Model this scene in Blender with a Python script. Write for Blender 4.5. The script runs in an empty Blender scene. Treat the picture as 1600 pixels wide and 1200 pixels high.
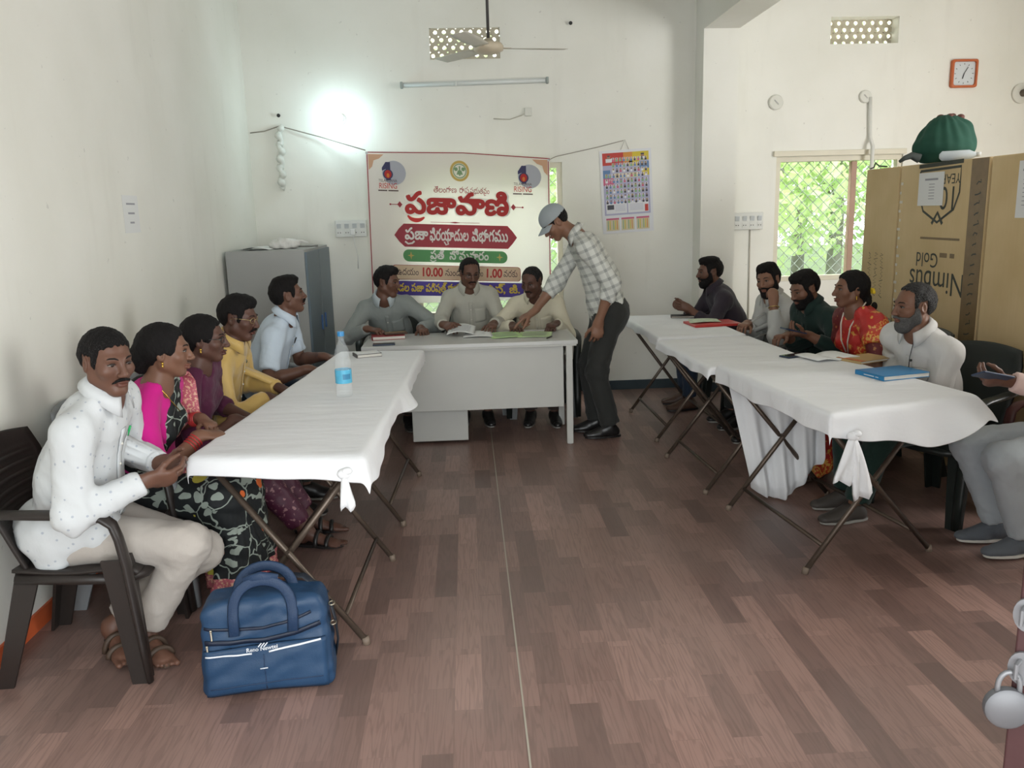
import bpy, bmesh, math, random
import numpy as np
from mathutils import Vector, Matrix, Euler
from mathutils.bvhtree import BVHTree
random.seed(7); np.random.seed(7)
COL = bpy.context.scene.collection
SC = bpy.context.scene

# ---------------------------------------------------------------- camera, world, exposure
def camera():
    fpx, vx, vy, rl, h = 1300.0, 727.0, 334.0, math.radians(2.1), 1.63
    Y = np.array([(vx - 800) / fpx, -(vy - 600) / fpx, -1.0]); Y /= np.linalg.norm(Y)   # room depth seen in the camera
    X = np.cross(Y, np.array([-math.sin(rl), math.cos(rl), 0])); X /= np.linalg.norm(X)
    Z = np.cross(X, Y)
    R = np.stack([X, Y, Z])
    c = bpy.data.cameras.new('camera'); c.sensor_fit = 'HORIZONTAL'; c.sensor_width = 36; c.lens = 36 * fpx / 1600
    c.clip_start = .05; c.clip_end = 200
    o = bpy.data.objects.new('camera', c); COL.objects.link(o)
    M = Matrix([[*R[0], 0], [*R[1], 0], [*R[2], h], [0, 0, 0, 1]])
    o.matrix_world = M
    SC.camera = o
camera()
def lighting():
    w = bpy.data.worlds.new('sky'); SC.world = w; w.use_nodes = True
    bg = w.node_tree.nodes['Background']
    bg.inputs[0].default_value = (.93, .97, 1.0, 1); bg.inputs[1].default_value = 2.9
    def area(name, loc, target, sx, sy, e, col):
        l = bpy.data.lights.new(name, 'AREA'); l.shape = 'RECTANGLE'; l.size = sx; l.size_y = sy; l.energy = e; l.color = col
        o = bpy.data.objects.new(name, l); COL.objects.link(o); o.location = loc
        o.rotation_euler = (Vector(target) - Vector(loc)).to_track_quat('-Z', 'Z').to_euler()
        return o
    area('doorway_daylight', (.2, -2.2, 1.7), (.3, 5, 1.3), 4.2, 2.8, 125, (.96, 1.0, .985))
    area('window_daylight', (3.35, 8.3, 3.0), (2.9, 4.5, .6), 1.6, 1.0, 150, (.93, 1.0, .94))
    area('banner_window_daylight', (.2, 8.2, 2.8), (.2, 5.5, .5), 1.4, 1.0, 110, (.95, 1.0, .96))
    area('added_side_fill', (5.45, 3.6, 1.7), (0, 4.4, .8), 2.6, 1.4, 120, (1.0, .99, .96))  # fill lamp added at the right wall, no known window there
    vs = SC.view_settings
    vs.view_transform = 'Standard'; vs.look = 'None'; vs.gamma = 1; vs.use_curve_mapping = False
    vs.exposure = .40
lighting()
# ---------------------------------------------------------------- helpers
def V(*a):
    return np.array(a if len(a) > 1 else a[0], dtype=float)

def nrm(v):
    v = np.asarray(v, float)
    return v / max(np.linalg.norm(v), 1e-9)

def link(o, parent=None):
    COL.objects.link(o)
    if parent is not None:
        o.parent = parent
    return o

def tag(o, label=None, cat=None, group=None, kind=None):
    if label: o['label'] = label
    if cat: o['category'] = cat
    if group: o['group'] = group
    if kind: o['kind'] = kind
    return o

def empty(name, loc=(0, 0, 0), rz=0.0, label=None, cat=None, group=None):
    o = bpy.data.objects.new(name, None)
    o.empty_display_size = .05
    o.location = loc
    o.rotation_euler = (0, 0, rz)
    link(o)
    return tag(o, label, cat, group)

def copy_tree(o, parent=None):
    c = o.copy()
    link(c)
    c.parent = parent
    for ch in list(o.children):
        copy_tree(ch, c)
    return c

# ---- materials
MATS = {}
def mat(name, col, rough=.6, metal=0.0, spec=.5, noise=0.0, nscale=8.0, bump=0.0, bscale=60.0, alpha=1.0, trans=0.0, ior=1.45, emit=None, estr=0.0, sheen=0.0, stretch=None):
    if name in MATS: return MATS[name]
    m = bpy.data.materials.new(name)
    m.use_nodes = True
    nt = m.node_tree
    b = nt.nodes['Principled BSDF']
    b.inputs['Base Color'].default_value = (*col, 1)
    b.inputs['Roughness'].default_value = rough
    b.inputs['Metallic'].default_value = metal
    b.inputs['Specular IOR Level'].default_value = spec
    b.inputs['IOR'].default_value = ior
    b.inputs['Transmission Weight'].default_value = trans
    b.inputs['Alpha'].default_value = alpha
    b.inputs['Sheen Weight'].default_value = sheen
    if emit:
        b.inputs['Emission Color'].default_value = (*emit, 1)
        b.inputs['Emission Strength'].default_value = estr
    if noise or bump:
        tc = nt.nodes.new('ShaderNodeTexCoord')
        src = tc.outputs['Object']
        if stretch:
            mp = nt.nodes.new('ShaderNodeMapping')
            mp.inputs['Scale'].default_value = stretch
            nt.links.new(src, mp.inputs[0]); src = mp.outputs[0]
        if noise:
            n = nt.nodes.new('ShaderNodeTexNoise')
            n.inputs['Scale'].default_value = nscale
            n.inputs['Detail'].default_value = 5
            nt.links.new(src, n.inputs['Vector'])
            mx = nt.nodes.new('ShaderNodeMix'); mx.data_type = 'RGBA'
            mx.inputs[6].default_value = (*[max(0, c * (1 - noise)) for c in col], 1)
            mx.inputs[7].default_value = (*[min(1, c * (1 + noise)) for c in col], 1)
            nt.links.new(n.outputs[0], mx.inputs[0])
            nt.links.new(mx.outputs[2], b.inputs['Base Color'])
        if bump:
            n2 = nt.nodes.new('ShaderNodeTexNoise')
            n2.inputs['Scale'].default_value = bscale
            n2.inputs['Detail'].default_value = 4
            nt.links.new(src, n2.inputs['Vector'])
            bp = nt.nodes.new('ShaderNodeBump')
            bp.inputs['Strength'].default_value = bump
            bp.inputs['Distance'].default_value = .01
            nt.links.new(n2.outputs[0], bp.inputs['Height'])
            nt.links.new(bp.outputs[0], b.inputs['Normal'])
    MATS[name] = m
    return m

class NB:
    """small node-graph builder on a fresh material"""
    def __init__(s, name, rough=.7, spec=.3):
        s.m = bpy.data.materials.new(name); s.m.use_nodes = True
        s.nt = s.m.node_tree; s.b = s.nt.nodes['Principled BSDF']
        s.b.inputs['Roughness'].default_value = rough
        s.b.inputs['Specular IOR Level'].default_value = spec
        MATS[name] = s.m
    def n(s, t, **k):
        x = s.nt.nodes.new('ShaderNode' + t)
        for a, v in k.items(): setattr(x, a, v)
        return x
    def l(s, a, b): s.nt.links.new(a, b)
    def coord(s, scale=(1, 1, 1), rot=(0, 0, 0), loc=(0, 0, 0)):
        tc = s.n('TexCoord'); mp = s.n('Mapping')
        mp.inputs['Scale'].default_value = scale; mp.inputs['Rotation'].default_value = rot; mp.inputs['Location'].default_value = loc
        s.l(tc.outputs['Object'], mp.inputs[0]); return mp.outputs[0]
    def math(s, op, a, b=None, clamp=False):
        x = s.n('Math', operation=op, use_clamp=clamp)
        for i, v in enumerate((a, b)):
            if v is None: continue
            if isinstance(v, (int, float)): x.inputs[i].default_value = v
            else: s.l(v, x.inputs[i])
        return x.outputs[0]
    def mix(s, f, a, b):
        x = s.n('Mix', data_type='RGBA')
        for i, v in ((0, f), (6, a), (7, b)):
            if isinstance(v, (int, float)): x.inputs[i].default_value = v
            elif isinstance(v, tuple): x.inputs[i].default_value = (*v, 1)
            else: s.l(v, x.inputs[i])
        return x.outputs[2]
    def noise(s, vec, scale, detail=3, out=0):
        x = s.n('TexNoise'); x.inputs['Scale'].default_value = scale; x.inputs['Detail'].default_value = detail
        s.l(vec, x.inputs['Vector']); return x.outputs[out]
    def ramp(s, f, lo, hi):
        x = s.n('MapRange'); x.inputs[1].default_value = lo; x.inputs[2].default_value = hi
        s.l(f, x.inputs[0]); return x.outputs[0]
    def color(s, c):
        if isinstance(c, tuple): s.b.inputs['Base Color'].default_value = (*c, 1)
        else: s.l(c, s.b.inputs['Base Color'])
    def bump(s, h, strength=.3, dist=.005):
        x = s.n('Bump'); x.inputs['Strength'].default_value = strength; x.inputs['Distance'].default_value = dist
        s.l(h, x.inputs['Height']); s.l(x.outputs[0], s.b.inputs['Normal'])

# ---- mesh building out of solids
class MB:
    def __init__(s): s.bm = bmesh.new(); s.mi = 0
    def _fin(s, vs, fs):
        for f in fs: f.material_index = s.mi
    def box(s, c, size, rot=None, bevel=0.0, seg=2):
        r = bmesh.ops.create_cube(s.bm, size=1)
        vs = r['verts']
        M = Matrix.Translation(Vector(c)) @ ((rot if isinstance(rot, Matrix) else Euler(rot).to_matrix().to_4x4()) if rot is not None else Matrix()) @ Matrix.Diagonal((*size, 1))
        bmesh.ops.transform(s.bm, matrix=M, verts=vs)
        fs = list({f for v in vs for f in v.link_faces})
        s._fin(vs, fs)
        if bevel > 0:
            es = list({e for v in vs for e in v.link_edges})
            bmesh.ops.bevel(s.bm, geom=es, offset=bevel, segments=seg, profile=.5, affect='EDGES', material=s.mi)
        return s
    def tube(s, pts, r, n=10, caps=True, up=None, flat=1.0):
        pts = [np.asarray(p, float) for p in pts]
        rs = r if hasattr(r, '__len__') else [r] * len(pts)
        rings = []
        prev = None
        for i, p in enumerate(pts):
            a = pts[max(i - 1, 0)]; b = pts[min(i + 1, len(pts) - 1)]
            t = nrm(b - a)
            if prev is None:
                u = up if up is not None else (V(0, 0, 1) if abs(t[2]) < .9 else V(1, 0, 0))
            else: u = prev
            u = nrm(np.asarray(u, float) - t * np.dot(u, t)); prev = u
            w = np.cross(t, u)
            rings.append([s.bm.verts.new(p + rs[i] * (math.cos(q) * u * flat + math.sin(q) * w)) for q in [2 * math.pi * k / n for k in range(n)]])
        fs = []
        for a, b in zip(rings, rings[1:]):
            for k in range(n):
                fs.append(s.bm.faces.new((a[k], a[(k + 1) % n], b[(k + 1) % n], b[k])))
        if caps:
            fs.append(s.bm.faces.new(rings[0][::-1])); fs.append(s.bm.faces.new(rings[-1]))
        s._fin(None, fs); return s
    def loft(s, rings, caps=True):
        """rings: lists of 3-D points, all of one length"""
        R = [[s.bm.verts.new(p) for p in ring] for ring in rings]
        n = len(R[0]); fs = []
        for a, b in zip(R, R[1:]):
            for k in range(n):
                fs.append(s.bm.faces.new((a[k], a[(k + 1) % n], b[(k + 1) % n], b[k])))
        if caps:
            fs.append(s.bm.faces.new(R[0][::-1])); fs.append(s.bm.faces.new(R[-1]))
        s._fin(None, fs); return s
    def lathe(s, prof, c=(0, 0, 0), axis=2, n=24, M=None):
        """prof: list of (radius, height)"""
        rings = []
        for r, h in prof:
            ring = []
            for k in range(n):
                q = 2 * math.pi * k / n
                p = V(r * math.cos(q), r * math.sin(q), h)
                if axis == 1: p = V(p[0], p[2], p[1])
                if axis == 0: p = V(p[2], p[0], p[1])
                if M is not None: p = np.array(M @ Vector(p))
                ring.append(p + np.asarray(c, float))
            rings.append(ring)
        return s.loft(rings, caps=True)
    def sphere(s, c, r, u=16, v=10, M=None):
        q = bmesh.ops.create_uvsphere(s.bm, u_segments=u, v_segments=v, radius=1)
        rr = r if hasattr(r, '__len__') else (r, r, r)
        T = Matrix.Translation(Vector(c)) @ (M if M is not None else Matrix()) @ Matrix.Diagonal((*rr, 1))
        bmesh.ops.transform(s.bm, matrix=T, verts=q['verts'])
        s._fin(None, list({f for w in q['verts'] for f in w.link_faces})); return s
    def prism(s, poly, d, h, up=None):
        """extrude a 3-D polygon by vector d*h"""
        d = np.asarray(d, float) * h
        a = [s.bm.verts.new(p) for p in poly]; b = [s.bm.verts.new(np.asarray(p, float) + d) for p in poly]
        n = len(a); fs = [s.bm.faces.new(a[::-1]), s.bm.faces.new(b)]
        for k in range(n): fs.append(s.bm.faces.new((a[k], a[(k + 1) % n], b[(k + 1) % n], b[k])))
        s._fin(None, fs); return s
    def grid(s, fn, nu, nv, thick=0.0):
        g = [[s.bm.verts.new(fn(i / nu, j / nv)) for j in range(nv + 1)] for i in range(nu + 1)]
        fs = []
        for i in range(nu):
            for j in range(nv):
                fs.append(s.bm.faces.new((g[i][j], g[i + 1][j], g[i + 1][j + 1], g[i][j + 1])))
        s._fin(None, fs); return s
    def build(s, name, mats, parent=None, smooth=False, loc=None, rz=None, solid=0.0, subsurf=0, recalc=True):
        if recalc: bmesh.ops.recalc_face_normals(s.bm, faces=s.bm.faces)
        me = bpy.data.meshes.new(name)
        s.bm.to_mesh(me); s.bm.free()
        for m in (mats if isinstance(mats, (list, tuple)) else [mats]): me.materials.append(m)
        if smooth is True:
            me.polygons.foreach_set('use_smooth', [True] * len(me.polygons))
        elif smooth:
            me.polygons.foreach_set('use_smooth', [True] * len(me.polygons))
            me.set_sharp_from_angle(angle=math.radians(smooth))
        o = bpy.data.objects.new(name, me)
        link(o, parent)
        if loc is not None: o.location = loc
        if rz is not None: o.rotation_euler = (0, 0, rz)
        if solid:
            md = o.modifiers.new('s', 'SOLIDIFY'); md.thickness = solid; md.offset = 0
        if subsurf:
            md = o.modifiers.new('ss', 'SUBSURF'); md.levels = md.render_levels = subsurf
        return o

# ---- signed-distance bodies: smooth unions of tapered limbs, meshed with surface nets
class Field:
    def __init__(s, lo, hi, h, dense=()):
        s.ax = []
        for a in range(3):
            iv = [(d[0][a], d[1][a], d[2]) for d in dense]
            x = lo[a]; xs = [x]
            while x < hi[a]:
                st = h
                for (l, u, hh) in iv:
                    if l <= x <= u: st = min(st, hh)
                    elif x < l < x + st: st = max(hh, l - x)
                x += st; xs.append(x)
            s.ax.append(np.array(xs, np.float32))
        s.F = np.full([len(q) for q in s.ax], .08, np.float32)
    def blk(s, lo, hi):
        sl = []
        for a in range(3):
            i = max(int(np.searchsorted(s.ax[a], lo[a])) - 1, 0); j = min(int(np.searchsorted(s.ax[a], hi[a])) + 1, len(s.ax[a]))
            if j - i < 2: return None
            sl.append(slice(i, j))
        return tuple(sl)
    def pts(s, sl, o):
        return (s.ax[0][sl[0]][:, None, None] - np.float32(o[0]), s.ax[1][sl[1]][None, :, None] - np.float32(o[1]), s.ax[2][sl[2]][None, None, :] - np.float32(o[2]))
    def _op(s, sl, d, k, op):
        A = s.F[sl]
        if op == 'add':
            if k > 0:
                h = np.maximum(k - np.abs(A - d), 0) / k
                s.F[sl] = np.minimum(A, d) - h * h * k * .25
            else: s.F[sl] = np.minimum(A, d)
        elif op == 'sub':
            d = -d
            if k > 0:
                h = np.maximum(k - np.abs(A - d), 0) / k
                s.F[sl] = np.maximum(A, d) + h * h * k * .25
            else: s.F[sl] = np.maximum(A, d)
    def cone(s, p0, p1, r0, r1, k=.01, n=None, sc=1.0, cut1=False, cut0=False, op='add'):
        p0 = np.asarray(p0, float); p1 = np.asarray(p1, float)
        m = max(r0, r1) + k + .03
        sl = s.blk(np.minimum(p0, p1) - m, np.maximum(p0, p1) + m)
        if sl is None: return s
        X, Y, Z = s.pts(sl, p0)
        a = p1 - p0; L2 = max(float(a @ a), 1e-9); L = math.sqrt(L2)
        if n is not None:
            q = (X * n[0] + Y * n[1] + Z * n[2]) * (sc - 1)
            X2 = X + q * n[0]; Y2 = Y + q * n[1]; Z2 = Z + q * n[2]
            a2 = a + np.asarray(n) * float(a @ n) * (sc - 1); L22 = max(float(a2 @ a2), 1e-9)
        else: X2, Y2, Z2, a2, L22 = X, Y, Z, a, L2
        t = np.clip((X2 * a2[0] + Y2 * a2[1] + Z2 * a2[2]) / L22, 0, 1)
        d = np.sqrt((X2 - t * a2[0]) ** 2 + (Y2 - t * a2[1]) ** 2 + (Z2 - t * a2[2]) ** 2) - (r0 + (r1 - r0) * t)
        if n is not None: d = d / (1 + (sc - 1) * .5)
        if cut1 or cut0:
            pr = (X * a[0] + Y * a[1] + Z * a[2]) / L
            if cut1: d = np.maximum(d, pr - L)
            if cut0: d = np.maximum(d, -pr)
        s._op(sl, d.astype(np.float32), k, op); return s
    def ell(s, c, r, A=None, k=.01, op='add', fn=None):
        c = np.asarray(c, float); m = max(r) + k + .03
        sl = s.blk(c - m, c + m)
        if sl is None: return s
        X, Y, Z = s.pts(sl, c)
        if A is None: A = np.eye(3)
        q = [X * A[i][0] + Y * A[i][1] + Z * A[i][2] for i in range(3)]
        k0 = np.sqrt(sum((q[i] / r[i]) ** 2 for i in range(3))); k1 = np.sqrt(sum((q[i] / r[i] ** 2) ** 2 for i in range(3)))
        d = k0 * (k0 - 1) / np.maximum(k1, 1e-6)
        if fn is not None: d = fn(d, q)
        s._op(sl, d.astype(np.float32), k, op); return s
    def plane(s, p, n, k=0.0, lo=None, hi=None):
        """cut away everything on the n side of the plane through p (inside the box lo..hi if given)"""
        sl = s.blk(lo, hi) if lo is not None else (slice(None),) * 3
        if sl is None: return s
        X, Y, Z = s.pts(sl, p)
        d = X * n[0] + Y * n[1] + Z * n[2]
        s._op(sl, (-d).astype(np.float32), k, 'sub'); return s
    def func(s, c, A, fn, k=0.0, op='sub'):
        X, Y, Z = s.pts((slice(None),) * 3, c)
        q = [X * A[i][0] + Y * A[i][1] + Z * A[i][2] for i in range(3)]
        s._op((slice(None),) * 3, fn(*q).astype(np.float32), k, op); return s
    def mesh(s, wrinkle=None):
        F = s.F; xs, ys, zs = s.ax
        S = (F < 0)
        s8 = S.astype(np.uint8)
        C = np.zeros([n - 1 for n in F.shape], np.uint8)
        for i in (0, 1):
            for j in (0, 1):
                for k in (0, 1):
                    C += s8[i:i + C.shape[0], j:j + C.shape[1], k:k + C.shape[2]]
        act = (C > 0) & (C < 8)
        I, J, K = np.nonzero(act)
        ids = np.full(C.shape, -1, np.int32); ids[I, J, K] = np.arange(len(I))
        acc = np.zeros((len(I), 3)); cnt = np.zeros(len(I))
        cor = [(i, j, k) for i in (0, 1) for j in (0, 1) for k in (0, 1)]
        for a in cor:
            for ax in range(3):
                if a[ax]: continue
                b = list(a); b[ax] = 1
                f0 = F[I + a[0], J + a[1], K + a[2]]; f1 = F[I + b[0], J + b[1], K + b[2]]
                m = (f0 < 0) != (f1 < 0)
                t = np.where(m, f0 / np.where(m, f0 - f1, 1), 0)
                P0 = np.stack([xs[I + a[0]], ys[J + a[1]], zs[K + a[2]]], 1); P1 = np.stack([xs[I + b[0]], ys[J + b[1]], zs[K + b[2]]], 1)
                acc[m] += (P0 + (P1 - P0) * t[:, None])[m]; cnt[m] += 1
        v = acc / np.maximum(cnt, 1)[:, None]
        quads = []
        for ax in range(3):
            A = S.take(range(F.shape[ax] - 1), ax); B = S.take(range(1, F.shape[ax]), ax)
            E = A != B
            i, j, k = np.nonzero(E)
            o = [1, 2] if ax == 0 else ([2, 0] if ax == 1 else [0, 1])
            ix = [i, j, k]
            ok = np.ones(len(i), bool)
            for q in o: ok &= (ix[q] >= 1) & (ix[q] < F.shape[q] - 1)
            i, j, k = i[ok], j[ok], k[ok]
            ins = A[i, j, k]
            def cell(d0, d1):
                w = [i.copy(), j.copy(), k.copy()]
                w[o[0]] -= d0; w[o[1]] -= d1
                return ids[w[0], w[1], w[2]]
            q = np.stack([cell(1, 1), cell(0, 1), cell(0, 0), cell(1, 0)], 1)
            q[~ins] = q[~ins][:, ::-1]
            quads.append(q)
        q = np.concatenate(quads)
        q = q[(q >= 0).all(1)]
        return v, q

def laplace(v, q, it=1, f=.5):
    n = len(v)
    for _ in range(it):
        acc = np.zeros_like(v); cnt = np.zeros(n)
        for a in range(4):
            for b in ((a + 1) % 4, (a - 1) % 4):
                np.add.at(acc, q[:, a], v[q[:, b]]); np.add.at(cnt, q[:, a], 1)
        v = v + f * (acc / np.maximum(cnt, 1)[:, None] - v)
    return v

def vnormals(v, q):
    fn = np.cross(v[q[:, 2]] - v[q[:, 0]], v[q[:, 3]] - v[q[:, 1]])
    n = np.zeros_like(v)
    for a in range(4): np.add.at(n, q[:, a], fn)
    return n / np.maximum(np.linalg.norm(n, axis=1), 1e-12)[:, None]

def wob(p, freq, seed, octs=4):
    """smooth cheap noise at points p in about -1..1"""
    r = np.random.RandomState(seed); o = np.zeros(len(p))
    w = p + .35 / freq * np.stack([np.sin(p @ (r.randn(3) * freq * .7) + r.rand() * 6) for _ in range(3)], 1)
    for i in range(octs):
        d = r.randn(3); d *= freq * (1 + .5 * i) / np.linalg.norm(d)
        o += np.sin(w @ d + r.rand() * 6.28)
    return o / octs

def quads_obj(name, v, q, mats, parent=None, origin=(0, 0, 0), mi=None, smooth=True):
    me = bpy.data.meshes.new(name)
    v = np.ascontiguousarray(v - np.asarray(origin), np.float32)
    me.vertices.add(len(v)); me.vertices.foreach_set('co', v.ravel())
    me.loops.add(len(q) * 4); me.loops.foreach_set('vertex_index', np.ascontiguousarray(q, np.int32).ravel())
    me.polygons.add(len(q)); me.polygons.foreach_set('loop_start', np.arange(0, len(q) * 4, 4, dtype=np.int32))
    if mi is not None: me.polygons.foreach_set('material_index', np.asarray(mi, np.int32))
    me.polygons.foreach_set('use_smooth', np.ones(len(q), bool) if smooth else np.zeros(len(q), bool))
    for m in (mats if isinstance(mats, (list, tuple)) else [mats]): me.materials.append(m)
    me.update(calc_edges=True); me.validate()
    o = bpy.data.objects.new(name, me)
    return link(o, parent)
# ---------------------------------------------------------------- people
def skin_mat(name, col):
    if name in MATS: return MATS[name]
    b = NB(name, .46, .32)
    c = b.coord()
    n = b.noise(c, 14, 4); n2 = b.noise(c, 90, 2)
    dk = tuple(x * .84 for x in col); lt = tuple(min(1, x * 1.14) for x in col)
    b.color(b.mix(n, dk, lt)); b.bump(n2, .12, .002)
    return b.m

def hair_mat(name, col, grey=0.0):
    if name in MATS: return MATS[name]
    b = NB(name, .62, .12)
    c = b.coord((150, 150, 40))
    n = b.noise(c, 4, 4)
    if grey:
        b.color(b.mix(b.ramp(n, .62 - grey * .3, .72 - grey * .2), col, (.11, .107, .104)))
    else:
        b.color(b.mix(n, col, tuple(x * 1.5 + .002 for x in col)))
    b.bump(n, .7, .006)
    return b.m

def poly_sdf(pts):
    """signed distance (negative inside) to a 2-D polygon, as a function of arrays a, b"""
    P = np.array(pts, float)
    def fn(a, b):
        a, b = np.broadcast_arrays(a, b)
        d = np.full(a.shape, 1e9); s = np.ones(a.shape, bool)
        n = len(P); ins = np.zeros(a.shape, bool)
        for i in range(n):
            x0, y0 = P[i]; x1, y1 = P[(i + 1) % n]
            ex, ey = x1 - x0, y1 - y0
            wx, wy = a - x0, b - y0
            t = np.clip((wx * ex + wy * ey) / (ex * ex + ey * ey), 0, 1)
            d = np.minimum(d, (wx - ex * t) ** 2 + (wy - ey * t) ** 2)
            c = ((y0 > b) != (y1 > b)) & (a < (x1 - x0) * (b - y0) / (y1 - y0 + 1e-12) + x0)
            ins ^= c
        d = np.sqrt(d)
        return np.where(ins, -d, d)
    return fn

HAIR_ZONE = {
    'short': [(.2, .070), (.066, .066), (.050, .050), (.043, .012), (.034, -.022), (.016, -.022), (.014, .022), (-.030, .030), (-.038, -.02), (-.056, -.062), (-.2, -.062), (-.2, .25), (.2, .25)],
    'receding': [(.2, .098), (.050, .090), (.030, .066), (.037, .030), (.030, -.012), (.014, -.012), (.012, .022), (-.030, .030), (-.038, -.02), (-.056, -.062), (-.2, -.062), (-.2, .25), (.2, .25)],
    'bald': [(.2, .094), (.060, .088), (.040, .062), (.037, .020), (.028, .0), (.014, .0), (.012, .026), (-.030, .032), (-.040, -.02), (-.058, -.055), (-.2, -.055), (-.2, .25), (.2, .25)],
    'woman': [(.2, .078), (.066, .072), (.054, .050), (.048, .012), (.034, -.010), (.006, -.006), (-.020, -.012), (-.034, -.030), (-.050, -.072), (-.2, -.072), (-.2, .25), (.2, .25)],
    'cap': [(.2, .02), (.03, .02), (.024, -.012), (.014, -.012), (.012, .022), (-.030, .026), (-.038, -.02), (-.056, -.05), (-.2, -.05), (-.2, .06), (.2, .06)],
}

def head_prims(F, T, A, hs, infl=0.0, face_only=False, nose=True, fem=False):
    s = hs; j = .8 if fem else 1.0; dz = .006 if fem else 0.0
    if not face_only:
        F.ell(T(0, -.014, .034), np.array([.0735, .094, .083]) * s + infl, A, .01)
        F.ell(T(0, -.040, .020), np.array([.068, .066, .070]) * s + infl, A, .02)
    F.ell(T(0, .028, -.018), np.array([.0625, .062, .088]) * s + infl, A, .02)
    F.ell(T(0, .060 - dz * .6, -.098 + dz), np.array([.026 * j, .022, .019 * j]) * s + infl, A, .02)
    for q in (-1, 1):
        F.cone(T(q * .048 * (1 - dz * 8), -.002, -.052 + dz), T(q * .012, .055, -.098 + dz), .021 * j * s + infl, .018 * j * s + infl, .022)
        F.cone(T(q * .053, -.002, -.01), T(q * .049, -.002, -.052), .018 * s + infl, .020 * s + infl, .02)
        F.ell(T(q * .043, .056, -.022), np.array([.023, .022, .020]) * s + infl, A, .02)
    if nose:
        for q in (-1, 1):
            F.cone(T(q * .014, .083, .022), T(q * .040, .070, .024), .010 * s, .007 * s, .02)
            F.ell(T(q * .032, .100, .004), np.array([.017, .0155, .010]) * s, A, .014, 'sub')
        F.cone(T(0, .086, .016), T(0, .108, -.030), .0085 * s, .0125 * s, .012)
        for q in (-1, 1): F.ell(T(q * .0125, .099, -.034), np.array([.009, .011, .008]) * s, A, .006)
        F.ell(T(0, .090, -.060), np.array([.025, .013, .0068]) * s, A, .005)
        F.ell(T(0, .087, -.072), np.array([.021, .013, .0078]) * s, A, .005)
        F.ell(T(0, .1, -.0655), np.array([.022, .010, .0016]) * s, A, .004, 'sub')

def hand_prims(F, W, d, n, t, pose, s=1.0, k=.006):
    d, n, t = nrm(d), nrm(n), nrm(t)
    curls = {'relaxed': [(25, 30, 20), (30, 35, 20), (35, 35, 20), (38, 38, 22)], 'flat': [(6, 10, 6)] * 4,
             'fist': [(75, 90, 55)] * 4, 'grip': [(35, 45, 25), (40, 48, 28), (45, 50, 28), (50, 50, 28)],
             'point': [(12, 8, 5), (60, 75, 45), (70, 80, 45), (75, 80, 45)], 'clasp': [(55, 60, 30), (58, 60, 30), (60, 60, 30), (62, 60, 30)],
             'open': [(10, 20, 12), (18, 26, 16), (24, 30, 18), (26, 34, 20)]}[pose]
    F.cone(W - d * .02 * s, W + d * .02 * s, .026 * s, .029 * s, .015, n, 1.35)
    F.cone(W + d * .02 * s + t * .004 * s, W + d * .074 * s, .034 * s, .039 * s, .012, n, 2.5)
    F.cone(W + d * .018 * s + t * .018 * s + n * .006 * s, W + d * .052 * s + t * .030 * s + n * .010 * s, .015 * s, .012 * s, .012)
    off = [.0300, .0102, -.0098, -.0285]; fwd = [.082, .087, .083, .073]; spl = [.13, .035, -.06, -.17]
    ln = [(.041, .025, .020), (.045, .029, .021), (.042, .027, .020), (.033, .020, .018)]
    tips = []
    for i in range(4):
        p = W + d * fwd[i] * s + t * off[i] * s
        di = nrm(d + t * spl[i]); a = 0
        q0 = W + d * .05 * s + t * off[i] * .8 * s
        F.cone(q0, p, .0095 * s, .0098 * s, .008)
        r = (.0096, .0086, .0078, .0066) if i < 3 else (.0084, .0076, .0068, .0058)
        for j in range(3):
            a += math.radians(curls[i][j])
            dr = di * math.cos(a) + n * math.sin(a)
            e = p + dr * ln[i][j] * s
            F.cone(p, e, r[j] * s, r[j + 1] * s, .0035 if j == 0 else .003)
            p = e
        tips.append(p)
    p = W + d * .042 * s + t * .026 * s + n * .008 * s
    tc = {'fist': .15, 'clasp': .2}.get(pose, .75)
    dirs = [nrm(d * .72 + t * tc + n * .35), nrm(d * .85 + t * tc * .5 + n * (.5 if tc > .5 else .8)), nrm(d * .95 + t * tc * .2 + n * (.45 if tc > .5 else .9))]
    for j, (l, r0, r1) in enumerate(((.040, .0125, .0108), (.032, .0105, .0095), (.026, .0094, .0072))):
        e = p + dirs[j] * l * s
        F.cone(p, e, r0 * s, r1 * s, .006); p = e
    return tips

def ik(S, W, a, b, pole):
    S, W = V(S), V(W); dv = W - S; L = np.linalg.norm(dv)
    if L > (a + b) * .995: W = S + dv / L * (a + b) * .995; dv = W - S; L = np.linalg.norm(dv)
    if L < abs(a - b) * 1.02 + .02: L = abs(a - b) * 1.02 + .02
    u = nrm(dv); x = (a * a - b * b + L * L) / (2 * L); h = math.sqrt(max(a * a - x * x, 0))
    pv = V(pole); pv = nrm(pv - u * np.dot(pv, u))
    return S + u * x + pv * h, W

def rotv(v, ax, deg):
    return np.array(Matrix.Rotation(math.radians(deg), 3, Vector(ax)) @ Vector(v))

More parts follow.
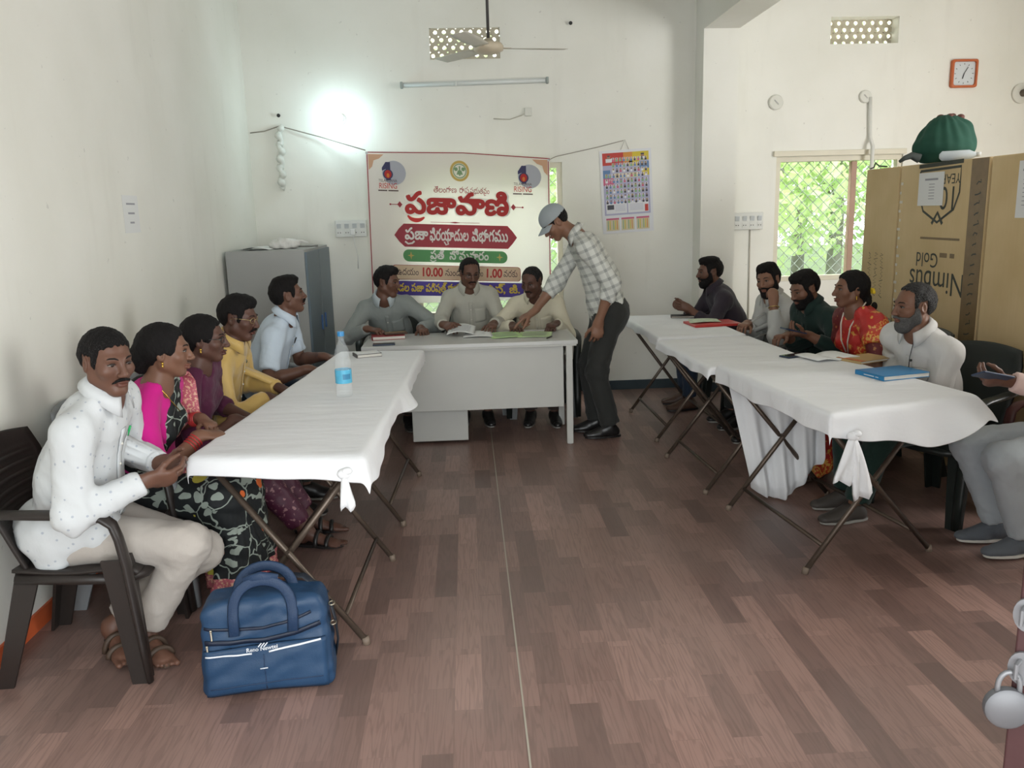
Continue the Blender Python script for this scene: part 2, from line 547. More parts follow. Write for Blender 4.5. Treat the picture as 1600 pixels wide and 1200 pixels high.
def person(label, hip, head, yaw, head_yaw=None, pitch=0, roll=0, hands=None, feet=None, knee_pole=None,
           skin=(.16, .075, .045), hair='short', hair_col=(.0075, .0065, .0065), hair_t=.009, grey=0.0, quiff=0.0,
           shirt=None, trousers=None, shoes=None, beard=None, beard_col=None, twist=0, s=1.0, hs=.95, bow=.03,
           female=False, belly=0.0, extras=None, seated=True, gaze=0.0, thigh=.42, shank=.41, group=None, neck=None, shoulder_w=None, dense=1.0, span=None):
    P = V(hip); H = V(head)
    f0 = V(math.cos(math.radians(yaw)), math.sin(math.radians(yaw)), 0)
    hy = yaw if head_yaw is None else head_yaw
    hf = V(math.cos(math.radians(hy)), math.sin(math.radians(hy)), 0); hl = V(-hf[1], hf[0], 0)
    hf = rotv(hf, hl, pitch); hu = np.cross(hf, hl)                     # pitch > 0 looks down
    hl2 = rotv(hl, hf, roll); hu = np.cross(hf, hl2); hl = hl2
    A = [hl, hf, hu]                                                    # local x = the person's left
    T = lambda x, y, z: H + (hl * x + hf * y + hu * z) * hs
    N = H - hu * .075 * hs - V(0, 0, .036 if female else .043) - hf * .03
    if neck is not None: N = V(neck)
    u = nrm(N - P); TL = np.linalg.norm(N - P); ts = TL / .49
    f = nrm(f0 - u * np.dot(f0, u)); l = np.cross(u, f)
    fs = rotv(f, u, twist); ls = rotv(l, u, twist)
    sw = shoulder_w or (.150 if female else .160) * s
    SH = {q: N - u * .080 * ts + ls * sw * (1 if q == 'L' else -1) - fs * .01 for q in 'LR'}
    HJ = {q: P + l * .085 * (1 if q == 'L' else -1) for q in 'LR'}
    sp = lambda t, b=0.0: P + u * TL * t - f * (bow * math.sin(math.pi * min(max(t, 0), 1)) - b)
    base = V(P[0], P[1], 0)
    # arms
    EL, WR, HD = {}, {}, {}
    for q in 'LR':
        h = (hands or {}).get(q) or {}
        sg = 1 if q == 'L' else -1
        w = V(h['w']) if 'w' in h else P + f * .35 + l * sg * .12 + V(0, 0, .12)
        pole = V(h.get('pole', l * sg * .6 - f * .5 - V(0, 0, .8)))
        e, w = ik(SH[q], w, .285 * s, .25 * s, pole)
        d = nrm(h['d']) if 'd' in h else nrm(w - e)
        n = V(h.get('n', (0, 0, -1.0))); n = nrm(n - d * np.dot(n, d))
        t = np.cross(d, n) if q == 'R' else np.cross(n, d)
        EL[q], WR[q], HD[q] = e, w, (d, n, t, h.get('pose', 'relaxed'))
    KN, AN, FD = {}, {}, {}
    for q in 'LR':
        g = (feet or {}).get(q) or {}
        sg = 1 if q == 'L' else -1
        a = V(g['a']) if 'a' in g else base + f0 * .42 + l * sg * .1 + V(0, 0, .085)
        pole = V(g.get('pole', f0 + V(0, 0, .9) + l * sg * .15))
        k, a = ik(HJ[q], a, thigh * s, shank * s, pole)
        fy = math.radians(g.get('yaw', yaw + sg * 8))
        KN[q], AN[q], FD[q] = k, a, (V(math.cos(fy), math.sin(fy), g.get('dz', 0.0)))
    bare = shoes is None or shoes.get('kind') == 'sandal'
    # ---- skin body
    allp = [P, N, H] + list(EL.values()) + list(WR.values()) + list(KN.values()) + list(AN.values()) + list(SH.values())
    lo = np.min(allp, 0) - .2; hi = np.max(allp, 0) + .2; lo[2] = max(lo[2], -.01)
    hb = .14
    dn = [(H - V(.125, .125, .15), H + V(.125, .125, .14), .0038 * dense)]
    for q in 'LR':
        if (hands or {}).get(q, {}).get('show', True):
            c = WR[q] + HD[q][0] * .08
            dn.append((c - .1, c + .1, .0048 * dense))
    if bare:
        for q in 'LR':
            c = AN[q] + FD[q] * .08; dn.append((c - V(.15, .15, .09), c + V(.15, .15, .05), .006))
    F = Field(lo, hi, .012, dn)
    F.cone(sp(0), sp(.45), .10, .10, .05, f, 1.3); F.cone(sp(.45), sp(.88), .10, .085, .05, f, 1.4)
    F.cone(SH['L'], SH['R'], .045, .045, .03)
    F.cone(N - u * .06, N - u * .01, .062, .054 if not female else .046, .025)
    nr = .046 if female else .054
    F.cone(N - u * .02 + fs * .005, T(0, -.022, -.045), nr * 1.06, nr, .03)
    for q in 'LR':
        am = .9 if female else 1.0
        F.cone(SH[q], EL[q], .046 * am, .038 * am, .02); F.cone(EL[q], EL[q] + (WR[q] - EL[q]) * .35, .038 * am, .041 * am, .015)
        F.cone(EL[q] + (WR[q] - EL[q]) * .35, WR[q], .041 * am, .026 * am, .015)
        hand_prims(F, WR[q], *HD[q], s=s * (.92 if female else 1.0))
        F.cone(HJ[q], KN[q], .075, .05, .03); F.cone(KN[q], AN[q], .05, .034, .02)
        a, d = AN[q], FD[q]
        if bare:
            sd = nrm(np.cross(V(0, 0, 1), d)) * (1 if q == 'L' else -1)   # outward side
            F.cone(a - d * .02 - V(0, 0, .045), a + V(0, 0, .0), .030, .034, .02)
            F.cone(a - V(0, 0, .02), a + d * .13 - V(0, 0, .062), .034, .018, .02, nrm(np.cross(sd, d)), 1.1)
            F.cone(a + d * .06 - V(0, 0, .055), a + d * .135 - V(0, 0, .066), .030, .038, .02, V(0, 0, 1), 2.1)
            for i, (o, ln, r) in enumerate(((-.028, .062, .0125), (-.010, .055, .0095), (.006, .048, .009), (.020, .040, .0085), (.033, .030, .008))):
                b0 = a + d * .135 + sd * o - V(0, 0, .070)
                F.cone(b0, b0 + d * ln - V(0, 0, .004), r, r * .9, .004)
    head_prims(F, T, A, hs, fem=female)
    for q in (-1, 1):
        F.ell(T(q * .0765, -.012, -.004), np.array([.009, .020, .031]) * hs, [nrm(hl * 1 - hf * .35 * q), nrm(hf + hl * .35 * q), hu], .004)
        F.ell(T(q * .0850, -.007, -.002), np.array([.006, .011, .018]) * hs, [nrm(hl * 1 - hf * .35 * q), nrm(hf + hl * .35 * q), hu], .004, 'sub')
    v, qd = F.mesh(); v = laplace(v, qd, 1, .35)
    fc = v[qd].mean(1) - H
    L = np.stack([fc @ hl, fc @ hf, fc @ hu], 1) / hs
    lip = (np.abs(L[:, 0]) < .025) & (L[:, 1] > .075) & (L[:, 2] < -.054 + .0 * L[:, 0]) & (L[:, 2] > -.0795 + 6 * L[:, 0] ** 2)
    lip &= (L[:, 2] < -.0535 - 5 * np.abs(L[:, 0]) ** 2)
    sk = skin_mat('skin_%d_%d_%d' % tuple(int(c * 1000) for c in skin), skin)
    lm = skin_mat('lips_%d' % int(skin[0] * 1000), (skin[0] * .92, skin[1] * .72, skin[2] * .75))
    body = quads_obj('person', v, qd, [sk, lm], None, base, lip.astype(int))
    body.location = base
    tag(body, label, 'person', group)
    def child(name, v, qd, m, mi=None):
        o = quads_obj(name, v, qd, m, body, base, mi); return o
    def mb_child(mb, name, m, smooth=True, **k):
        bmesh.ops.translate(mb.bm, verts=mb.bm.verts, vec=Vector(-base)); return mb.build(name, m, body, smooth, **k)
    # ---- eyes and brows
    ew = mat('eye_white', (.22, .19, .17), .4, spec=.15); ei = mat('eye_iris', (.018, .010, .007), .2)
    hm = hair_mat('hair_%d_%d' % (int(hair_col[0] * 1000), int(grey * 100)), hair_col, grey)
    hm0 = hair_mat('brow_hair', (.014, .011, .010))
    R3 = Matrix(((hl[0], hf[0], hu[0]), (hl[1], hf[1], hu[1]), (hl[2], hf[2], hu[2]))).to_4x4()
    for q in (-1, 1):
        m = MB(); m.sphere(T(q * .032, .0765, .0035), (.0135 * hs, .0105 * hs, .0050 * hs), 14, 10, R3)
        m.mi = 1; m.sphere(T(q * .032 + gaze * .004, .0855, .0038), (.0062 * hs, .003 * hs, .0056 * hs), 10, 8, R3)
        mb_child(m, 'eye', [ew, ei])
        m = MB(); m.tube([T(q * .018, .0835, .0035), T(q * .026, .089, .0090), T(q * .036, .0875, .0095), T(q * .046, .0775, .0045)], [.0014, .0022, .0022, .0014], 6)
        mb_child(m, 'eyelid', mat('lash_line', (.022, .013, .010), .6))
        if not (extras or {}).get('no_brow'):
            m = MB(); m.tube([T(q * .013, .0935, .0225), T(q * .026, .0925, .0290), T(q * .040, .0830, .0285), T(q * .050, .0700, .0225)], [.0020, .0032, .0028, .0012], 8, flat=1.0)
            mb_child(m, 'eyebrow', hm0)
    # ---- hair
    if hair:
        G = Field(H - .2, H + .2, .0045)
        t = hair_t
        zone = poly_sdf(HAIR_ZONE[hair])
        G.ell(T(0, -.014, .034), np.array([.0735, .094, .083]) * hs + t, A, .01)
        G.ell(T(0, -.042, .018), np.array([.068, .066, .072]) * hs + t, A, .02)
        G.ell(T(0, .0, .0), np.array([.066, .07, .06]) * hs + t * .8, A, .02)
        if quiff:
            G.ell(T(0, .045, .098), (.055 * hs, .045 * hs, .022 * hs + quiff), A, .03)
            G.ell(T(.02, -.01, .105), (.05 * hs, .06 * hs, .018 * hs + quiff * .7), A, .03)
        G.func(H, A, lambda x, y, z: -zone((y + 0 * x + 0 * z) / hs, (z + .0035 * np.sin(x * 310 + 1.3) + .003 * np.sin(x * 790 + y * 300) + .35 * np.maximum(np.abs(x) - .03, 0) * (y > .02) * (0 if hair == 'woman' else -.5) + 0 * y) / hs) * hs, .012, 'sub')
        if hair == 'woman':
            bn = (extras or {}).get('bun', 'bun')
            G.func(H, A, lambda x, y, z: np.sqrt(x ** 2 + 0 * y + (np.maximum(.125 * hs - z, 0) * 0) ** 2 + 0 * z) - .0022 + 10 * (z < .06) + 10 * (y < -.02), .006, 'sub')
            if bn == 'bun':
                G.ell(T(0, -.105, -.020), (.052, .042, .050), A, .02); G.ell(T(0, -.098, -.058), (.034, .03, .036), A, .02)
            else:
                G.cone(T(0, -.09, -.03), T(0, -.105, -.075), .036, .03, .02)
        v, qd = G.mesh()
        n = vnormals(v, qd)
        v = v + n * (wob((v - H) @ np.array([hl, hf, hu * .5]).T, 260, 5) * .0016 + wob(v - H, 90, 9) * .0022)[:, None]
        child('hair', v, qd, hm)
        if hair == 'woman' and (extras or {}).get('bun') == 'braid':
            m = MB()
            for i in range(9):
                a = N - f * (.085 + .012 * min(i, 3)) - u * (i * .033 - .05) + ls * .012 * (1 if i % 2 else -1)
                m.sphere(a, (.021 - .0008 * i, .019 - .0007 * i, .026), 12, 8)
            mb_child(m, 'braid', hm)
    # ---- facial hair
    if beard:
        bc = beard_col or (hair_col, grey)
        bm_ = hair_mat('beard_%d_%d' % (int(bc[0][0] * 1000), int(bc[1] * 100)), bc[0], bc[1])
        G = Field(H - .16, H + .16, .0042)
        if beard in ('full', 'short'):
            t = .009 if beard == 'full' else .0035
            head_prims(G, T, A, hs, t, True, False)
            if beard == 'full':
                G.ell(T(0, .052, -.112), (.036 * hs, .034 * hs, .026 * hs), A, .02)
            zone = poly_sdf([(.030, .0), (.034, -.030), (.055, -.050), (.2, -.044), (.2, -.2), (.0, -.2), (-.012, -.10), (.004, -.03), (.012, .0)])
            G.func(H, A, lambda x, y, z: -zone((y + 0 * x + 0 * z) / hs, (z + 0 * x + 0 * y) / hs) * hs, .008, 'sub')
            G.ell(T(0, .1, -.068), (.021 * hs, .05 * hs, .0085 * hs), A, .004, 'sub')
        for q in (-1, 1):
            if beard != 'short' or True:
                G.cone(T(q * .002, .1005, -.0475), T(q * .024, .0905, -.0555), .0066, .0048, .006)
                G.cone(T(q * .024, .0905, -.0555), T(q * .033, .078, -.066), .0048, .003, .004)
        v, qd = G.mesh(); n = vnormals(v, qd)
        v = v + n * (wob(v - H, 240, 4) * .0014)[:, None]
        child('beard' if beard in ('full', 'short') else 'moustache', v, qd, bm_)
    # ---- shirt
    st = shirt or {}
    if st:
        kind = st.get('kind', 'full'); sm = st['mat']
        G = Field(lo - .05, hi + .05, st.get('h', .0095))
        w = 1.0 if not female else .92
        bl = belly
        hemt = st.get('hem', -.05)
        if kind != 'blouse':
            G.cone(sp(hemt), sp(.02), .168 * w, .162 * w, .05, f, 1.28)
        G.cone(sp(.02 if kind != 'blouse' else .3), sp(.40), (.156 if kind != 'blouse' else .14) * w, (.158 + bl * .3) * w, .05, f, 1.28)
        if bl: G.ell(sp(.24) + f * .06, (.125, .10, .12), [l, f, u], .06)
        G.cone(sp(.40), sp(.74), (.158 + bl * .2) * w, .150 * w, .05, fs, 1.36)
        if female:
            for q in (-1, 1): G.ell(sp(.62) + fs * .085 + ls * q * .07, (.062, .06, .062), [ls, fs, u], .05)
        G.cone(SH['L'] - u * .025, SH['R'] - u * .025, .058 * w, .058 * w, .05)
        for q in 'LR':
            G.cone(SH[q] - u * .006, N + ls * .04 * (1 if q == 'L' else -1) - u * .012, .050 * w, .040 * w, .03)
            a0, a1 = (.061, .055) if not female else (.058, .050)
            lo_ = st.get('loose', 1.0)
            if kind in ('full', 'rolled'):
                G.cone(SH[q], EL[q], a0 * lo_, a1 * lo_, .04)
                end = st.get('cuff', .97 if kind == 'full' else .45)
                e2 = EL[q] + (WR[q] - EL[q]) * end
                G.cone(EL[q], e2, a1 * lo_, (.043 if kind == 'full' else .052) * (.5 + .5 * lo_), .03, cut1=True)
                if kind == 'full':
                    G.cone(e2 - nrm(e2 - EL[q]) * .05, e2, .0445, .041, .004, cut1=True, cut0=True)
            else:
                sl = st.get('sleeve', .72)
                e2 = SH[q] + (EL[q] - SH[q]) * sl
                G.cone(SH[q], e2, a0, a1 * 1.10 * (1.0 if not female else .98), .04, cut1=True)
        nu = nrm(u * .6 + (T(0, -.02, -.05) - N) * 4)
        G.cone(N - u * (.012 if not female else .02), N + nu * .2, nr + .004 + (.006 if female else 0), nr + .05, .01, op='sub')
        vd = st.get('vneck', .05)
        G.cone(N + fs * .075 + nu * .03, N + fs * .095 - u * vd, .026 if not female else .045, .010 if not female else .035, .01, op='sub')
        v, qd = G.mesh()
        n = vnormals(v, qd)
        wr = st.get('wrinkle', 1.0)
        q_ = (v - P)
        loc = np.stack([q_ @ l, q_ @ f, q_ @ u], 1)
        dE = np.min([np.linalg.norm(v - EL[q], axis=1) for q in 'LR'], 0)
        amp = .0022 + .005 * np.exp(-(dE / .11) ** 2) + .0035 * np.exp(-((loc[:, 2] - .05) / .1) ** 2)
        v = v + n * ((wob(loc @ V([[1, .3, .5], [-.2, 1, .6], [-.4, .1, 1.2]]), 34, 11 + int(abs(P[0] * 37))) * 1.2 + .45 * wob(loc, 80, 12) + 1.5 * (.55 - np.abs(wob(loc @ V([[1, .2, -.6], [.3, 1, .5], [.5, -.4, 1.1]]), 21, 15 + int(abs(P[1] * 11)), 3)))) * amp * wr)[:, None]
        so = child('blouse' if kind == 'blouse' else st.get('name', 'shirt'), v, qd, sm)
        tree = BVHTree.FromPolygons([Vector(x) for x in v], [tuple(int(i) for i in x) for x in qd])
        def hit(o, d):
            r = tree.ray_cast(Vector(o), Vector(d)); return (np.array(r[0]), np.array(r[1])) if r[0] is not None else None
        if kind != 'blouse' and st.get('collar', True):
            cm = st.get('collar_mat', sm)
            na = nrm(nu + fs * .18)
            cf = nrm(fs - na * np.dot(fs, na)); cl = np.cross(na, cf)
            m = MB()
            pr = []
            na_ = 33
            op = st.get('open', 24)
            for i in range(na_):
                a = math.radians(180 - (180 - op) + (360 - 2 * op) * i / (na_ - 1) - 0)      # from the front left round the back
                ca, sa = math.cos(a), math.sin(a)
                fr = max(0, ca) ** 2
                dirv = cf * ca + cl * sa
                r0 = nr + .006
                c0 = N + dirv * r0 - na * (.010 + .012 * fr)
                c1 = N + dirv * (r0 + .002) + na * (.036 - .020 * fr)
                c2 = N + dirv * (r0 + .009) + na * (.038 - .020 * fr)
                c3 = N + dirv * (r0 + .030 + .020 * fr) - na * (.002 + .046 * fr)
                pr.append([c0, c1, c2, c3])
            for k in range(3):
                m.grid(lambda x, y, k=k: pr[int(round(x * (na_ - 1)))][k + int(round(y))], na_ - 1, 1)
            bmesh.ops.remove_doubles(m.bm, verts=m.bm.verts, dist=1e-5)
            mb_child(m, 'collar', cm, solid=.0035)
            # placket and buttons down the front
            pts = []
            for i in range(22):
                o = sp(.80 - .75 * i / 21) + fs * .5
                h = hit(o, -fs)
                if h: pts.append(h[0] + fs * .0025)
            if len(pts) > 5 and st.get('placket', True):
                m = MB()
                m.grid(lambda x, y: pts[int(round(x * (len(pts) - 1)))] + ls * (y - .5) * .030 + fs * .001, len(pts) - 1, 2)
                mb_child(m, 'placket', sm, solid=.003)
                bt = st.get('button', mat('button_pale', (.6, .58, .52), .4))
                m = MB()
                for i in range(3, len(pts) - 2, 4): m.sphere(pts[i] + fs * .003, .0055, 8, 6)
                mb_child(m, 'button', bt)
            if st.get('pocket', True):
                m = MB()
                c = sp(.60) + ls * .075
                gr = {}
                ok = True
                for i in range(7):
                    for j in range(7):
                        h = hit(c + ls * (i / 6 - .5) * .095 + u * (j / 6 - .5) * .11 + fs * .4, -fs)
                        if h is None: ok = False
                        else: gr[i, j] = h[0] + fs * .0035
                if ok:
                    m.grid(lambda x, y: gr[int(round(x * 6)), int(round(y * 6))], 6, 6)
                    mb_child(m, 'pocket', sm, solid=.003)
                    if st.get('pen'):
                        m = MB(); t0 = gr[4, 6]
                        m.tube([t0 - u * .02 + fs * .004, t0 + u * .022 + fs * .006], .0042, 8)
                        mb_child(m, 'pen', st['pen'])
    else: tree = None
    # ---- trousers
    if trousers:
        tm = trousers['mat']; lo_ = trousers.get('loose', 1.0)
        G = Field(V(lo[0] - .05, lo[1] - .05, -.01), V(hi[0] + .05, hi[1] + .05, P[2] + .32), .011)
        G.cone(P - u * .02, sp(.16), .150, .148, .05, f, 1.25)
        G.ell(P - f * .02 - u * .01, (.165, .135, .11), [l, f, u], .05)
        for q in 'LR':
            G.cone(HJ[q], KN[q], .092 * lo_, .072 * lo_, .05)
            e2 = KN[q] + (AN[q] - KN[q]) * trousers.get('end', .93)
            G.cone(KN[q], e2, .070 * lo_, .056 * lo_ * trousers.get('hem', 1.0), .03, cut1=True)
        v, qd = G.mesh(); n = vnormals(v, qd)
        dK = np.min([np.linalg.norm(v - KN[q], axis=1) for q in 'LR'], 0)
        dA = np.min([np.linalg.norm(v - AN[q], axis=1) for q in 'LR'], 0)
        amp = .0025 + .005 * np.exp(-(dK / .13) ** 2) + .004 * np.exp(-(dA / .12) ** 2)
        v = v + n * ((wob(v - P, 40, 21) + .5 * wob(v - P, 100, 22) + 1.4 * (.55 - np.abs(wob(v - P, 24, 25, 3)))) * amp * trousers.get('wrinkle', 1.0))[:, None]
        v[:, 2] = np.maximum(v[:, 2], .012)
        child(trousers.get('name', 'trousers'), v, qd, tm)
        if not seated and trousers.get('belt'):
            pass
    # ---- shoes
    if shoes:
        for q in 'LR':
            a, d = AN[q], nrm(V(FD[q][0], FD[q][1], 0)); sd = np.cross(V(0, 0, 1), d); z0 = a[2] - .085
            if shoes['kind'] == 'shoe':
                G = Field(a - V(.22, .22, .1), a + V(.22, .22, .08), .006)
                G.cone(a - d * .03 - V(0, 0, .045), a + d * .02 - V(0, 0, .04), .040, .040, .02)
                G.cone(a - V(0, 0, .01), a + d * .12 - V(0, 0, .058), .044, .034, .025)
                G.cone(a + d * .08 - V(0, 0, .06), a + d * .165 - V(0, 0, .062), .044, .036, .02, V(0, 0, 1), 1.35)
                G.plane(a + V(0, 0, .012) - d * .0, V(0, 0, 1), .006)
                G.plane(V(a[0], a[1], z0 + .012), V(0, 0, -1), .004)
                v, qd = G.mesh()
                o = child('shoe', v, qd, shoes['mat'])
            else: o = body
            m = MB(); pts = []
            for i in range(24):
                th = 2 * math.pi * i / 24; x = math.cos(th); y = math.sin(th)
                L2 = .135 * x + .055
                wd = (.043 if x > 0 else .036) * (abs(y) ** .8) * (1 if y > 0 else -1)
                pts.append(a + d * L2 + sd * wd + V(0, 0, 0) * 0)
            pts = [V(p[0], p[1], z0 + .001) for p in pts]
            m.prism(pts, V(0, 0, 1), .014)
            bmesh.ops.translate(m.bm, verts=m.bm.verts, vec=Vector(-base))
            so_ = m.build('sole', shoes.get('sole', shoes['mat']), o, False)
            if shoes['kind'] == 'sandal':
                for (x0, x1) in ((.115, .115), (.06, .04)):
                    m = MB(); ps = []
                    for i in range(11):
                        th = math.pi * i / 10
                        ps.append(a + d * (x0) + sd * .046 * math.cos(th) + V(0, 0, -.075 + (.040 if x0 > .1 else .062) * math.sin(th)))
                    m.tube(ps, [.011] * 11, 8, up=d, flat=1.0); 
                    mb_child(m, 'strap', shoes['mat'])
    J = dict(P=P, H=H, N=N, u=u, f=f, l=l, fs=fs, ls=ls, T=T, A=A, SH=SH, EL=EL, WR=WR, KN=KN, AN=AN, HJ=HJ, sp=sp, base=base, body=body, child=child, mb_child=mb_child, lo=lo, hi=hi, HD=HD, tree=tree, R3=R3, hs=hs, hf=hf, hl=hl, hu=hu, nr=nr)
    return J
# ---------------------------------------------------------------- the room
YB, XL, XR, ZC, YF = 7.48, -1.82, 5.6, 3.6, .7
def wall_mat(name, a, b):
    g = NB(name, .75, .25)
    c = g.coord()
    n = g.noise(c, 1.3, 6); n2 = g.noise(c, 9, 5)
    col = g.mix(g.ramp(n, .35, .65), a, b)
    st = g.coord((3.2, 3.2, .45)); s_ = g.noise(st, 2.1, 6)
    col = g.mix(g.math('MULTIPLY', g.ramp(s_, .60, .78), .14), col, (.54, .52, .46))
    sp = g.noise(c, 26, 2)
    col = g.mix(g.math('MULTIPLY', g.ramp(sp, .74, .77), .35), col, (.42, .41, .38))
    g.color(col)
    g.bump(g.math('ADD', g.math('MULTIPLY', n2, .6), g.math('MULTIPLY', n, 1.6)), .25, .012)
    return g.m
M_WALL = wall_mat('painted_plaster', (.76, .755, .69), (.82, .815, .76))
M_CEIL = mat('white_ceiling', (.74, .74, .71), .8)
def floor_mat():
    g = NB('vinyl_planks', .34, .45)
    tc = g.coord((1, 1, 1), (0, 0, math.pi / 2))
    br = g.n('TexBrick'); br.offset = .37; br.offset_frequency = 2; br.squash = 1.0
    br.inputs['Scale'].default_value = 1.0; br.inputs['Brick Width'].default_value = .36; br.inputs['Row Height'].default_value = .097
    br.inputs['Mortar Size'].default_value = .0008; br.inputs['Bias'].default_value = 0
    br.inputs['Color1'].default_value = (.0, .0, .0, 1); br.inputs['Color2'].default_value = (1, 1, 1, 1); br.inputs['Mortar'].default_value = (.25, .25, .25, 1)
    g.l(tc, br.inputs['Vector'])
    br2 = g.n('TexBrick'); br2.offset = .61; br2.offset_frequency = 3
    for k, v in (('Scale', 1.0), ('Brick Width', .73), ('Row Height', .097), ('Mortar Size', 0.0), ('Bias', 0)): br2.inputs[k].default_value = v
    br2.inputs['Color1'].default_value = (0, 0, 0, 1); br2.inputs['Color2'].default_value = (1, 1, 1, 1)
    g.l(tc, br2.inputs['Vector'])
    sep = g.math('ADD', g.math('MULTIPLY', br.outputs['Color'], .6), g.math('MULTIPLY', br2.outputs['Color'], .4))
    # wood figure: wavy rings stretched along the planks
    cc = g.coord((9, .7, 1), loc=(0, 0, .41)); off = g.n('VectorMath', operation='ADD'); g.l(cc, off.inputs[0])
    cb = g.n('CombineXYZ'); g.l(g.math('MULTIPLY', br.outputs['Color'], 7.0), cb.inputs[0]); g.l(g.math('MULTIPLY', br2.outputs['Color'], 5.0), cb.inputs[1]); g.l(cb.outputs[0], off.inputs[1])
    wn = g.noise(off.outputs[0], 1.6, 3)
    ring = g.math('SINE', g.math('MULTIPLY', wn, 70.0))
    fine = g.noise(g.coord((120, 5, 1)), 1.0, 3)
    base = g.mix(sep, (.098, .058, .049), (.350, .212, .176))
    base = g.mix(g.math('MULTIPLY', g.ramp(ring, .2, 1.0), .30), base, (.085, .048, .040))
    base = g.mix(g.math('MULTIPLY', g.ramp(fine, .5, .75), .35), base, (.100, .060, .050))
    dust = g.noise(g.coord((1, .8, 1), loc=(3.3, 1.7, .37)), 1.3, 3)
    base = g.mix(g.math('MULTIPLY', g.ramp(dust, .30, .80), .27), base, (.34, .28, .25))
    g.color(base)
    g.l(g.math('ADD', g.math('MULTIPLY', dust, .14), .285), g.b.inputs['Roughness'])
    g.bump(fine, .06, .002)
    return g.m
M_FLOOR = floor_mat()

def slab(name, boxes, m, kind='structure'):
    b = MB()
    for (x0, x1, y0, y1, z0, z1) in boxes:
        b.box(((x0 + x1) / 2, (y0 + y1) / 2, (z0 + z1) / 2), (x1 - x0, y1 - y0, z1 - z0))
    o = b.build(name, m); o['kind'] = kind; return o

def wall_with_holes(name, x0, x1, z0, z1, y0, y1, holes, m):
    xs = sorted({x0, x1, *[h[0] for h in holes], *[h[1] for h in holes]}); zs = sorted({z0, z1, *[h[2] for h in holes], *[h[3] for h in holes]})
    bx = []
    for a, b in zip(xs, xs[1:]):
        for c, d in zip(zs, zs[1:]):
            cx, cz = (a + b) / 2, (c + d) / 2
            if any(h[0] < cx < h[1] and h[2] < cz < h[3] for h in holes): continue
            bx.append((a, b, y0, y1, c, d))
    return slab(name, bx, m)

W1 = (-.45, .86, .72, 2.05); W2 = (2.77, 3.92, .95, 2.05)
VT1 = (-.248, .346, 2.915, 3.165); VT2 = (3.205, 3.808, 2.985, 3.205)
wall_with_holes('wall_back', XL - .2, XR + .2, 0, ZC, YB, YB + .2, [W1, W2, VT1, VT2], M_WALL)
slab('wall_left', [(XL - .2, XL, YF - .2, YB, 0, ZC)], M_WALL)
W3 = (2.2, 5.0, 1.0, 2.3)  # unseen opening, put into the right wall to let extra light in
slab('wall_right', [(XR, XR + .2, YF - .2, YB, 0, 1.0), (XR, XR + .2, YF - .2, YB, 2.3, ZC), (XR, XR + .2, YF - .2, 2.2, 1.0, 2.3), (XR, XR + .2, 5.0, YB, 1.0, 2.3)], M_WALL)
slab('wall_front', [(XL, -1.2, YF - .2, YF, 0, ZC), (1.52, XR, YF - .2, YF, 0, ZC), (-1.2, 1.52, YF - .2, YF, 2.45, ZC)], M_WALL)
slab('ceiling', [(XL - .2, XR + .2, YF - .2, YB + .2, ZC, ZC + .15)], M_CEIL)
slab('floor', [(XL - .2, XR + .2, -2.5, YB + .2, -.12, 0)], M_FLOOR)
slab('ground', [(-14, 22, YB + .2, 40, -.5, -.3)], mat('grass_ground', (.12, .17, .06), .9, noise=.4, nscale=3))
slab('trim_pillar', [(2.03, 2.33, 7.24, YB, 0, ZC)], M_WALL)
slab('trim_beam', [(2.03, 2.33, YF, 7.24, 3.08, ZC)], M_WALL)
M_BASE = mat('dark_teal_paint', (.030, .048, .058), .5, noise=.25)
slab('baseboard_back', [(XL, 2.03, YB - .012, YB, 0, .085), (2.33, XR, YB - .012, YB, 0, .085), (2.02, 2.34, 7.228, 7.24, 0, .085)], M_BASE)
slab('baseboard_left', [(XL, XL + .012, YF, YB - .012, 0, .075)], mat('orange_paint', (.52, .10, .03), .55, noise=.2))
# the loose seam of the vinyl sheet
b = MB(); b.box((.135, 4.2, .0008), (.006, 6.4, .0016)); o = b.build('trim_1', mat('seam_tape', (.36, .33, .27), .5)); o['kind'] = 'structure'

